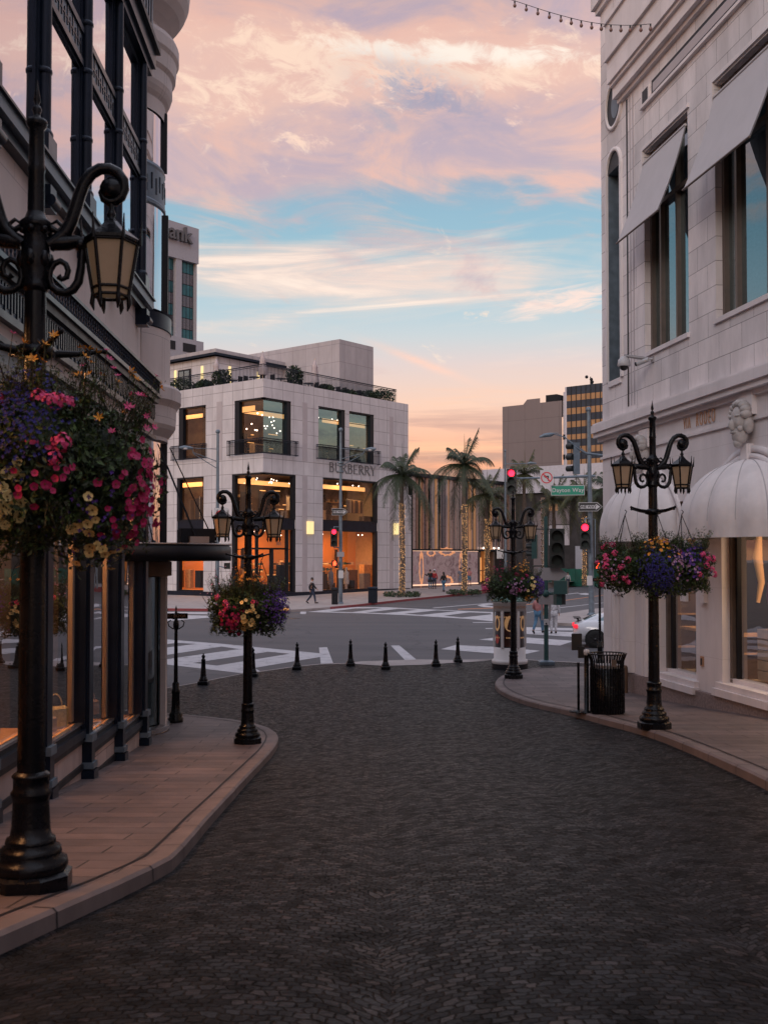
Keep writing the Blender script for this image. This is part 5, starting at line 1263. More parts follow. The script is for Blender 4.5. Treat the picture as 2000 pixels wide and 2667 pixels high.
# terrace furniture
def leaf_cloud(b, c, rad, n, size, mats, flat=1.0, seedv=0):
    rnd = random.Random(seedv+int(c[0]*91+c[1]*37+n))
    for i in range(n):
        while True:
            p = V((rnd.uniform(-1, 1), rnd.uniform(-1, 1), rnd.uniform(-1, 1)))
            if .35 < p.length < 1: break
        q = V((c[0]+p.x*rad[0], c[1]+p.y*rad[1], c[2]+p.z*rad[2]))
        a = V((rnd.gauss(0, 1), rnd.gauss(0, 1), rnd.gauss(0, 1))).normalized(); t = a.cross(V((rnd.gauss(0, 1), rnd.gauss(0, 1), 1))).normalized()
        s_ = size*rnd.uniform(.6, 1.4); m = rnd.choice(mats)
        b.face([q-a*s_, q+t*s_*.4, q+a*s_, q-t*s_*.4], m)
def closed_umbrella(c, h, lb):
    t = thing('parasol', lb, 'parasol', tuple(c)); 
    b = MB(); b.tube([c, c+V((0, 0, h))], .03, 'cream_wall', 6); b.ball(c+V((0, 0, h+.03)), .05, 'cream_wall', 6); b.build('pole', t, world=True)
    b = MB(); rows = []
    for r_, z in ((.30, .8), (.34, .9), (.30, 1.3), (.20, h-.75), (.24, h-.68), (.10, h-.3), (.03, h-.02)):
        rows.append([V((c[0]+r_*(1+.22*cos(j*pi))*cos(2*pi*j/16), c[1]+r_*(1+.22*cos(j*pi))*sin(2*pi*j/16), c[2]+z)) for j in range(16)])
    b.grid(rows, 'umbrella_cloth', True, True); b.build('folded_canopy', t, world=True)
zd = ztop-.25
closed_umbrella(BL.P(7.3, zd, -1.6), at_y(525, 934, 91).z-zd, 'folded pale parasol on the roof terrace by the glass door')
closed_umbrella(BR.P(1.2, zd, -1.3), at_y(708, 919, 87).z-zd, 'folded parasol standing at the terrace corner over the street corner')
closed_umbrella(BR.P(7.6, zd, -1.5), 3.0, 'slim folded parasol against the tall roof block')
def table(c, r=.45):
    b = MB(); b.lathe([(.22, 0), (.22, .03), (.03, .06), (.03, .7), (r, .72), (r, .76)], c, 'dark_frame', 14, False); return b
def chair(c, rz):
    b = MB(); Rz = Matrix.Rotation(rz, 3, 'Z')
    def bx(o, s): b.box(V(c)+Rz@V(o), s, 'dark_frame', rz)
    bx((0, 0, .45), (.5, .5, .06)); bx((0, .24, .72), (.5, .05, .5))
    for sx in (-1, 1):
        for sy in (-1, 1): bx((sx*.22, sy*.22, .22), (.05, .05, .45))
        bx((sx*.24, 0, .65), (.05, .48, .04))
    return b
sp = [(BR, 3.2, 1.2), (BR, 6.4, 1.1), (BR, 9.3, 1.2), (BR, 12.0, 1.1), (BL, 2.4, 1.3), (BL, 4.9, 1.2), (BL, 8.6, 1.3)]
tl = ['first terrace table right of the corner parasol', 'terrace table below the slim folded parasol', 'terrace table in the middle of the right hand railing', 'terrace table nearest the right hand hedge', 'terrace table just left of the roof corner', 'terrace table between the corner and the round bush', 'terrace table left of the folded parasol by the door']
for i, (f_, a, dpt) in enumerate(sp):
    c = f_.P(a, zd, -dpt); tag(table(c).build('terrace_table', origin=c), 'dark round '+tl[i], 'table', 'tables on the roof terrace')
    for j, da in enumerate((-.75, .75)):
        c2 = f_.P(a+da, zd, -dpt); tag(chair(c2, math.atan2(f_.d.y, f_.d.x)+(pi/2 if da < 0 else -pi/2)).build('terrace_chair', origin=c2), ('left' if (da < 0) == (f_ is BR) else 'right')+' chair at the '+tl[i], 'chair', 'chairs on the roof terrace')
for i, (f_, a, dpt, r_, h, lb) in enumerate(((BL, 5.9, 1.0, (.9, .7, .75), 1.0, 'round dark bush on the roof terrace left of the corner'), (BR, 4.6, 1.0, (.75, .6, .85), 1.2, 'leafy bush on the roof terrace right of the corner parasol'), (BL, 10.8, .9, (1.2, .8, .7), .8, 'dark bush on the roof terrace at the turret side'), (BR, 13.9, .9, (1.3, .7, .45), .6, 'low hedge box on the roof terrace before its right end'), (BR, 16.0, .9, (1.2, .7, .75), .7, 'taller ragged hedge at the right end of the roof terrace'), (BL, 8.0, .9, (.8, .6, .5), .6, 'low bush at the terrace railing just right of the folded parasol by the door'), (BL, 13.4, .9, (1.0, .7, .8), .8, 'bush at the far left of the roof terrace railing, beside the turret edge'), (BR, 8.3, .9, (.8, .5, .38), .5, 'low planting right of the slim folded parasol on the terrace'), (BR, 11.0, .9, (1.0, .5, .35), .45, 'low planting below the middle of the right terrace railing'))):
    c = f_.P(a, zd+h, -dpt); t = thing('shrub', lb, 'shrub', tuple(f_.P(a, zd, -dpt)), 0, 'shrubs on the roof terrace')
    b = MB(); leaf_cloud(b, c, r_, 700, .13, ['hedge', 'hedge', 'leaf_dark'], seedv=i); b.build('foliage', t, world=True)
    b = MB(); q = f_.P(a, zd, -dpt); b.lathe([(.25, 0), (.32, .4), (.28, .4)], q, 'soffit_dark', 10); b.build('pot', t, world=True)

# far pavement in front of the store
inner = [tuple(BL.P(28, 0, .06).xy), tuple(BL.P(0, 0, .06).xy), tuple(BR.P(SR+.6, 0, .06).xy), tuple(BR.P(40, 0).xy), tuple(BR.P(90, 0).xy)]
def szh(x, y):
    a = max(0, (V((x, y, 0))-BR.o).dot(BR.d)); return .15+min(.6, a*.020)*1.0 if True else .15
outer = [tuple(on_z(px, py, 0).xy) for px, py in ((100, 1591), (300, 1592), (438, 1591), (548, 1592), (640, 1594.5), (740, 1595), (800, 1592), (860, 1587), (932, 1580), (1056, 1566), (1160, 1555.5), (1267, 1545), (1360, 1537), (1500, 1526))]
outer_i = [(x+.0, y+.22) for x, y in outer]
def hz(x, y):
    a = max(0, (V((x, y, 0))-BR.o).dot(BR.d)+4); dist = max(0, -(V((x, y, 0))-BR.o).dot(BR.n)); 
    dn = (V((x, y, 0))-BR.o).dot(BR.n)
    return .15+min(.5, a*.016)*max(0, min(1, 1-dn/7))
b = MB(); ring = outer_i + inner[::-1]
clip_poly_grid(b, ring, hz, 'concrete', 3.0)
for (x0, y0), (x1, y1) in zip(outer, outer[1:]): pass
tag(b.build('sidewalk'), kind='structure')
b = MB(); red = {1, 2, 7, 8, 9, 10, 11}
for i in range(len(outer)-1):
    m = 'red_paint' if i in red else 'concrete'
    if i in (1, 9): m = 'soffit_dark' if i == 1 else 'red_paint'
    (x0, y0), (x1, y1) = outer[i], outer[i+1]; (a0, c0), (a1, c1) = outer_i[i], outer_i[i+1]
    b.face([(x0, y0, 0), (x1, y1, 0), (x1, y1, hz(x1, y1)+.005), (x0, y0, hz(x0, y0)+.005)], m); b.face([(x0, y0, hz(x0, y0)+.005), (x1, y1, hz(x1, y1)+.005), (a1, c1, hz(a1, c1)+.005), (a0, c0, hz(a0, c0)+.005)], m)
tag(b.build('kerb'), kind='structure')
b = MB(); c = [tuple(on_z(px, py, .1).xy) for px, py in ((718, 1586), (753, 1586), (752, 1592.5), (716, 1593))]; b.poly([c], .165, 'orange_paint'); tag(b.build('paint_patch'), kind='structure')
# right-hand pavement beyond the crosswalk
b = MB(); rp = [tuple(on_z(px, py, 0).xy) for px, py in ((1446, 1606), (1446, 1629), (1524, 1632), (1700, 1634), (2400, 1640), (2400, 1560), (1700, 1578), (1535, 1592))]
b.prism(rp, -.02, .14, 'concrete'); tag(b.build('sidewalk'), kind='structure')

# ================================================================== other buildings
def hgt(px, py, Y): return at_y(px, py, Y).z
mat('tower_glass', (.14, .13, .15), .25, .3, noise=.15)
# bank tower
TB = thing('bank_tower', 'grey office tower with dark bank lettering behind the turret', 'office tower', (-27, 160, 0))
tp = at_y(518.6, 596.6, 160); FB = Fac((tp.x, tp.y), -V((2270/2800, 1)).normalized()) ; 
if FB.n.y > 0: FB.n = -FB.n
zt_, zs_ = tp.z, at_y(518.6, 688, 160).z; zq_, zpod = at_y(505, 891, 160).z, at_y(521, 917, 160).z
b = MB(); ins = .8
FB.box(b, 0, 26, zs_, zt_, -14, 0, 'office_grey'); FB.box(b, ins, 26, zq_, zs_, -13.5, -ins, 'interior_dark')
for a in (ins, 5.4): pass
b.build('wall', TB, world=True)
b = MB(); FB.box(b, -.5, 30, zq_-3, zq_, -16, .6, 'office_grey'); FB.box(b, 0, 28, 0, zq_-3, -15, 0, 'office_grey'); b.build('podium', TB, world=True)
def tcol(pa, pb): return FB.sz(pa, 750, -ins)[0], FB.sz(pb, 750, -ins)[0]
b = MB()
for pa, pb in ((505.2, 503.2), (466, 451), (425, 405)): a, c = tcol(pa, pb); FB.box(b, min(a, c), max(a, c), zq_, zs_, -ins, -ins+.7, 'office_grey')
b.build('pilaster', TB, world=True)
for pa, pb in ((503.2, 466), (451, 425)):
    a, c = tcol(pa, pb); a, c = min(a, c), max(a, c); n = 5 if pa > 500 else 5; H = zs_-zq_
    fm = MB(); FB.box(fm, a, c, zq_, zs_, -ins-.1, -ins+.02, 'dark_frame'); wf = fm.build('window_strip', TB, world=True)
    p = MB(); k = 7
    for i in range(k):
        z0 = zq_+H*i/k; FB.box(p, a+.1, c-.1, z0+.05, z0+H/k-.05, -ins+.02, -ins+.1, 'teal_wall' if i % 2 == 0 else 'tower_glass')
    for q_ in range(1, 4): FB.box(p, a+(c-a)*q_/4-.03, a+(c-a)*q_/4+.03, zq_, zs_, -ins+.1, -ins+.13, 'dark_frame')
    p.build('pane', wf, world=True)
mt = text_mb('bank', 3.1, 'grey_letter', .5, .05); sC = FB.sz(455, 612)[0]; on_fac(FB, mt, sC, FB.sz(470, 612)[1], .3, -1).build('lettering', TB, world=True)
b = MB()
for pa, pb in ((450, 425), (503, 470)):
    a, c = FB.sz(pa, 910)[0], FB.sz(pb, 910)[0]; FB.box(b, min(a, c), max(a, c), hgt(470, 925, 160), hgt(470, 903, 160), .6, .66, 'dark_frame')
b.build('podium_window', TB, world=True)
# brown blank-walled block
KB = thing('office_block', 'blank purple-brown office block with stepped roofline', 'office block', (22, 200, 0))
o1 = at_y(1308, 1059.7, 200); FK = Fac((o1.x, o1.y), V((3435/2800, -1)).normalized())
if FK.n.y > 0: FK.n = -FK.n
sK = FK.sz(1463, 1100)[0]; zK = o1.z; zK2 = FK.sz(1463, 1043)[1]
blocks('office_panels', (.21, .175, .175), (.20, .165, .165), (.15, .12, .12), 3.6, 4.1, .05, 0, stain=.05, bump=.1)
b = MB(); a1, a2, a3 = FK.sz(1362, 1055)[0], FK.sz(1372, 1041)[0], FK.sz(1406, 1039)[0]; zst = FK.sz(1406, 1037)[1]
pts = [(0, 0), (sK, 0), (sK, zK2), (a3, zK2), (a3, zst), (a2, zst), (a1, zK), (0, zK)]
b.face([FK.P(a, z) for a, z in pts], 'office_panels'); b.face([FK.P(0, 0), FK.P(0, zK), FK.P(0, zK, -20), FK.P(0, 0, -20)], 'office_panels')
b.face([FK.P(0, zK), FK.P(sK, zK), FK.P(sK, zK, -20), FK.P(0, zK, -20)], 'office_panels'); b.build('wall', KB, world=True)
b = MB(); FK.box(b, sK, sK+.9, 0, zK2, -20, -.4, 'roof_white'); b.build('side_wall', KB, world=True)
b = MB()
for i in range(6): z = zK2-3.0-i*3.6-4; FK.box(b, sK+.9, sK+1.0, z, z+.9, -19, -.5, 'dark_frame'); FK.box(b, sK+.0, sK+.95, z, z+.9, -.4, -.3, 'dark_frame')
b.build('window', KB, world=True)
b = MB(); FK.box(b, a3+2.5, sK+.5, zK2, zK2+2.2, -16, -4, 'roof_white'); FK.box(b, a3, a3+2.3, zK2, zK2+1.6, -12, -2, 'soffit_dark'); b.build('roof_plant', KB, world=True)
b = MB(); c = FK.P(a3+7.0, zK2+2.2, -6); b.tube([c, c+V((0, 0, 2.6))], .09, 'soffit_dark', 6)
for k in range(4): b.ball(c+V((random.uniform(-1, 1)*.9, 0, 1.2+.45*k)), .32, 'soffit_dark', 8)
b.build('antenna', KB, world=True)
# striped block
SB = thing('striped_office_block', 'office block with alternating dark and golden window bands', 'office block', (29, 170, 0))
o2 = at_y(1475, 1007.8, 170); FS = Fac((o2.x, o2.y), V((3435/2800, -1)).normalized())
if FS.n.y > 0: FS.n = -FS.n
zS = o2.z; ls = 14; b = MB(); FS.box(b, 0, ls, 0, zS, -14, -.05, 'interior_dark'); b.build('wall', SB, world=True)
b = MB(); FS.box(b, -.3, 0, 0, zS, -14, .0, 'roof_white'); b.build('edge_fin', SB, world=True)
edges = [282, 390, 465, 555, 635, 725, 800, 890, 955, 1045, 1125, 1210, 1290]
mat('band_gold', (.42, .24, .12), .35, .3, noise=.15, nscale=.6); mat('band_dark', (.035, .045, .065), .4, .2, noise=.15, nscale=.6)
for i in range(len(edges)-1):
    z1_, z0_ = at_y(1475, 950+edges[i]/4.879, 170).z, at_y(1475, 950+edges[i+1]/4.879, 170).z
    b = MB(); FS.box(b, 0, ls, z0_, z1_, -.04, .02 if i % 2 == 0 else 0, 'band_dark' if i % 2 == 0 else 'band_gold'); b.build('dark_band' if i % 2 == 0 else 'window_band', SB, world=True)
b = MB()
for k in range(1, 12): a = FS.sz(1475+k*12.6, 1100)[0]; FS.box(b, a-.06, a+.06, 3, zS, .0, .08, 'sign_black')
b.build('mullion', SB, world=True)
# low white building
WB = thing('white_building', 'low building with a long white parapet above the palms', 'building', (20, 150, 0))
o3 = at_y(1255, 1224, 150); FW = Fac((o3.x, o3.y), V((3435/2800, -1)).normalized())
if FW.n.y > 0: FW.n = -FW.n
lw_ = FW.sz(1640, 1200)[0]; zW = o3.z; zW0 = at_y(1255, 1262, 150).z
b = MB(); FW.box(b, 0, lw_+8, zW0-1.5, zW, -16, 0, 'roof_white'); b.build('parapet', WB, world=True)
b = MB(); FW.box(b, 0, lw_+8, 0, zW0-1.5, -16, -.5, 'interior_dark'); b.build('wall', WB, world=True)
b = MB()
for (pa, pb, ya, yb, m) in ((1425, 1478, 1318, 1365, 'purple_beige'), (1425, 1478, 1367, 1420, 'store_stone_dark'), (1385, 1412, 1330, 1500, 'purple_beige'), (1494, 1512, 1422, 1510, 'office_grey')):
    a, c = FW.sz(pa, 1400)[0], FW.sz(pb, 1400)[0]; FW.box(b, a, c, FW.sz(pb, yb)[1], FW.sz(pb, ya)[1], -.5, -.35, m)
b.build('wall_panel', WB, world=True)
b = MB(); a, c = FW.sz(1426, 1310)[0], FW.sz(1449, 1310)[0]; FW.box(b, a, c, FW.sz(1430, 1330)[1], FW.sz(1430, 1312)[1], -.35, -.3, 'warm_wall_dim'); b.build('lit_window', WB, world=True)
# chrome ringed mast by the dark wall
o4 = at_y(1414, 1475, 120); z1_ = at_y(1414, 1296, 120).z; b = MB(); prof = [(.20, 0)]
nz = 14; H = z1_
for k in range(nz): z = H*(k+.5)/nz; prof += [(.20, z-.10), (.34, z-.06), (.34, z+.06), (.20, z+.10)]
prof.append((.20, H)); b.lathe(prof, (o4.x, 120, 0), 'steel', 12, False)
tag(b.build('ringed_mast'), 'silver ringed mast in front of the dark storefront, right of the kiosk', 'mast')
# green hoarding
b = MB(); p0, p1 = at_y(1425, 1514, 128), at_y(1530, 1512, 122); q = (p1-p0).normalized(); M3 = Matrix((q, V((-q.y, q.x, 0)), V((0, 0, 1)))).transposed()
L_ = (p1-p0).length+3
for i in range(6): c = p0+q*(L_*(i+.5)/6); b.box((c.x, c.y, 1.1), (L_/6-.06, .12, 2.0), 'green_hoarding', M=M3)
tag(b.build('green_hoarding'), 'dark green panel hoarding across the far road', 'hoarding')

# ---- floral storefront next to the corner store
GB = thing('glass_fin_store', 'storefront with tall vertical glass fins above a floral ground floor', 'store building', tuple(BR.P(SR+.7, 0)))
g0, g1 = SR+.62, R(1345, 1400)[0]
zgt = R(1200, 1246)[1]; zgm = R(1090, 1431)[1]; gl0, gl1 = R(1080, 1431)[1], R(1320, 1424)[1]
b = MB(); BR.box(b, g0, g1, -.2, zgt, -12, -1.2, 'interior_dark'); BR.box(b, g0, g1, zgt-.25, zgt+.1, -12, .05, 'navy_metal'); BR.box(b, g0, g1, zgm-.12, zgm+.05, -1.2, .05, 'soffit_dark'); b.build('wall', GB, world=True)
mat('fin_a', (.42, .36, .35), .3, .3, noise=.1); mat('fin_b', (.20, .17, .19), .3, .3, noise=.1); mat('fin_c', (.36, .22, .17), .3, .2, noise=.1); mat('fin_d', (.55, .52, .53), .2, .6)
b = MB(); rnd = random.Random(5); a = g0+.1
while a < g1-.2:
    wv = rnd.uniform(.10, .34); BR.box(b, a, a+wv, zgm+.05, zgt-.26, -.35, rnd.uniform(-.25, .0), rnd.choice(['fin_a', 'fin_b', 'fin_b', 'fin_c', 'fin_a', 'fin_d', 'window_blue', 'warm_wall_dim'])); a += wv+rnd.uniform(.02, .12)
b.build('glass_fins', GB, world=True)
def floral_mat():
    m, N, L, B = nmat('floral_panel'); tc = N.new('ShaderNodeTexCoord')
    v = N.new('ShaderNodeTexVoronoi'); v.inputs['Scale'].default_value = 2.2; L.new(tc.outputs['Object'], v.inputs['Vector'])
    n = N.new('ShaderNodeTexNoise'); n.inputs['Scale'].default_value = .8; n.inputs['Detail'].default_value = 9; n.inputs['Roughness'].default_value = .75; n.inputs['Distortion'].default_value = 1.4; L.new(tc.outputs['Object'], n.inputs['Vector'])
    r = N.new('ShaderNodeValToRGB'); e = r.color_ramp.elements; e[0].position = .3; e[0].color = (.07, .03, .03, 1); e[1].position = .75; e[1].color = (.42, .20, .12, 1)
    for p, c in ((.42, (.16, .10, .11, 1)), (.5, (.30, .22, .22, 1)), (.6, (.22, .13, .15, 1))): q = e.new(p); q.color = c
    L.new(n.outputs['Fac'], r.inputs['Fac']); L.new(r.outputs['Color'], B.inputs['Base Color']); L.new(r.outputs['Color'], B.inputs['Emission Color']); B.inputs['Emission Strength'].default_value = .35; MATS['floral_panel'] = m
floral_mat()
gd = R(1244, 1500)[0]
b = MB(); zb_ = R(1078, 1526)[1]; ztf = zgm-.15
b.face([BR.P(g0, zb_+.1, .0), BR.P(gd, zb_+.1, 0), BR.P(gd, ztf, 0), BR.P(g0, ztf, 0)], 'floral_panel'); b.build('floral_panel', GB, world=True)
b = MB(); BR.box(b, g0, gd, -.1, zb_, -.3, .0, 'granite'); b.build('plinth', GB, world=True)
emis('glow_strip', (1, .62, .42), 1.1)
b = MB(); BR.box(b, g0, gd, zb_, zb_+.12, -.05, .05, 'glow_strip'); BR.box(b, g0, gd, ztf, ztf+.07, -.05, .05, 'glow_strip'); b.build('light_strip', GB, world=True)
emis('glow_flame', (1, .42, .2), .55)
for pc, py, rw, rh_ in ((1097, 1480, .35, 1.7), (1200, 1470, .3, 1.3), (1163, 1437, 1.3, .4), (1165, 1513, .9, .5), (1122, 1440, .7, .35)):
    a, z = R(pc, py); b = MB(); n = 24; b.face([BR.P(a+rw*(1+.25*sin(i*3.1))*cos(2*pi*i/n), z+rh_*(1+.2*sin(i*2.3))*sin(2*pi*i/n), .012) for i in range(n)], 'glow_flame')
    rr = .62; b.face([BR.P(a+rw*rr*(1+.2*sin(i*4.1))*cos(2*pi*i/n), z+rh_*rr*(1+.2*sin(i*2.3))*sin(2*pi*i/n), .018) for i in range(n)], 'floral_panel'); b.build('lit_flower_niche', GB, world=True)
d0, d1 = R(1247, 1500)[0], R(1288, 1500)[0]
b = MB(); BR.box(b, d0, d1, .2, zgm-.2, -.9, -.8, 'brown_wall'); BR.box(b, d0+.7, d1-1.4, .9, 3.4, -.8, -.75, 'cove_light'); BR.box(b, d0, d0+.25, .2, zgm-.2, -.8, 0, 'bronze_frame'); BR.box(b, d1-.25, d1, .2, zgm-.2, -.8, 0, 'bronze_frame'); BR.box(b, d0, d1, .9+1.1, .9+1.2, -.75, -.7, 'bronze_frame'); BR.box(b, d1-1.4, d1-.3, 1.0, 4.6, -.78, -.7, 'glow_wall'); b.build('doorway', GB, world=True)
b = MB()
for px in (1256, 1270, 1284, 1296): a = R(px, 1430)[0]; b.ball(BR.P(a, zgm+.2, .1), .09, 'spot_light', 8)
b.build('spotlight', GB, world=True)
# ================================================================== LAMP POSTS
def spiral(c, r0, r1, a0, a1, n, sx=1):
    return [V((c[0]+sx*(r0+(r1-r0)*i/n)*cos(a0+(a1-a0)*i/n), 0, c[1]+(r0+(r1-r0)*i/n)*sin(a0+(a1-a0)*i/n))) for i in range(n+1)]
def make_lamp(label, loc, rz, sc):
    t = thing('street_lamp', label, 'street lamp', loc, rz, 'ornate black street lamps with flower baskets'); t.scale = (sc,)*3
    m = 'black_iron'
    b = MB()
    b.lathe([(.265, 0), (.265, .10), (.235, .12)], (0, 0, 0), m, 8, False, a0=pi/8)
    b.lathe([(.215, .11), (.235, .15), (.225, .19), (.185, .205), (.195, .235), (.185, .265), (.15, .28), (.158, .30), (.15, .325), (.128, .335), (.120, .40), (.112, .56)], (0, 0, 0), m, 24, True, False); b.build('base', t)
    b = MB(); rows = []
    def flute(r, z, n=32, d=.06): return [V((r*(1-d*(.5-.5*cos(j*2*pi/n*16)))*cos(2*pi*j/n), r*(1-d*(.5-.5*cos(j*2*pi/n*16)))*sin(2*pi*j/n), z)) for j in range(n)]
    b.lathe([(.112, .56), (.12, .59), (.128, .61), (.112, .63), (.112, .70), (.122, .715), (.112, .73), (.09, .745)], (0, 0, 0), m, 20, True, False)
    b.grid([flute(r, z) for r, z in ((.088, .74), (.084, 1.6), (.078, 2.6), (.072, 3.38))], m, True, True)
    b.lathe([(.072, 3.38), (.070, 3.60), (.068, 3.84)], (0, 0, 0), m, 20, True, False); b.build('pole', t)
    b = MB(); b.lathe([(.07, 3.38), (.125, 3.40), (.135, 3.43), (.125, 3.46), (.07, 3.48)], (0, 0, 0), m, 16, True, False)
    for a in (0, pi/2, pi, 3*pi/2):
        a += .5; d = V((cos(a), sin(a), 0)); b.tube([d*.1+V((0, 0, 3.43)), d*.28+V((0, 0, 3.45)), d*.46+V((0, 0, 3.49))], [.03, .02, .014], m, 8); b.ball(d*.47+V((0, 0, 3.49)), .022, m, 8)
    b.build('basket_bracket', t)
    b = MB(); b.lathe([(.068, 3.82), (.085, 3.84), (.085, 3.87), (.072, 3.89), (.09, 3.98), (.10, 4.05), (.085, 4.12), (.075, 4.2), (.10, 4.24), (.105, 4.27), (.07, 4.30), (.056, 4.34)], (0, 0, 0), m, 20, True, False)
    for a in range(6): aa = a*pi/3+.3; b.ball((.085*cos(aa), .085*sin(aa), 4.03), .035, m, 8, 1, 1, 1.7); b.ball((.08*cos(aa), .08*sin(aa), 4.22), .028, m, 8)
    b.build('hub', t)
    b = MB(); b.lathe([(.054, 4.34), (.052, 4.60), (.058, 4.62), (.052, 4.64), (.047, 4.88), (.062, 4.90), (.07, 4.925), (.062, 4.945), (.03, 4.955), (.02, 4.98), (.032, 5.01), (.022, 5.035), (.010, 5.045), (.024, 5.07), (.012, 5.14), (0, 5.22)], (0, 0, 0), m, 16, True, False); b.build('spire', t)
    for sx in (1, -1):
        b = MB()
        path = [(.08, 4.13), (.14, 4.17), (.19, 4.22), (.22, 4.29), (.245, 4.37), (.27, 4.46), (.30, 4.545), (.345, 4.61), (.40, 4.645), (.46, 4.65), (.515, 4.625), (.55, 4.575), (.555, 4.52), (.535, 4.465), (.50, 4.435), (.46, 4.43), (.425, 4.45), (.41, 4.49), (.42, 4.52)]
        rs = [.05, .045, .042, .042, .042, .041, .04, .039, .038, .037, .036, .036, .035, .033, .03, .028, .026, .022, .015]
        b.tube([V((sx*x, 0, z)) for x, z in path], rs, m, 10); b.ball((sx*.475, 0, 4.515), .078, m, 14, 1, .8, 1)
        b.tube([V((sx*x, 0, z)) for x, z in ((.06, 4.26), (.10, 4.24), (.14, 4.22), (.17, 4.255), (.13, 4.29), (.10, 4.27))], [.02, .022, .022, .018, .014, .008], m, 8)
        path = [(.30, 4.16), (.29, 4.08), (.285, 3.99), (.27, 3.90), (.235, 3.845), (.19, 3.822), (.14, 3.83), (.10, 3.86), (.085, 3.91), (.09, 3.965), (.115, 4.01), (.155, 4.03), (.19, 4.01), (.205, 3.97), (.195, 3.925), (.165, 3.91), (.145, 3.93)]
        rs = [.015, .024, .028, .03, .03, .028, .026, .024, .022, .022, .022, .021, .02, .02, .019, .017, .022]
        b.tube([V((sx*x, 0, z)) for x, z in path], rs, m, 8); b.tube([V((sx*.09, 0, 4.14)), V((sx*.20, 0, 4.15)), V((sx*.31, 0, 4.17))], [.045, .05, .028], m, 10)
        b.ball((sx*.28, 0, 4.14), .045, m, 10); b.build('scroll_arm', t)
        ln = MB(); cx = sx*.475; n = 6
        ln.lathe([(.012, 4.44), (.022, 4.41), (.012, 4.39), (.026, 4.36), (.03, 4.34), (.02, 4.325), (.035, 4.31)], (cx, 0, 0), m, 12, True, False)
        lt = ln.build('lantern', t)
        q = MB(); q.lathe([(.03, 4.315), (.07, 4.27), (.185, 4.185), (.185, 4.165), (.165, 4.15)], (cx, 0, 0), m, n, False, False); q.build('lantern_roof', lt)
        q = MB()
        for k in range(n):
            a = 2*pi*k/n; e = V((cos(a), sin(a), 0))
            q.tube([V((cx, 0, 4.17))+e*.172, V((cx, 0, 3.81))+e*.112], .0125, m, 6); q.tube([V((cx, 0, 4.15))+e*.185, V((cx, 0, 4.31))+e*.195], [.014, .004], m, 5)
            q.tube([V((cx, 0, 3.82))+e*.112, V((cx, 0, 3.76))+e*.118, V((cx, 0, 3.715))+e*.106], [.016, .018, .004], m, 6)
            e2 = V((cos(a+2*pi/n), sin(a+2*pi/n), 0))
            for z, r_ in ((3.86, .121), (3.81, .112), (4.155, .168)): q.tube([V((cx, 0, z))+e*r_, V((cx, 0, z))+e2*r_], .011, m, 5)
        q.build('lantern_frame', lt)
        q = MB(); q.lathe([(.155, 4.15), (.104, 3.82)], (cx, 0, 0), 'lantern_glass', n, False, True); q.build('lantern_glass', lt)
    return t
LAMPS = []
g_ = gz(-2.3, 7)
lamp_specs = [(at_y(90, 2315, 7.0), 'nearest and largest black street lamp, on the left pavement at the photo edge', radians(8)),
              (None, 'black street lamp on the rounded left pavement corner', radians(12)),
              (None, 'black street lamp on the right pavement beside the litter bin', radians(3)),
              (None, 'farthest black street lamp, standing in front of the advertising column', radians(-4))]
def place_h(px, base_py, tip_py, zb):
    """distance such that the base sits on height zb"""
    p = on_z(px, base_py, zb); top = at_y(px, tip_py, p.y); return V((p.x, p.y, zb)), (top.z-zb)/5.22
locs = [place_h(80, 2310, 200, 1.24), place_h(645, 1943, 1209, .135), place_h(1703, 1887, 1031, .74), place_h(1337, 1766, 1270, .135)]
for (p, s_), (_, lb, rz) in zip(locs, lamp_specs):
    if abs(s_-1) > .12: s_ = 1.0
    p.z = gz(p.x, p.y)+.12; LAMPS.append(make_lamp(lb, tuple(p), rz, s_))
# ------------------------------------------------------------------ hanging baskets
def blossom(b, c, r, m, kind, rnd, n_=None):
    d = V((rnd.gauss(0, 1), rnd.gauss(0, 1), rnd.gauss(0, .6))).normalized() if n_ is None else (n_+V((rnd.gauss(0, .25), rnd.gauss(0, .25), rnd.gauss(0, .25)))).normalized()
    u = d.cross(V((.3, .2, 1))).normalized(); w = d.cross(u)
    if kind == 'pom':
        for k in range(26):
            e = V((rnd.gauss(0, 1), rnd.gauss(0, 1), rnd.gauss(0, 1))).normalized()
            if e.dot(d) < -.3: e = -e
            q = c+e*r*rnd.uniform(.75, 1.05); f = e.cross(V((rnd.random(), rnd.random(), .5))).normalized(); g = e.cross(f); s_ = r*.34
            b.face([q-f*s_, q-g*s_*.8+e*s_*.3, q+f*s_, q+g*s_*.8+e*s_*.2], m)
    else:
        n = 5 if kind == 'disc' else 6 if kind == 'star' else 4
        for k in range(n):
            a = 2*pi*k/n+rnd.random()*.2; e = u*cos(a)+w*sin(a); f = u*cos(a+pi/2)+w*sin(a+pi/2)
            wd = .80 if kind == 'disc' else .26 if kind == 'star' else .5; lift = .25 if kind == 'disc' else .45
            b.face([c, c+e*r*.55-f*r*wd*.8+d*r*lift*.5, c+e*r+d*r*lift-f*r*wd*.35, c+e*r+d*r*lift+f*r*wd*.35, c+e*r*.55+f*r*wd*.8+d*r*lift*.5], m)
        if kind == 'disc': b.ball(c+d*r*.12, r*.2, 'fl_centre', 6)
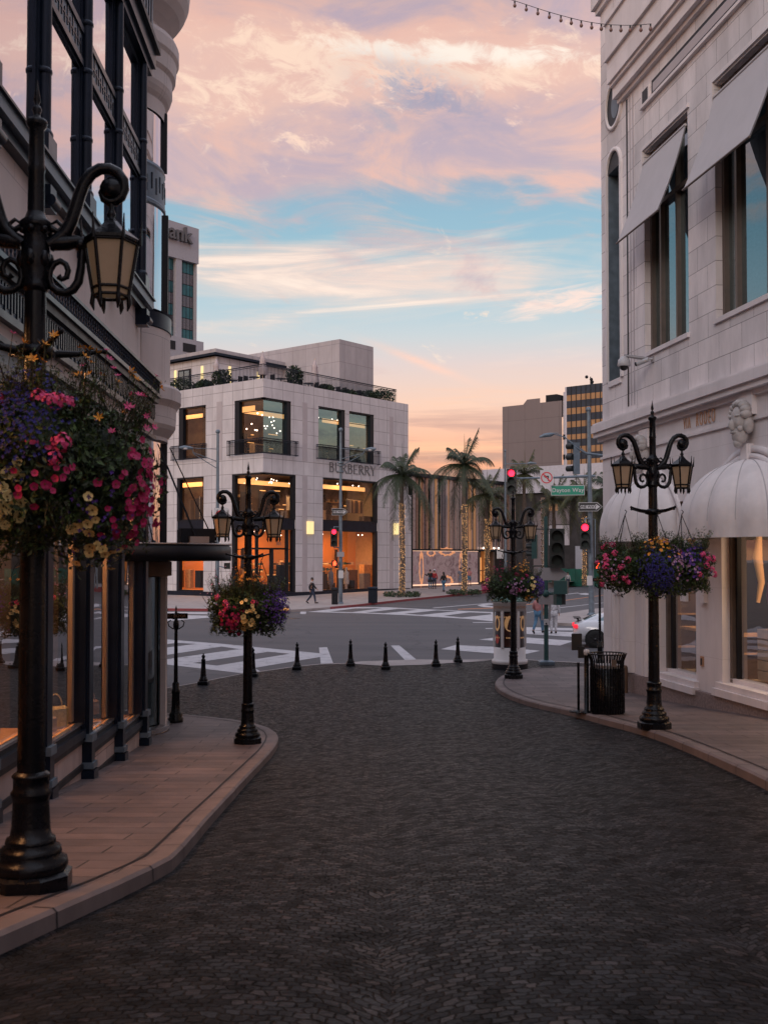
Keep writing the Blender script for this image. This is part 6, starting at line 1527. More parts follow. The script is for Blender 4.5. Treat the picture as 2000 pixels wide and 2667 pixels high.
def basket(lamp, off, rad, spec, seed, label, nleaf=1500, ls=.035, low=.9):
    """spec: list of (part name, material, kind, count, radius, region centre dir, spread)"""
    rnd = random.Random(seed); L = lamp.location; sc = lamp.scale[0]
    c = V((L.x+off[0], L.y+off[1], L.z+2.62*sc+off[2])); t = thing('hanging_basket', label, 'hanging basket', tuple(c), 0, 'flower baskets hanging round the street lamps')
    b = MB(); b.lathe([(.05, -.26), (.20, -.17), (.27, -.02), (.28, .06)], (0, 0, 0), 'soffit_dark', 16)
    b.build('bowl', t)
    b = MB(); top = V((-off[0]*.12, -off[1]*.12, .84*sc-off[2]))
    for k in range(3): a = 2*pi*k/3; b.tube([V((.27*cos(a), .27*sin(a), .05)), top-V((0, 0, .08))], .006, 'black_iron', 4)
    b.tube([top-V((0, 0, .08)), top+V((.03, 0, -.03)), top], .007, 'black_iron', 4); b.build('hanger', t)
    b = MB(); rx, rz_ = rad, rad*low
    for i in range(nleaf):
        e = V((rnd.gauss(0, 1), rnd.gauss(0, 1), rnd.gauss(0, 1))).normalized(); lump = 1+.14*sin(e.x*5+seed)*cos(e.z*6+e.y*4)
        rr = rnd.uniform(.62, 1.02)*lump; q = V((e.x*rx*rr, e.y*rx*rr, e.z*rz_*rr*(1.0 if e.z < 0 else .85)))
        f = (e+V((rnd.gauss(0, .6), rnd.gauss(0, .6), rnd.gauss(0, .6)))).normalized(); a = f.cross(V((rnd.gauss(0, 1), rnd.gauss(0, 1), rnd.gauss(0, 1)))).normalized(); g = f.cross(a)
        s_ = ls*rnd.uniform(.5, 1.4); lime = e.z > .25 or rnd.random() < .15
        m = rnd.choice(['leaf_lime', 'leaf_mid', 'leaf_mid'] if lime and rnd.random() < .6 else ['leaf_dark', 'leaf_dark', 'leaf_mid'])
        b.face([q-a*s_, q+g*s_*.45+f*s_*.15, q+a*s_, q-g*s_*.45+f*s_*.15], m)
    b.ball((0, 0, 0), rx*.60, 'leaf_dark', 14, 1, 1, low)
    # trailing and rising wisps
    for i in range(int(nleaf/34)):
        a = rnd.uniform(0, 2*pi); dn = rnd.random() < .3
        p0 = V((rx*.7*cos(a), rx*.7*sin(a), (-.5 if dn else .55)*rz_)); d = V((.35*cos(a), .35*sin(a), -1 if dn else 1)).normalized()
        H = rnd.uniform(.08, .2) if dn else rnd.uniform(.08, .34)
        pts = [p0+d*H*k/4+V((rnd.gauss(0, .015), rnd.gauss(0, .015), 0)) for k in range(5)]
        b.tube(pts, [.004, .0035, .003, .002, .001], 'stem', 3, False, False)
        for k in range(1, 5):
            for _ in range(7): q = pts[k]+V((rnd.gauss(0, .02), rnd.gauss(0, .02), rnd.gauss(0, .02))); f = V((rnd.gauss(0, 1), rnd.gauss(0, 1), rnd.gauss(0, 1))).normalized(); g = f.cross(V((0, .3, 1))).normalized(); s_ = ls*rnd.uniform(.4, .8); b.face([q, q+f*s_+g*s_*.3, q+f*s_*1.8, q+f*s_-g*s_*.3], rnd.choice(['leaf_mid', 'leaf_lime', 'leaf_dark']))
    b.build('foliage', t)
    groups = {}
    for (nm, m, kind, cnt, r, dr, spread) in spec:
        b = groups.setdefault(nm, MB()); D = V(dr).normalized()
        for i in range(cnt):
            e = (D+V((rnd.gauss(0, spread), rnd.gauss(0, spread), rnd.gauss(0, spread)))).normalized()
            rr = rnd.uniform(1.0, 1.10); q = V((e.x*rx*rr, e.y*rx*rr, e.z*rz_*rr))
            if kind == 'star':
                H = rnd.uniform(.05, .35); q2 = q+V((e.x*.3, e.y*.3, 1)).normalized()*H; b.tube([q*.8, q2], .003, 'stem', 3, False, False); q = q2
            blossom(b, q, r*rnd.uniform(.75, 1.15), m, kind, rnd, e)
    for nm, b in groups.items(): tag(b.build(nm, t), kind='stuff')
    return t
pink, mag, yel, ora, blu, vio, lil = 'fl_pink', 'fl_magenta', 'fl_yellow', 'fl_orange', 'fl_blue', 'fl_violet', 'fl_lilac'
# near lamp (big in the frame)
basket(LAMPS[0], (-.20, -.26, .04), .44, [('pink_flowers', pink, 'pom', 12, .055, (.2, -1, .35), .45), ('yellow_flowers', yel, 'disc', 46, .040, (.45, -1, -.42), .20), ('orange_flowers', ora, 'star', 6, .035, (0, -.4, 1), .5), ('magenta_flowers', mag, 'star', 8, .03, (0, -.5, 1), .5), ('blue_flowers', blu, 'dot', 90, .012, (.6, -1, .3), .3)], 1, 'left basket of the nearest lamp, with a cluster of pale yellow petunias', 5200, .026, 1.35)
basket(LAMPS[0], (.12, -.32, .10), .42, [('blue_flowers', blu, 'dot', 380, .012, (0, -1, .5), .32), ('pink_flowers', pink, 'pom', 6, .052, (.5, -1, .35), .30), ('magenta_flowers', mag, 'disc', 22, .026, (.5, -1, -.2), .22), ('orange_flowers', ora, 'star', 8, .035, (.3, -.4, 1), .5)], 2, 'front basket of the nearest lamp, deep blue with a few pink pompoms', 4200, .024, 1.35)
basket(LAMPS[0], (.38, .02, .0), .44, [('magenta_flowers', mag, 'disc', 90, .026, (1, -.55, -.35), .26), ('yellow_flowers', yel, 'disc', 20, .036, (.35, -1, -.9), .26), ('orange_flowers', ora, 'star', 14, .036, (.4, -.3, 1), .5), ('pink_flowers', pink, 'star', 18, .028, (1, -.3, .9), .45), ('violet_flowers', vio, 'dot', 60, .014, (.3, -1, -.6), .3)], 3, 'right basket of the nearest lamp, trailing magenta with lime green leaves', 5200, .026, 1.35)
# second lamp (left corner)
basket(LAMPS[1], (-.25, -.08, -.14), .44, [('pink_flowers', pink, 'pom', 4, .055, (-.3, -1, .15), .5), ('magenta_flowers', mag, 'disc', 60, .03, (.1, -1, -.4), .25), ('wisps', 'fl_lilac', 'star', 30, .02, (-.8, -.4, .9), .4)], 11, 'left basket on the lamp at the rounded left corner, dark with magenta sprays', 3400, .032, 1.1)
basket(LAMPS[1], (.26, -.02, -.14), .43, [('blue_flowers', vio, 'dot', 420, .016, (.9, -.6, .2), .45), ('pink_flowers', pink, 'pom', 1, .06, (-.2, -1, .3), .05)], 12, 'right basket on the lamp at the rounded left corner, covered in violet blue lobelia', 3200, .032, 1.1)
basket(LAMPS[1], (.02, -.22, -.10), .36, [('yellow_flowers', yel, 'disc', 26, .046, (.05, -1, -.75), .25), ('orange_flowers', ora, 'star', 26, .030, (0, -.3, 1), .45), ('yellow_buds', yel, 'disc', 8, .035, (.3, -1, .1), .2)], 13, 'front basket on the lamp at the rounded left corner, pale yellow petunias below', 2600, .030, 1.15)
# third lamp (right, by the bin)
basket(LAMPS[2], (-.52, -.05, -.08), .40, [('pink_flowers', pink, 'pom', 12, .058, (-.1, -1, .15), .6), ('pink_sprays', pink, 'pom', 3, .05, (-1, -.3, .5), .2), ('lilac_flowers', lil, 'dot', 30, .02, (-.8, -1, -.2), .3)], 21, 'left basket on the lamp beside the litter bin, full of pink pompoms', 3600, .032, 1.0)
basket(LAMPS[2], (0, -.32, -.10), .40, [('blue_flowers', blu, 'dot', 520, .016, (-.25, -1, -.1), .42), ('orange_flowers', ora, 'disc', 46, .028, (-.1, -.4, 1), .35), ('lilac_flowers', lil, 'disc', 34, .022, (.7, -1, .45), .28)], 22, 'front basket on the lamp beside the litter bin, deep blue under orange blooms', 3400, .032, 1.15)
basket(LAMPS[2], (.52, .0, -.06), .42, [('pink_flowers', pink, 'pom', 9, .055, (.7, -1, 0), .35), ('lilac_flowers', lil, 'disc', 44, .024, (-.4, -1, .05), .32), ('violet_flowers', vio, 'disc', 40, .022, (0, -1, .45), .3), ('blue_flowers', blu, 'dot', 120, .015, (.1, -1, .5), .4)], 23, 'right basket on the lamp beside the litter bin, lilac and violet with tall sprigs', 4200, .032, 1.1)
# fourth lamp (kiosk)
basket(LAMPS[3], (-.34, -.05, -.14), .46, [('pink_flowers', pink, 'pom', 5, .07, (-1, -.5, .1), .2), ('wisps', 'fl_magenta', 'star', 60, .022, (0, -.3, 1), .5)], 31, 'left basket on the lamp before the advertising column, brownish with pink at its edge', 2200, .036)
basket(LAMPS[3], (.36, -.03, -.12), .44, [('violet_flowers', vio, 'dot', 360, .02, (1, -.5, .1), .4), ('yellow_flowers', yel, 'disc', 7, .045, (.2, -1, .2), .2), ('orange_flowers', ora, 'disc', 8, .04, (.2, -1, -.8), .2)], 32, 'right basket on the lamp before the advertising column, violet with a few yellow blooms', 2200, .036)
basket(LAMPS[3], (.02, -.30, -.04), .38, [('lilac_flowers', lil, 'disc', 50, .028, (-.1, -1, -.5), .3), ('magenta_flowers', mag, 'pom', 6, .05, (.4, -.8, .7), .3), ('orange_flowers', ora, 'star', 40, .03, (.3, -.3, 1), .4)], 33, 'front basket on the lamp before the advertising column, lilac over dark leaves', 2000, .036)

# ------------------------------------------------------------------ bollards
def make_bollard(loc, label):
    t = thing('bollard', label, 'bollard', loc, 0, 'black bollards across the alley mouth')
    b = MB(); b.bevbox((0, 0, .05), (.27, .27, .10), 'black_iron', .015); b.lathe([(.115, .10), (.125, .13), (.10, .16), (.095, .20), (.078, .22)], (0, 0, 0), 'black_iron', 12, True, False); b.build('base', t)
    b = MB(); b.lathe([(.08, .21), (.062, .45), (.052, .62), (.058, .63), (.06, .66), (.045, .68), (.035, .70)], (0, 0, 0), 'black_iron', 12, True, False); b.build('post', t)
    b = MB(); b.ball((0, 0, .745), .052, 'black_iron', 10); b.ball((0, 0, .81), .022, 'black_iron', 8); b.build('finial', t); return t
bl = [(530, 1783, 'first'), (659, 1762, 'second'), (774, 1744, 'third'), (913, 1734, 'fourth'), (1004, 1743, 'fifth'), (1135, 1735, 'sixth'), (1192, 1725, 'seventh')]
lbl = ['leftmost black bollard, standing nearest the left pavement', 'black bollard mostly hidden behind the left corner street lamp', 'black bollard between the left corner lamp and the first stop line', 'black bollard just right of the first white stop line', 'black bollard left of the second white stop line', 'black bollard just right of the second white stop line, the nearer of that pair', 'rightmost black bollard, nearest the advertising column']
b0 = None
for (px, py, _), lb in zip(bl, lbl):
    p = on_z(px, py, .014)
    if b0 is None: b0 = make_bollard(tuple(p), lb)
    else: copy_thing(b0, tuple(p), random.uniform(-.1, .1), lb)

# ------------------------------------------------------------------ ornate street-name posts
def name_post(loc, h, label, rz=0, sc=1.0):
    t = thing('street_name_post', label, 'sign post', loc, rz); m = 'black_iron'
    b = MB(); b.lathe([(.15, 0), (.155, .07), (.13, .10), (.14, .15), (.10, .20), (.085, .30), (.075, .55), (.085, .58), (.085, .63), (.065, .66), (.07, .76), (.05, .79)], (0, 0, 0), m, 14); b.build('base', t)
    b = MB(); b.tube([(0, 0, .78), (0, 0, h-.25)], [.042, .032], m, 12); b.lathe([(.035, h-.3), (.055, h-.25), (.06, h-.18), (.03, h-.12), (.03, h+.05), (.012, h+.08), (.02, h+.13), (0, h+.2)], (0, 0, 0), m, 10); b.build('pole', t)
    for k, a in enumerate((0, 1.4)):
        b = MB(); b.bevbox((0, 0, h-.02+k*.0), (.46, .03, .11), m, .01, a)
        for sx in (-1, 1): e = V((cos(a), sin(a), 0))*sx; b.tube([e*.05+V((0, 0, h-.28)), e*.14+V((0, 0, h-.22)), e*.16+V((0, 0, h-.14)), e*.10+V((0, 0, h-.10))], .012, m, 5)
        s_ = b.build('name_blade', t); tx = text_mb('RODEO DR' if k == 0 else 'DAYTON WAY', .075, 'gold_letter', .004)
        for sg in (1, -1):
            M4 = Matrix.Rotation(a, 4, 'Z') @ Matrix.Translation((0, -.018*sg, h-.02)) @ Matrix.Rotation(0 if sg == 1 else pi, 4, 'Z') @ Matrix.Rotation(pi/2, 4, 'X'); q = MB(); q.add(tx, M4)
            q.build('lettering', s_)
    return t
p = on_z(458, 1880, .135); name_post(tuple(V((p.x, p.y, gz(p.x, p.y)+.12))), 2.12, 'thin black ornate street name post on the left pavement beside the turret', .1)
p = at_y(1562, 1735, 33.0); name_post((p.x, 33.0, .06), at_y(1562, 1508, 33.0).z-.06, 'tall black ornate street name post behind the litter bin, in front of the white car', .3)

# ------------------------------------------------------------------ litter bin, stanchion sign
c = at_y(1581, 1855, 20.2); c = V((c.x, 20.2, gz(c.x, 20.2)+.12))
t = thing('litter_bin', 'black slatted metal litter bin with a flared rim on the right pavement', 'litter bin', tuple(c)); r_ = .30
b = MB(); b.lathe([(r_, 0), (r_+.01, .04), (r_, .84), (r_-.03, .86), (r_-.03, .6)], (0, 0, 0), 'black_iron', 28, True)
for k in range(36):
    a = 2*pi*k/36; b.tube([V(((r_+.008)*cos(a), (r_+.008)*sin(a), .03)), V(((r_+.008)*cos(a), (r_+.008)*sin(a), .86))], .014, 'black_iron', 4)
b.build('body', t)
b = MB()
for k in range(36):
    a = 2*pi*k/36; e = V((cos(a), sin(a), 0)); b.tube([e*r_+V((0, 0, .85)), e*(r_+.005)+V((0, 0, .99)), e*(r_+.05)+V((0, 0, 1.11))], .012, 'black_iron', 5, cap=False)
b.build('rim_slats', t)
b = MB(); b.grid([[V(((r_+.05)*cos(2*pi*j/36), (r_+.05)*sin(2*pi*j/36), 1.11))+V((dr*cos(2*pi*j/36), dr*sin(2*pi*j/36), dz)) for j in range(36)] for dr, dz in ((-.02, 0), (.015, 0), (.015, .022), (-.02, .022), (-.02, 0))], 'black_iron', True, True); b.build('rim', t)
b = MB(); b.lathe([(.22, .7), (.24, .90), (.235, .92)], (0, 0, 0), 'sign_back', 18); b.build('liner', t)
b = MB(); b.bevbox((.06, -.315, .97), (.09, .02, .13), 'bronze_frame', .008); b.build('sticker_plate', t)
c2 = V((at_y(1506, 1836, 20.8).x, 20.8, 0)); c2.z = gz(c2.x, c2.y)+.12
t = thing('valet_sign', 'black board on a thin pole with round foot, left of the litter bin', 'sign stand', tuple(c2))
b = MB(); b.lathe([(.19, 0), (.19, .02), (.03, .04)], (0, 0, 0), 'black_iron', 20); b.tube([(0, 0, .03), (0, 0, .95)], .025, 'black_iron', 8); b.build('stand', t)
zt_ = at_y(1500, 1650, 20.8).z-c2.z; b = MB(); b.bevbox((-.03, 0, zt_-.16), (.20, .05, .32), 'sign_black', .01, .15); b.bevbox((.06, 0, zt_-.36), (.13, .06, .22), 'sign_black', .01, .15); b.build('board', t)
c3 = V((at_y(1527, 1842, 20.5).x, 20.5, 0)); c3.z = gz(c3.x, c3.y)+.12
t = thing('stanchion', 'short black post with a pale cap between the sign stand and the litter bin', 'post', tuple(c3)); zt_ = at_y(1527, 1692, 20.5).z-c3.z
b = MB(); b.lathe([(.13, 0), (.13, .02), (.05, .04), (.045, zt_-.1)], (0, 0, 0), 'black_iron', 14); b.build('post', t)
b = MB(); b.lathe([(.045, zt_-.1), (.055, zt_-.06), (.05, zt_), (0, zt_+.01)], (0, 0, 0), 'sign_white', 14); b.build('cap', t)

# ------------------------------------------------------------------ advertising column
c = on_z(1327, 1744, .02); c.y += .55; c.x = at_y(1327, 1744, c.y).x; zk = .02
t = thing('advertising_column', 'round white advertising column with poster panels and green copper roof', 'kiosk', (c.x, c.y, zk)); sck = (c.y)/2800
H = at_y(1327, 1560, c.y).z-zk; rk = 41*sck
b = MB(); b.lathe([(rk+.06, 0), (rk+.06, .14)], (0, 0, 0), 'soffit_dark', 40); b.lathe([(rk+.05, .14), (rk+.07, .20), (rk+.05, .26), (rk, .28), (rk, .62), (rk-.03, .64)], (0, 0, 0), 'white_paint', 40, True, False); b.build('base', t)
b = MB(); b.lathe([(rk-.06, .62), (rk-.06, H-.36)], (0, 0, 0), 'poster_dark', 40, True, False); b.build('drum', t)
za, zb2 = .64, H-.36
for k in range(6):
    a = radians(-90-37+k*60+3)
    b = MB(); b.box((rk*.985*cos(a), rk*.985*sin(a), (za+zb2)/2), (.06, .085, zb2-za), 'white_paint', a); b.build('rib', t)
def curved(name, a0, a1, z0, z1, m, rr, par):
    b = MB(); b.grid([[V((rr*cos(a0+(a1-a0)*i/12), rr*sin(a0+(a1-a0)*i/12), z)) for i in range(13)] for z in (z0, z1)], m, True); return b.build(name, par)
for k in range(3):
    a0 = radians(-90-37+k*60-60+9); a1 = a0+radians(48); pm = ['poster_dark', 'poster_brown', 'poster_dark'][k]
    po = curved('poster', a0, a1, za+.03, zb2-.05, pm, rk-.045, t); am = (a0+a1)/2; rr = rk-.035
    b = MB()
    zc = (za+zb2)/2+.18; ww = .20 if k == 1 else .14
    def onc(u, z, o=0): a = am+u/rk; return V(((rr+o)*cos(a), (rr+o)*sin(a), z))
    P = [onc(ww*cos(q*pi/12), zc+.24*sin(q*pi/12)) for q in range(24)]
    if k == 1: b.face(P, 'poster_gold')
    else:
        for q in range(24): n_ = (q+1) % 24; b.face([P[q], P[n_], onc(ww*.6*cos(n_*pi/12), zc+.16*sin(n_*pi/12)), onc(ww*.6*cos(q*pi/12), zc+.16*sin(q*pi/12))], 'poster_gold')
        if k == 0: b.face([onc(.10*cos(q*pi/8), zc-.48+.14*sin(q*pi/8), .002) for q in range(16)], 'poster_red')
    for z, w_ in ((zb2-.20, .22), (za+.28, .14)):
        for q in range(7): u = -w_+q*2*w_/7; b.face([onc(u, z), onc(u+w_*.2, z), onc(u+w_*.2, z+.045), onc(u, z+.045)], 'poster_gold')
    b.build('poster_artwork', po)
b = MB(); b.lathe([(rk-.02, H-.37), (rk+.02, H-.35), (rk+.02, H-.14), (rk+.06, H-.12), (rk+.06, H-.08)], (0, 0, 0), 'white_paint', 40, True, False); fz_ = b.build('frieze', t)
b = MB()
for k, wd_ in enumerate(('RODEO', 'TWO', 'RODEO', 'TWO')):
    a = radians(-90-52+k*34); tx = text_mb(wd_, .11, 'gold_letter', .006)
    M4 = Matrix.Translation(((rk+.026)*cos(a), (rk+.026)*sin(a), H-.245)) @ Matrix.Rotation(a+pi/2, 4, 'Z') @ Matrix.Rotation(pi/2, 4, 'X'); b.add(tx, M4)
b.build('lettering', fz_)
b = MB(); b.lathe([(rk+.06, H-.08), (rk+.09, H-.05), (rk+.03, H+.0), (rk-.12, H+.14), (rk-.3, H+.26), (.06, H+.36), (.05, H+.45), (0, H+.55)], (0, 0, 0), 'copper_green', 30)
for k in range(8): a = 2*pi*k/8+.15; b.ball(((rk+.06)*cos(a), (rk+.06)*sin(a), H-.03), .035, 'poster_gold', 8)
b.build('roof', t)

# ------------------------------------------------------------------ traffic poles and signals
def sig_head(par, c, face, on=None, s=1.0, back=False, green=False):
    """three-lens signal facing direction `face` (unit xy)"""
    M3 = Matrix((V((-face.y, face.x, 0)), face, V((0, 0, 1)))).transposed(); b = MB(); c = V(c)
    b.box(c, (.42*s, .26*s, 1.12*s), 'pole_grey' if back else ('signal_green' if green else 'signal_black'), M=M3)
    for k in (-1, 0, 1):
        o = c+face*.13*s+V((0, 0, -k*.35*s)); rows = []
        for d in (0, .26*s): rows.append([o+face*d+V((-face.y, face.x, 0))*(.16*s*cos(a))+V((0, 0, .16*s*sin(a))) for a in [radians(-30)+radians(240)*i/12 for i in range(13)]])
        b.grid(rows, 'signal_black', True)
    h = b.build('signal_head', par, world=True)
    for k in (-1, 0, 1):
        b = MB(); o = c+face*.145*s+V((0, 0, -k*.35*s)); b.face([o+V((-face.y, face.x, 0))*(.14*s*cos(a))+V((0, 0, .14*s*sin(a))) for a in [2*pi*i/16 for i in range(16)]], 'red_signal' if (on == 'red' and k == -1) else 'lens_off')
        b.build('lens', h, world=True)
    return h
def ped_head(par, c, face, on=True, m='signal_black'):
    M3 = Matrix((V((-face.y, face.x, 0)), face, V((0, 0, 1)))).transposed(); b = MB(); c = V(c); X = V((-face.y, face.x, 0))
    b.box(c, (.42, .20, .42), m, M=M3); b.box(c+face*.16+V((0, 0, .2)), (.42, .14, .02), 'signal_black', M=M3)
    for sg in (-1, 1): b.box(c+face*.16+X*sg*.2, (.02, .14, .4), 'signal_black', M=M3)
    h = b.build('pedestrian_signal', par, world=True)
    if on:
        b = MB(); o = c+face*.105; hd = [(-.11, -.16), (.08, -.16), (.13, -.02), (.10, .03), (.09, .13), (.05, .14), (.045, .17), (0, .18), (-.005, .16), (-.05, .16), (-.06, .11), (-.11, .10), (-.12, -.05)]
        b.poly([[(x, y) for x, y in hd]], 0, 'red_hand'); q = MB(); M4 = Matrix.Identity(4); M4.col[0] = (*X, 0); M4.col[1] = (0, 0, 1, 0); M4.col[2] = (*face, 0); M4.col[3] = (*o, 1); q.add(b, M4); q.build('red_hand', h, world=True)
TOCAM = lambda p: (V((0, 0, 0))-V((p.x, p.y, 0))).normalized()
def plate(par, c, face, w, h, m, name='sign', r=.03, th=.012):
    b = MB(); X = V((-face.y, face.x, 0))
    n = [(-w/2+r, -h/2), (w/2-r, -h/2), (w/2, -h/2+r), (w/2, h/2-r), (w/2-r, h/2), (-w/2+r, h/2), (-w/2, h/2-r), (-w/2, -h/2+r)]
    f0 = [V(c)+X*x+V((0, 0, y)) for x, y in n]; f1 = [p-face*th for p in f0]; b.face(f0, m); b.face(f1[::-1], 'sign_back')
    for i in range(8): b.face([f0[i], f1[i], f1[(i+1) % 8], f0[(i+1) % 8]], 'sign_back')
    return b.build(name, par, world=True)
def paint(par, c, face, b, name):
    X = V((-face.y, face.x, 0)); M4 = Matrix.Identity(4); M4.col[0] = (*X, 0); M4.col[1] = (0, 0, 1, 0); M4.col[2] = (*face, 0); M4.col[3] = (*V(c), 1)
    q = MB(); q.add(b, M4); return q.build(name, par, world=True)
def one_way(par, c, face, w=1.05, h=.36):
    p = plate(par, c, face, w*.0+w, h, 'sign_black', 'one_way_sign', .02) if False else None
    b = MB(); k = w/2; out = [(-k, -h/2), (k-h*.55, -h/2), (k, 0), (k-h*.55, h/2), (-k, h/2)]
    b.poly([out], 0, 'sign_white'); b.poly([[(x*.965-.003, y*.90) for x, y in out]], .006, 'sign_black')
    ar = [(-k*.86, -h*.19), (k*.44, -h*.19), (k*.44, -h*.34), (k*.80, 0), (k*.44, h*.34), (k*.44, h*.19), (-k*.86, h*.19)]; b.poly([ar], .012, 'sign_white')
    tx = text_mb('ONE WAY', .17*w/1.05, 'sign_black', .002, .006); b.add(tx, Matrix.Translation((-k*.26, 0, .018)))
    b.poly([[(x, y) for x, y in out][::-1]], -.012, 'sign_back'); return paint(par, c, face, b, 'one_way_sign')
def cobra(par, p0, p1, c0, m='pole_grey'):
    """luminaire p0 = arm foot on pole, p1 = lamp head"""
    b = MB(); d = (p1-p0); d.z = 0; d.normalize()
    b.tube([p0, p0+(p1-p0)*.75+V((0, 0, -.05)), p1-d*.5], .028, m, 6); b.tube([p0+V((0, 0, .5)), p0+(p1-p0)*.75+V((0, 0, .03)), p1-d*.5], .028, m, 6)
    b.tube([c0, p1-d*.5], .022, m, 6); b.build('arm', par, world=True)
    b = MB(); b.tube([p1-d*.55, p1-d*.3, p1+d*.1, p1+d*.42], [.05, .12, .15, .05], m, 10); h = b.build('lamp_head', par, world=True)
    b = MB(); b.ball(p1+V((0, 0, -.06)), .14, 'sign_white', 10, 1.4, 1.4, .6); b.build('lens', h, world=True)
# S1 : pole before the store
zb = .15; p = on_z(887, 1572, zb); S1 = thing('traffic_pole', 'tall grey street light pole with one way sign and red signal before the fashion store', 'traffic pole', tuple(p), 0, 'traffic poles')
Y1 = p.y; top = at_y(886, 1123, Y1); b = MB(); b.tube([p, V((p.x, p.y, top.z))], [.15, .08], 'pole_grey', 12); b.lathe([(.22, 0), (.22, .05), (.15, .12)], tuple(p), 'pole_grey', 12); b.build('pole', S1, world=True)
b = MB(); b.ball(V((p.x, p.y, top.z+.1)), .16, 'pole_grey', 12); b.build('ball_cap', S1, world=True)
fc = TOCAM(p); q = V((p.x, p.y, 0)); pz = lambda py, Y=Y1: at_y(887, py, Y).z
cobra(S1, V((p.x, p.y, pz(1214))), at_y(966, 1170, Y1-1.5), V((p.x, p.y, pz(1168))))
b = MB(); 
for py in (1205, 1212, 1228): b.lathe([(.12, -.06), (.24, -.05), (.24, .05), (.12, .06)], (p.x, p.y, pz(py)), 'pole_grey', 12, False)
b.build('collar', S1, world=True)
one_way(S1, at_y(885, 1333, Y1-.3), fc, 1.12, .48)
sg = at_y(870, 1400, Y1-.4); sig_head(S1, sg, fc, 'red', 1.15); b = MB(); b.tube([V((p.x, p.y, sg.z+.75)), V((sg.x, sg.y, sg.z+.75)), V((sg.x, sg.y, sg.z+.5))], .04, 'pole_grey', 6); b.tube([V((p.x, p.y, sg.z-.7)), V((sg.x, sg.y, sg.z-.7)), V((sg.x, sg.y, sg.z-.5))], .04, 'pole_grey', 6); b.build('bracket', S1, world=True)
ped_head(S1, at_y(872, 1467, Y1-.35), fc); plate(S1, at_y(887, 1444, Y1-.25), fc, .5, .35, 'sign_back'); plate(S1, at_y(888, 1496, Y1-.25), fc, .36, .55, 'sign_white')
# S2 : left pole
p = on_z(566, 1574, .15); Y2 = p.y; S2 = thing('traffic_pole', 'tall grey street light pole behind the left corner lamp, arm pointing left', 'traffic pole', tuple(p), 0, 'traffic poles')
top = at_y(564, 1128, Y2); b = MB(); b.tube([p, V((p.x, p.y, top.z))], [.15, .09], 'pole_grey', 12); b.build('pole', S2, world=True); b = MB(); b.ball(V((p.x, p.y, top.z+.1)), .16, 'pole_grey', 12); b.build('ball_cap', S2, world=True)
cobra(S2, V((p.x, p.y, at_y(566, 1221, Y2).z)), at_y(483, 1166, Y2-1.0), V((p.x, p.y, at_y(566, 1170, Y2).z)))
fc = TOCAM(p); ped_head(S2, at_y(592, 1474, Y2-.35), fc, False); b = MB(); b.tube([at_y(568, 1474, Y2), at_y(592, 1480, Y2-.3)], .04, 'pole_grey', 6); b.build('bracket', S2, world=True)
def no_left(par, c, face, s=.62, square=True):
    b = MB()
    if square: b.poly([[(-s/2, -s*.58), (s/2, -s*.58), (s/2, s*.58), (-s/2, s*.58)]], 0, 'sign_white')
    n = 24; r1, r2 = s*.44, s*.36
    if not square: b.poly([[(r1*cos(2*pi*i/n), r1*sin(2*pi*i/n)) for i in range(n)]], 0, 'sign_white')
    for i in range(n): a, e = 2*pi*i/n, 2*pi*(i+1)/n; b.face([(r2*cos(a), r2*sin(a), .012), (r1*cos(a), r1*sin(a), .012), (r1*cos(e), r1*sin(e), .012), (r2*cos(e), r2*sin(e), .012)], 'sign_red')
    k = s/.62; b.poly([[(x*k, y*k) for x, y in ((.05, -.15), (.10, -.15), (.10, .09), (-.04, .09), (-.04, .14), (-.14, .06), (-.04, -.02), (-.04, .03), (.05, .03))]], .008, 'sign_black')
    b.face([(-.20*k, .17*k, .016), (-.16*k, .21*k, .016), (.20*k, -.17*k, .016), (.16*k, -.21*k, .016)][::-1], 'sign_red')
    return paint(par, c, face, b, 'no_left_turn_sign')
no_left(S2, at_y(577, 1345, Y2-.3), fc, 1.0, True)
# S3 : mast-arm pole on the right
p = on_z(1540, 1602, .14); Y3 = p.y; S3 = thing('traffic_pole', 'tall grey pole with signal mast arm, green street name sign and red signals', 'traffic pole', tuple(p), 0, 'traffic poles')
top = at_y(1531, 1072, Y3); p3 = V((p.x-.05, p.y, 0)); P3 = lambda px, py, dy=0: at_y(px, py, Y3+dy)
b = MB(); b.tube([p, V((p.x-.12, p.y, top.z))], [.17, .10], 'pole_grey', 12); b.lathe([(.26, 0), (.26, .06), (.17, .15)], tuple(p), 'pole_grey', 12); b.build('pole', S3, world=True)
b = MB(); b.ball(V((p.x-.12, p.y, top.z+.12)), .16, 'pole_grey', 12); b.build('ball_cap', S3, world=True)
b = MB(); b.tube([P3(1549, 1240), P3(1536, 1240), P3(1440, 1244), P3(1338, 1246)], [.07, .085, .06, .045], 'pole_grey', 10); b.build('mast_arm', S3, world=True)
fc = TOCAM(p); sig_head(S3, P3(1332, 1254, -.4), fc, 'red', 1.28)
no_left(S3, P3(1423, 1244, -.3), fc, .74)
c = P3(1478, 1277, -.3); w_ = (1521-1435)/2800*Y3; h_ = 26/2800*Y3
ds = plate(S3, c, fc, w_, h_, 'sign_white', 'street_name_sign', .02); b = MB(); b.poly([[(-w_/2+.03, -h_/2+.03), (w_/2-.03, -h_/2+.03), (w_/2-.03, h_/2-.03), (-w_/2+.03, h_/2-.03)]], .006, 'sign_green'); b.add(text_mb('Dayton Way', .32, 'sign_white', .002, .004, 1.08), Matrix.Translation((0, 0, .014))); paint(ds, c, fc, b, 'lettering')
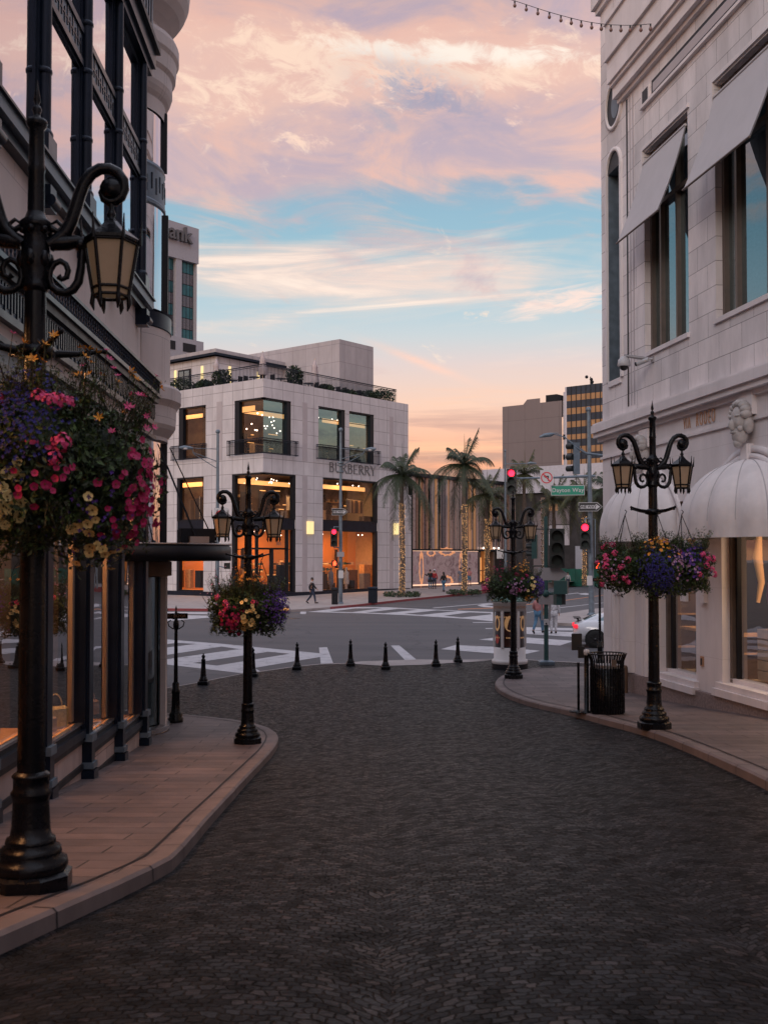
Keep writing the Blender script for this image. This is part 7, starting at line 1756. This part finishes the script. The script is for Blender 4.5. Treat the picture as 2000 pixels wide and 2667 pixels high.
b = MB(); b.tube([P3(1457, 1245, -.1), P3(1457, 1264, -.3)], .02, 'dark_frame', 5); b.tube([P3(1500, 1243, -.1), P3(1500, 1264, -.3)], .02, 'dark_frame', 5); b.build('hanger', S3, world=True)
one_way(S3, P3(1537, 1320, -.35), fc, 1.32, .50)
sig_head(S3, P3(1523, 1396, -.5), fc, 'red', 1.35); b = MB(); b.tube([P3(1538, 1350), P3(1523, 1350, -.5), P3(1523, 1362, -.5)], .04, 'pole_grey', 6); b.tube([P3(1538, 1436), P3(1523, 1436, -.5), P3(1523, 1428, -.5)], .04, 'pole_grey', 6)
b.tube([P3(1540, 1352), P3(1549, 1352), P3(1549, 1470)], .03, 'pole_grey', 6); b.build('bracket', S3, world=True)
ped_head(S3, P3(1557, 1473, -.3), fc); plate(S3, P3(1535, 1512, -.3), fc, .30, .55, 'sign_white')
# S4 : nearer pole hidden by the right building, its arm reaching in
Y4 = 46.0; pz4 = at_y(1640, 1183, Y4); S4 = thing('traffic_pole', 'grey mast arm with street light reaching in from behind the limestone building', 'traffic pole', (at_y(1690, 1500, Y4).x, Y4, 0), 0, 'traffic poles')
A4 = lambda px, py, dy=0: at_y(px, py, Y4+dy)
b = MB(); b.tube([V((A4(1690, 1183).x, Y4, 0)), V((A4(1690, 1183).x, Y4, 9.5))], [.15, .10], 'pole_grey', 12); b.build('pole', S4, world=True)
b = MB(); b.tube([A4(1690, 1192), A4(1600, 1190), A4(1525, 1181), A4(1500, 1165), A4(1470, 1138), A4(1440, 1130)], [.06, .055, .05, .03, .025, .02], 'pole_grey', 8); b.tube([A4(1525, 1178), A4(1502, 1160), A4(1450, 1128), A4(1437, 1128)], .018, 'pole_grey', 6); b.build('mast_arm', S4, world=True)
b = MB(); b.tube([A4(1442, 1130), A4(1434, 1132), A4(1418, 1134), A4(1404, 1138)], [.04, .09, .09, .03], 'pole_grey', 10); b.build('lamp_head', S4, world=True)
c = A4(1500, 1194, .1); M3 = Matrix.Rotation(.1, 3, 'Z'); b = MB(); b.box(c, (.26, .22, 1.35), 'pole_grey', M=M3)
for py in (1162, 1190, 1220): b.tube([A4(1492, py, .1), A4(1477, py+1, .35)], [.13, .13], 'signal_black', 10)
b.build('signal_head', S4, world=True)
# S5 : slim distant pole with arm behind the kiosk lamp
p = on_z(1316, 1530, .5); Y5 = 100.; x5 = at_y(1316, 1500, Y5).x; S5 = thing('street_light', 'slim distant grey street light pole between the palms, arm to the right', 'street light', (x5, Y5, .6))
b = MB(); b.tube([V((x5, Y5, .6)), V((x5, Y5, at_y(1316, 1175, Y5).z))], [.15, .08], 'pole_grey', 8); b.ball(V((x5, Y5, at_y(1316, 1174, Y5).z)), .12, 'pole_grey', 8); b.build('pole', S5, world=True)
b = MB(); b.tube([at_y(1316, 1208, Y5), at_y(1375, 1207, Y5)], .04, 'pole_grey', 6); b.build('arm', S5, world=True); b = MB(); b.tube([at_y(1372, 1207, Y5), at_y(1380, 1206, Y5), at_y(1396, 1207, Y5)], [.05, .14, .05], 'pole_grey', 8); b.build('lamp_head', S5, world=True)
fc = TOCAM(V((x5, Y5, 0))); plate(S5, at_y(1302, 1443, Y5-.3), fc, .62, .85, 'sign_white', 'parking_sign')
# S6 : near signal pole with backs of signs
p = on_z(1422, 1730, .015); Y6 = p.y; A6 = lambda px, py, dy=0: at_y(px, py, Y6+dy); S6 = thing('signal_pole', 'blue-grey signal pole right of the advertising column, with unlit signal and blank arrow sign', 'traffic pole', tuple(p), 0, 'traffic poles')
b = MB(); b.tube([p, A6(1421, 1345)], [.075, .06], 'signal_green', 12); b.build('pole', S6, world=True); b = MB(); b.lathe([(.34, 0), (.34, .09), (.26, .12), (.10, .14)], tuple(p), 'pole_grey', 4, False, a0=pi/4); b.build('foot', S6, world=True)
fc = TOCAM(p); sig_head(S6, A6(1450, 1428, -.3), fc, None, 1.10)
sd_ = V((-1, .25, 0)).normalized(); sig_head(S6, A6(1392, 1424, .1), sd_, None, .68, False, True)
b = MB()
for py in (1378, 1474): b.tube([A6(1388, py, .1), A6(1422, py), A6(1450, py, -.2)], .02, 'signal_black', 6)
b.build('bracket', S6, world=True)
b = MB(); k = .47; h = .40; b.poly([[(-k, -h/2), (k-.28, -h/2), (k, 0), (k-.28, h/2), (-k, h/2)]], 0, 'sign_back'); b.poly([[(-k, -h/2), (k-.28, -h/2), (k, 0), (k-.28, h/2), (-k, h/2)][::-1]], -.012, 'sign_white'); paint(S6, A6(1440, 1495, -.1), fc, b, 'arrow_sign')
ped_head(S6, A6(1460, 1530, -.1), V((.3, 1, 0)).normalized(), False, 'signal_green'); ped_head(S6, A6(1447, 1558, .2), V((1, .4, 0)).normalized(), False, 'signal_green')
b = MB(); M3 = Matrix.Rotation(0, 3, 'Z'); c = A6(1421, 1562, -.1); b.box(c, (.46, .04, .30), 'sign_back'); b.build('sign_back', S6, world=True)
b = MB(); b.ball(A6(1421, 1546, -.12), .12, 'signal_green', 10); b.tube([A6(1405, 1546), A6(1438, 1546)], .05, 'signal_green', 8); b.build('clamp', S6, world=True)
b = MB(); 
for px in (1411, 1431): b.box(A6(px, 1590, -.05), (.05, .05, .62), 'sign_back')
b.build('sign_edge', S6, world=True)
b = MB(); b.bevbox(A6(1422, 1620, -.12), (.13, .06, .19), 'sign_white', .01); b.build('push_button', S6, world=True); b = MB(); b.ball(A6(1422, 1624, -.16), .03, 'sign_black', 8); b.build('button', S6, world=True)

# ------------------------------------------------------------------ litter bins and boxes on the far pavement
for px0, px1, pt, pb, m, lb in ((864, 880, 1530, 1573, 'soffit_dark', 'narrow black litter bin left of the pole on the far pavement'), (959, 983, 1528, 1569, 'navy_metal', 'wide dark grey litter bin right of the pole on the far pavement')):
    c = on_z((px0+px1)/2, pb, .18); w_ = (px1-px0)/2800*c.y; h_ = at_y(px0, pt, c.y).z-.15
    t = thing('litter_bin', lb, 'litter bin', (c.x, c.y, .15), 0, 'litter bins on the far pavement')
    b = MB(); b.bevbox((0, 0, h_*.42), (w_, w_, h_*.84), m, .06)
    for k in range(5): b.box((-w_*.4+k*w_*.2, -w_*.5-.01, h_*.42), (.04, .03, h_*.75), 'dark_frame')
    b.build('body', t); b = MB(); b.bevbox((0, 0, h_*.92), (w_*1.08, w_*1.08, h_*.14), m, .05); b.build('lid', t)

# ------------------------------------------------------------------ palms
def palm(px, base_py, crown_py, Y, trunk_w, n, flen, wrap=None, green='frond', label='', seed=0, thin=None):
    rnd = random.Random(seed); bz = hz(at_y(px, base_py, Y).x, Y); x0 = at_y(px, base_py, Y).x; cz_ = at_y(px, crown_py, Y).z
    t = thing('palm_tree', label, 'palm tree', (x0, Y, bz), 0, 'palm trees along the far pavement'); base = V((x0, Y, bz)); H = cz_-bz
    b = MB(); rs = [trunk_w*.62, trunk_w*.55, trunk_w*.5, trunk_w*.5, trunk_w*.36, trunk_w*.42, trunk_w*.2]; fr = [0, .06, .3, .72, .80, .93, 1.0]
    b.tube([base+V((.04*sin(f*5), 0, H*f)) for f in fr], rs, 'bark', 12); b.build('trunk', t, world=True)
    if wrap:
        b = MB(); z0, z1 = bz+.1, at_y(px, wrap, Y).z; cnt = int((z1-z0)*52)
        for i in range(cnt):
            a = rnd.uniform(-pi, pi) if rnd.random() < .25 else rnd.uniform(-pi*.95, -.05); z = rnd.uniform(z0, z1); r = trunk_w*.58
            c = base+V((r*cos(a), r*sin(a), z-bz)); s_ = rnd.uniform(.009, .016)
            b.face([c+V((-s_, 0, -s_)), c+V((s_, 0, -s_)), c+V((s_, 0, s_)), c+V((-s_, 0, s_))], 'fairy'); 
            b.face([c+V((0, -s_, -s_)), c+V((0, s_, -s_)), c+V((0, s_, s_)), c+V((0, -s_, s_))], 'fairy')
        tag(b.build('fairy_lights', t, world=True), kind='stuff')
    top = base+V((0, 0, H))
    for i in range(n):
        a = 2*pi*i/n*2.39+rnd.uniform(-.2, .2); up = 1.3-(i/n)*1.75+rnd.uniform(-.1, .1)   # young fronds stand, old ones hang
        L_ = flen*rnd.uniform(.85, 1.1)*(.8 if up > .8 else 1); d = V((cos(a), sin(a), 0)); pts = []
        for k in range(13):
            s_ = k/12; pts.append(top+d*(L_*s_*(1-.22*s_*s_)*max(.42, 1-abs(up)*.42))+V((0, 0, L_*(up*.95*s_-s_*s_*(.55+.22*(1-up))))))
        b = MB(); b.tube(pts, [.045*(1-k/14) for k in range(13)], green, 4, False, False)
        for k in range(1, 13):
            for j in range(5):
                q = pts[k-1].lerp(pts[k], j/5); tg = (pts[k]-pts[k-1]).normalized(); sd = tg.cross(V((0, 0, 1))).normalized() if abs(tg.z) < .97 else V((-d.y, d.x, 0))
                ll = flen*.22*sin(pi*min(1, (k+1)/13.5))**.6*rnd.uniform(.6, 1.25)
                for sg in (-1, 1):
                    e = (sd*sg*.75+tg*.45+V((0, 0, -.35-.7*rnd.random()))).normalized(); w_ = tg*.026
                    b.face([q-w_, q+w_, q+e*ll*.6+w_*.7+V((0, 0, -.02)), q+e*ll], rnd.choice([green, green, 'frond', green]))
        b.build('frond', t, world=True)
    # spear leaf and hanging dead leaves
    b = MB(); b.tube([top, top+V((.05, 0, flen*.35)), top+V((.02, 0, flen*.62))], [.06, .035, .004], green, 6); b.build('spear_leaf', t, world=True)
    b = MB()
    for k in range(5):
        a = rnd.uniform(0, 6.28); q = top+V((.12*cos(a), .12*sin(a), -.3)); L_ = rnd.uniform(.8, 1.6)
        for j in range(7): e = V((rnd.gauss(0, .12)+.2*cos(a), rnd.gauss(0, .12)+.2*sin(a), -1)).normalized(); s0 = q+e*L_*j/9; b.face([s0, s0+V((.03, 0, 0)), s0+e*L_*.4+V((rnd.gauss(0, .05), 0, 0))], 'frond_dead')
    b.build('dead_leaves', t, world=True); return t
palm(1047, 1550, 1238, 89, .44, 26, 4.3, 1312, 'frond', 'palm wound with warm fairy lights before the right end of the fashion store', 3)
palm(1209, 1540, 1212, 95, .44, 26, 4.6, 1314, 'frond', 'palm wound with warm fairy lights before the floral storefront, nearer the kiosk', 4)
palm(1268, 1530, 1290, 104, .46, 24, 4.3, 1350, 'frond_yellow', 'palm behind the farthest street lamp, its fronds crossing the lantern', 5)
palm(1366, 1525, 1236, 112, .46, 20, 4.2, None, 'frond_yellow', 'yellow-green palm rising right of the red mast arm signal', 6)
palm(1443, 1520, 1300, 118, .46, 20, 4.4, None, 'frond_yellow', 'palm hanging below the green street name sign', 7)
palm(1521, 1515, 1285, 116, .46, 24, 4.6, 1345, 'frond_yellow', 'palm with a lit trunk behind the right mast arm pole', 8)
palm(1590, 1512, 1275, 112, .46, 24, 4.8, None, 'frond', 'palm half hidden by the edge of the limestone building', 9)
for px, Y, lb in ((1047, 88.6, 'ring of low dark plants round the foot of the left fairy light palm'), (1209, 94.6, 'ring of low dark plants round the foot of the right fairy light palm')):
    x0 = at_y(px, 1548, Y).x; z0 = hz(x0, Y); t = thing('planting_ring', lb, 'plants', (x0, Y, z0)); rnd = random.Random(px); 
    b = MB()
    for k in range(11): a = 2*pi*k/11; leaf_cloud(b, (x0+1.25*cos(a), Y+1.0*sin(a), z0+.2), (.36, .36, .26), 90, .09, ['hedge', 'leaf_dark', 'leaf_mid'], seedv=k)
    b.build('foliage', t, world=True)
# street trees far off behind the far traffic (dark mass low on the right)
# ------------------------------------------------------------------ string lights
Yq = 21.0; ends = [at_y(px, py, Yq-(px-1300)*.004) for px, py in ((1180, -60), (1260, -22), (1340, 2), (1370, 12), (1400, 22), (1430, 31.5), (1460, 40), (1487, 47), (1513, 53.5), (1540, 58.5), (1565, 62), (1590, 64.5), (1616, 65.5), (1640, 66), (1668, 64.5), (1693, 62))]
t = thing('string_lights', 'sagging string of unlit bulbs crossing from the top towards the limestone building', 'string lights', tuple(ends[0]))
b = MB(); b.tube(ends, .006, 'sign_black', 4, False); b.build('cable', t, world=True)
q = FR.P(FR.sz(1693, 62)[0], at_y(1693, 62, Yq).z, 0)
for e in ends[2:]:
    b = MB(); b.tube([e, e+V((0, 0, -.055))], .017, 'sign_black', 7); b.lathe([(.017, -.055), (.032, -.085), (.034, -.105), (.02, -.13), (0, -.135)], tuple(e), 'clear_bulb', 8); b.build('bulb', t, world=True)
# ------------------------------------------------------------------ people
def person(label, loc, rz, pose, cloth, group=None, hair='hair', sc=1.0, extras=None, hairlong=False):
    """pose: dict of joints in metres (x right, y forward is -y to camera), body of one skinned surface"""
    t = thing('person', label, 'person', loc, rz, group); t.scale = (sc,)*3
    J = dict(pelvis=(0, 0, .92), belly=(0, 0, 1.08), chest=(0, 0, 1.30), neck=(0, 0, 1.47), head0=(0, -.01, 1.56), head1=(0, -.02, 1.68), lsh=(-.17, 0, 1.40), rsh=(.17, 0, 1.40), lel=(-.24, .02, 1.14), rel=(.24, .02, 1.14), lwr=(-.25, -.06, .90), rwr=(.25, -.06, .90), lhp=(-.09, 0, .90), rhp=(.09, 0, .90), lkn=(-.10, -.04, .50), rkn=(.10, .04, .50), lan=(-.10, .02, .09), ran=(.10, .12, .09), lto=(-.11, -.14, .03), rto=(.11, -.02, .03))
    J.update(pose)
    rad = dict(pelvis=.135, belly=.12, chest=.145, neck=.055, head0=.075, head1=.095, lsh=.07, rsh=.07, lel=.045, rel=.045, lwr=.032, rwr=.032, lhp=.095, rhp=.095, lkn=.06, rkn=.06, lan=.042, ran=.042, lto=.03, rto=.03)
    E = [('pelvis', 'belly'), ('belly', 'chest'), ('chest', 'neck'), ('neck', 'head0'), ('head0', 'head1'), ('chest', 'lsh'), ('chest', 'rsh'), ('lsh', 'lel'), ('rsh', 'rel'), ('lel', 'lwr'), ('rel', 'rwr'), ('pelvis', 'lhp'), ('pelvis', 'rhp'), ('lhp', 'lkn'), ('rhp', 'rkn'), ('lkn', 'lan'), ('rkn', 'ran'), ('lan', 'lto'), ('ran', 'rto')]
    # hands: palm, thumb and fingers as short chains
    for s_ in 'lr':
        w = V(J[s_+'wr']); dn = (w-V(J[s_+'el'])).normalized(); sx = -1 if s_ == 'l' else 1; pm = w+dn*.07; J[s_+'pm'] = tuple(pm); rad[s_+'pm'] = .028; E.append((s_+'wr', s_+'pm'))
        for k in range(4):
            o = V((0, -.03+.02*k, 0)); a, c = pm+dn*.035+o, pm+dn*(.085-.008*abs(k-1.5))+o+V((-sx*.012, 0, 0)); J[f'{s_}f{k}'] = tuple(a); J[f'{s_}g{k}'] = tuple(c); rad[f'{s_}f{k}'] = .009; rad[f'{s_}g{k}'] = .008; E += [(s_+'pm', f'{s_}f{k}'), (f'{s_}f{k}', f'{s_}g{k}')]
        J[s_+'th'] = tuple(w+dn*.05+V((0, -.05, 0))); rad[s_+'th'] = .010; E.append((s_+'wr', s_+'th'))
    def skin(names, edges, name, m, grow=0, parent=t, rr=None, sub=2):
        me = bpy.data.meshes.new(name); idx = {n: i for i, n in enumerate(names)}
        me.from_pydata([J[n] for n in names], [(idx[a], idx[c]) for a, c in edges], []); o = bpy.data.objects.new(name, me); COL.objects.link(o)
        o.modifiers.new('s', 'SKIN'); sv = me.skin_vertices[0].data
        for n, i in idx.items(): r = (rr or rad)[n]+grow; sv[i].radius = (r, r); sv[i].use_root = (i == 0)
        o.modifiers.new('u', 'SUBSURF').levels = sub
        dg = bpy.context.evaluated_depsgraph_get(); ev = o.evaluated_get(dg); m2 = bpy.data.meshes.new_from_object(ev)
        bpy.data.objects.remove(o); o = bpy.data.objects.new(name, m2); COL.objects.link(o); m2.materials.clear(); m2.materials.append(MATS[m]); o.parent = parent
        for p_ in m2.polygons: p_.use_smooth = True; p_.material_index = 0
        return o
    skin(list(J), E, 'body', 'skin', sub=1)
    # clothes are slightly larger shells on the same joints
    if cloth.get('top'): skin(['chest', 'belly', 'pelvis', 'lsh', 'rsh', 'lel', 'rel'] + (['lwr', 'rwr'] if cloth.get('long', True) else []), [('chest', 'belly'), ('belly', 'pelvis'), ('chest', 'lsh'), ('chest', 'rsh'), ('lsh', 'lel'), ('rsh', 'rel')] + ([('lel', 'lwr'), ('rel', 'rwr')] if cloth.get('long', True) else []), 'jacket', cloth['top'], .022, sub=1)
    if cloth.get('legs'):
        ex = ['lan', 'ran'] if not cloth.get('short') else []
        skin(['pelvis', 'lhp', 'rhp', 'lkn', 'rkn']+ex, [('pelvis', 'lhp'), ('pelvis', 'rhp'), ('lhp', 'lkn'), ('rhp', 'rkn')] + ([('lkn', 'lan'), ('rkn', 'ran')] if ex else []), 'trousers', cloth['legs'], .018, sub=1)
    if cloth.get('skirt'):
        b = MB(); b.lathe([(.16, 1.0), (.19, .86), (.25, cloth.get('hem', .45))], (0, 0, 0), cloth['skirt'], 16, True, False); b.build('skirt', t)
    for s_ in 'lr':
        a, c = V(J[s_+'an']), V(J[s_+'to']); b = MB(); b.tube([a+V((0, .05, -.04)), a+V((0, 0, -.03)), c, c+(c-a).normalized()*.05], [.04, .05, .042, .02], cloth.get('shoes', 'cloth_black'), 8); b.build('shoe', t)
    h = V(J['head1']); b = MB(); b.ball(h+V((0, .018, .015)), .108, hair, 12, .92, 1.0, 1.05)
    if hairlong: b.tube([h+V((0, .06, 0)), h+V((0, .10, -.15)), h+V((0, .09, -.32))], [.10, .09, .03], hair, 8)
    b.build('hair', t)
    f = MB(); h0 = h+V((0, -.095, -.03)); f.ball(h0+V((0, -.012, 0)), .016, 'skin', 6, 1, 1, 1.6)
    for sx in (-1, 1): f.ball(h0+V((sx*.033, .008, .02)), .010, 'cloth_black', 6)
    f.ball(h0+V((0, .004, -.045)), .018, 'fl_magenta', 6, 1.2, .5, .35)
    for sx in (-1, 1): f.ball(h+V((sx*.093, .0, -.02)), .02, 'skin', 6, .4, 1, 1.5)
    f.build('face', t)
    if extras: extras(t, J)
    return t
stride = dict(lkn=(-.09, -.20, .52), lan=(-.09, -.26, .10), lto=(-.09, -.42, .06), rkn=(.09, .12, .50), ran=(.09, .40, .16), rto=(.09, .30, .04), lel=(-.22, .14, 1.16), lwr=(-.22, .10, .92), rel=(.22, -.10, 1.16), rwr=(.20, -.28, 1.0))
def scarf(t, J): b = MB(); b.lathe([(.09, 1.40), (.11, 1.46), (.08, 1.52)], (0, 0, 0), 'cloth_white', 10, True, False); b.build('scarf', t)
p = on_z(813, 1572, .17); person('man in a black coat and dark trousers walking right past the store corner', tuple(p), radians(80), stride, dict(top='cloth_black', legs='cloth_navy'), extras=scarf, sc=1.02)
def far_p(px, py, Y=None):
    p = on_z(px, py, .42); return (p.x, p.y if Y is None else Y, hz(p.x, p.y))
def hat(t, J): b = MB(); h = V(J['head1']); b.lathe([(.20, .04), (.19, .055), (.11, .06), (.10, .14), (.06, .17), (0, .17)], tuple(h), 'sign_white', 14, True, False); b.build('sun_hat', t)
person('person in a long dark coat, leftmost of the group before the floral storefront', far_p(1120, 1535), radians(185), dict(rel=(.30, .05, 1.2), rwr=(.5, .02, 1.36)), dict(top='cloth_black', legs='denim', skirt='cloth_black', hem=.62), 'passers-by at the floral storefront')
person('person with a white sun hat and red top beside the long dark coat', far_p(1131, 1535), radians(170), {}, dict(top='cloth_red', legs='cloth_navy'), 'passers-by at the floral storefront', extras=hat)
person('person in a black jacket and bright blue jeans walking before the floral storefront', far_p(1155, 1538), radians(200), stride, dict(top='cloth_black', legs='denim'), 'passers-by at the floral storefront', hairlong=True)
person('person in a pale grey dress just left of the lit palm trunk', far_p(1199, 1531), radians(10), {}, dict(top='cloth_grey', skirt='cloth_grey', hem=.4, long=False), 'passers-by at the floral storefront')
person('person in a pinkish striped top and shorts right of the lit palm trunk', far_p(1222, 1531), radians(-10), stride, dict(top='cloth_pink', legs='denim', short=True, long=False), 'passers-by at the floral storefront')
def box_carry(t, J): b = MB(); b.box((.06, -.20, .90), (.34, .12, .22), 'cardboard'); tag(b.build('carried_box', t))
p = on_z(1402, 1650, 0); person('woman in a blue vest and jeans crossing with a small brown box', (p.x, p.y, .005), radians(150), dict(stride, lel=(-.26, -.02, 1.16), lwr=(-.08, -.20, .98), rel=(.26, -.02, 1.16), rwr=(.14, -.22, .98)), dict(top='cloth_pink', legs='denim'), hairlong=True)
b = MB(); c = V((p.x, p.y, 0))+Matrix.Rotation(radians(150), 3, 'Z')@V((.04, -.30, .92)); b.bevbox(tuple(c), (.34, .16, .22), 'cardboard', .01, radians(150)); tag(b.build('box'), 'small brown cardboard box held by the woman on the crosswalk', 'box')
p = on_z(1441, 1650, 0); person('person in a pale patterned outfit crossing beside the woman in jeans', (p.x, p.y, .005), radians(175), {}, dict(top='cloth_white', legs='cloth_white'))
for px, py, m, lb in ((1478, 1516, 'cloth_white', 'distant person in white by the green hoarding'),):
    q = at_y(px, 1505, 120); person(lb, (q.x, 120, .0), 0, {}, dict(top=m, legs='cloth_navy'))
# ------------------------------------------------------------------ parked car
def make_car(loc, rz, label):
    t = thing('car', label, 'car', loc, rz)     # nose to +x
    secs = [(-2.08, .35, .62, .55), (-2.02, .28, .86, .74), (-1.85, .22, .98, .84), (-1.5, .20, 1.04, .89), (-1.0, .19, 1.06, .91), (0, .18, 1.0, .91), (.9, .18, .92, .90), (1.5, .20, .84, .86), (1.95, .26, .70, .72), (2.10, .34, .55, .5)]
    rows = []
    for x, z0, z1, hw in secs: rows.append([V((x, hw*k, z)) for k, z in ((-.80, z0), (-.98, z0+.10), (-1.0, (z0+z1)/2), (-.93, z1-.10), (-.72, z1), (0, z1+.02), (.72, z1), (.93, z1-.10), (1.0, (z0+z1)/2), (.98, z0+.10), (.80, z0))])
    b = MB(); b.grid(rows, 'car_white', True); b.face(rows[0][::-1], 'car_white'); b.face(rows[-1], 'car_white'); b.build('body', t)
    b = MB(); ca = [(-1.70, 1.00, .60), (-1.25, 1.22, .58), (-.6, 1.36, .58), (-.05, 1.37, .58), (.45, 1.20, .60), (1.0, .92, .66)]
    rows = [[V((x, hw*k, zz)) for k, zz in ((-1.22, .90), (-1.0, z-.06), (-.75, z), (0, z+.015), (.75, z), (1.0, z-.06), (1.22, .90))] for x, z, hw in ca]; b.grid(rows, 'car_white', True); b.build('roof', t)
    b = MB()
    for sy in (-1, 1): b.face([V((-1.2, sy*.74, 1.02)), V((-.85, sy*.70, 1.24)), V((.1, sy*.70, 1.27)), V((.7, sy*.76, 1.0))], 'window_blue')
    b.face([V((-1.68, -.5, 1.03)), V((-1.68, .5, 1.03)), V((-1.22, .48, 1.235)), V((-1.22, -.48, 1.235))], 'window_blue'); b.build('side_glass', t)
    for x in (-1.28, 1.30):
        for sy in (-1, 1):
            b = MB(); M = Matrix.Translation((x, sy*.845, .325))@Matrix.Rotation(pi/2*sy*-1, 4, 'X'); q = MB(); q.lathe([(.20, .10), (.31, .10), (.325, .06), (.325, -.10), (.30, -.12)], (0, 0, 0), 'tyre', 28, True, True); b.add(q, M); w = b.build('wheel', t)
            q = MB(); q.lathe([(.21, .10), (.20, .06)], (0, 0, 0), 'rim', 24, True, False)
            for k in range(5): a = 2*pi*k/5; q.box((.11*cos(a), .11*sin(a), .09), (.22, .05, .03), 'rim', a)
            q.lathe([(.05, .08), (.05, .12), (0, .12)], (0, 0, 0), 'rim', 12); b = MB(); b.add(q, M); b.build('rim', w)
    for x in (-1.28, 1.30):
        for sy in (-1, 1):
            b = MB(); b.face([V((x+.39*cos(a), sy*.912, .325+.39*sin(a))) for a in [2*pi*i/24 for i in range(24)]], 'tyre'); b.build('wheel_arch', t)
    for sy in (-1, 1): b = MB(); b.bevbox((-2.0, sy*.66, .80), (.16, .30, .14), 'tail_red', .03); b.build('tail_light', t); b = MB(); b.bevbox((1.98, sy*.55, .62), (.14, .34, .12), 'sign_white', .03); b.build('headlight', t)
    b = MB(); b.bevbox((-1.92, 0, 1.10), (.26, 1.3, .03), 'sign_black', .008); b.box((-1.9, .4, 1.05), (.06, .04, .1), 'sign_black'); b.box((-1.9, -.4, 1.05), (.06, .04, .1), 'sign_black'); b.build('spoiler', t)
    b = MB(); b.bevbox((-2.05, 0, .60), (.05, .5, .14), 'sign_white', .01); b.build('number_plate', t); return t
pc = on_z(1558, 1688, 0); make_car((pc.x+1.28, pc.y+.75, .0), radians(-8), 'white coupe with red tail light, half hidden behind the limestone building')
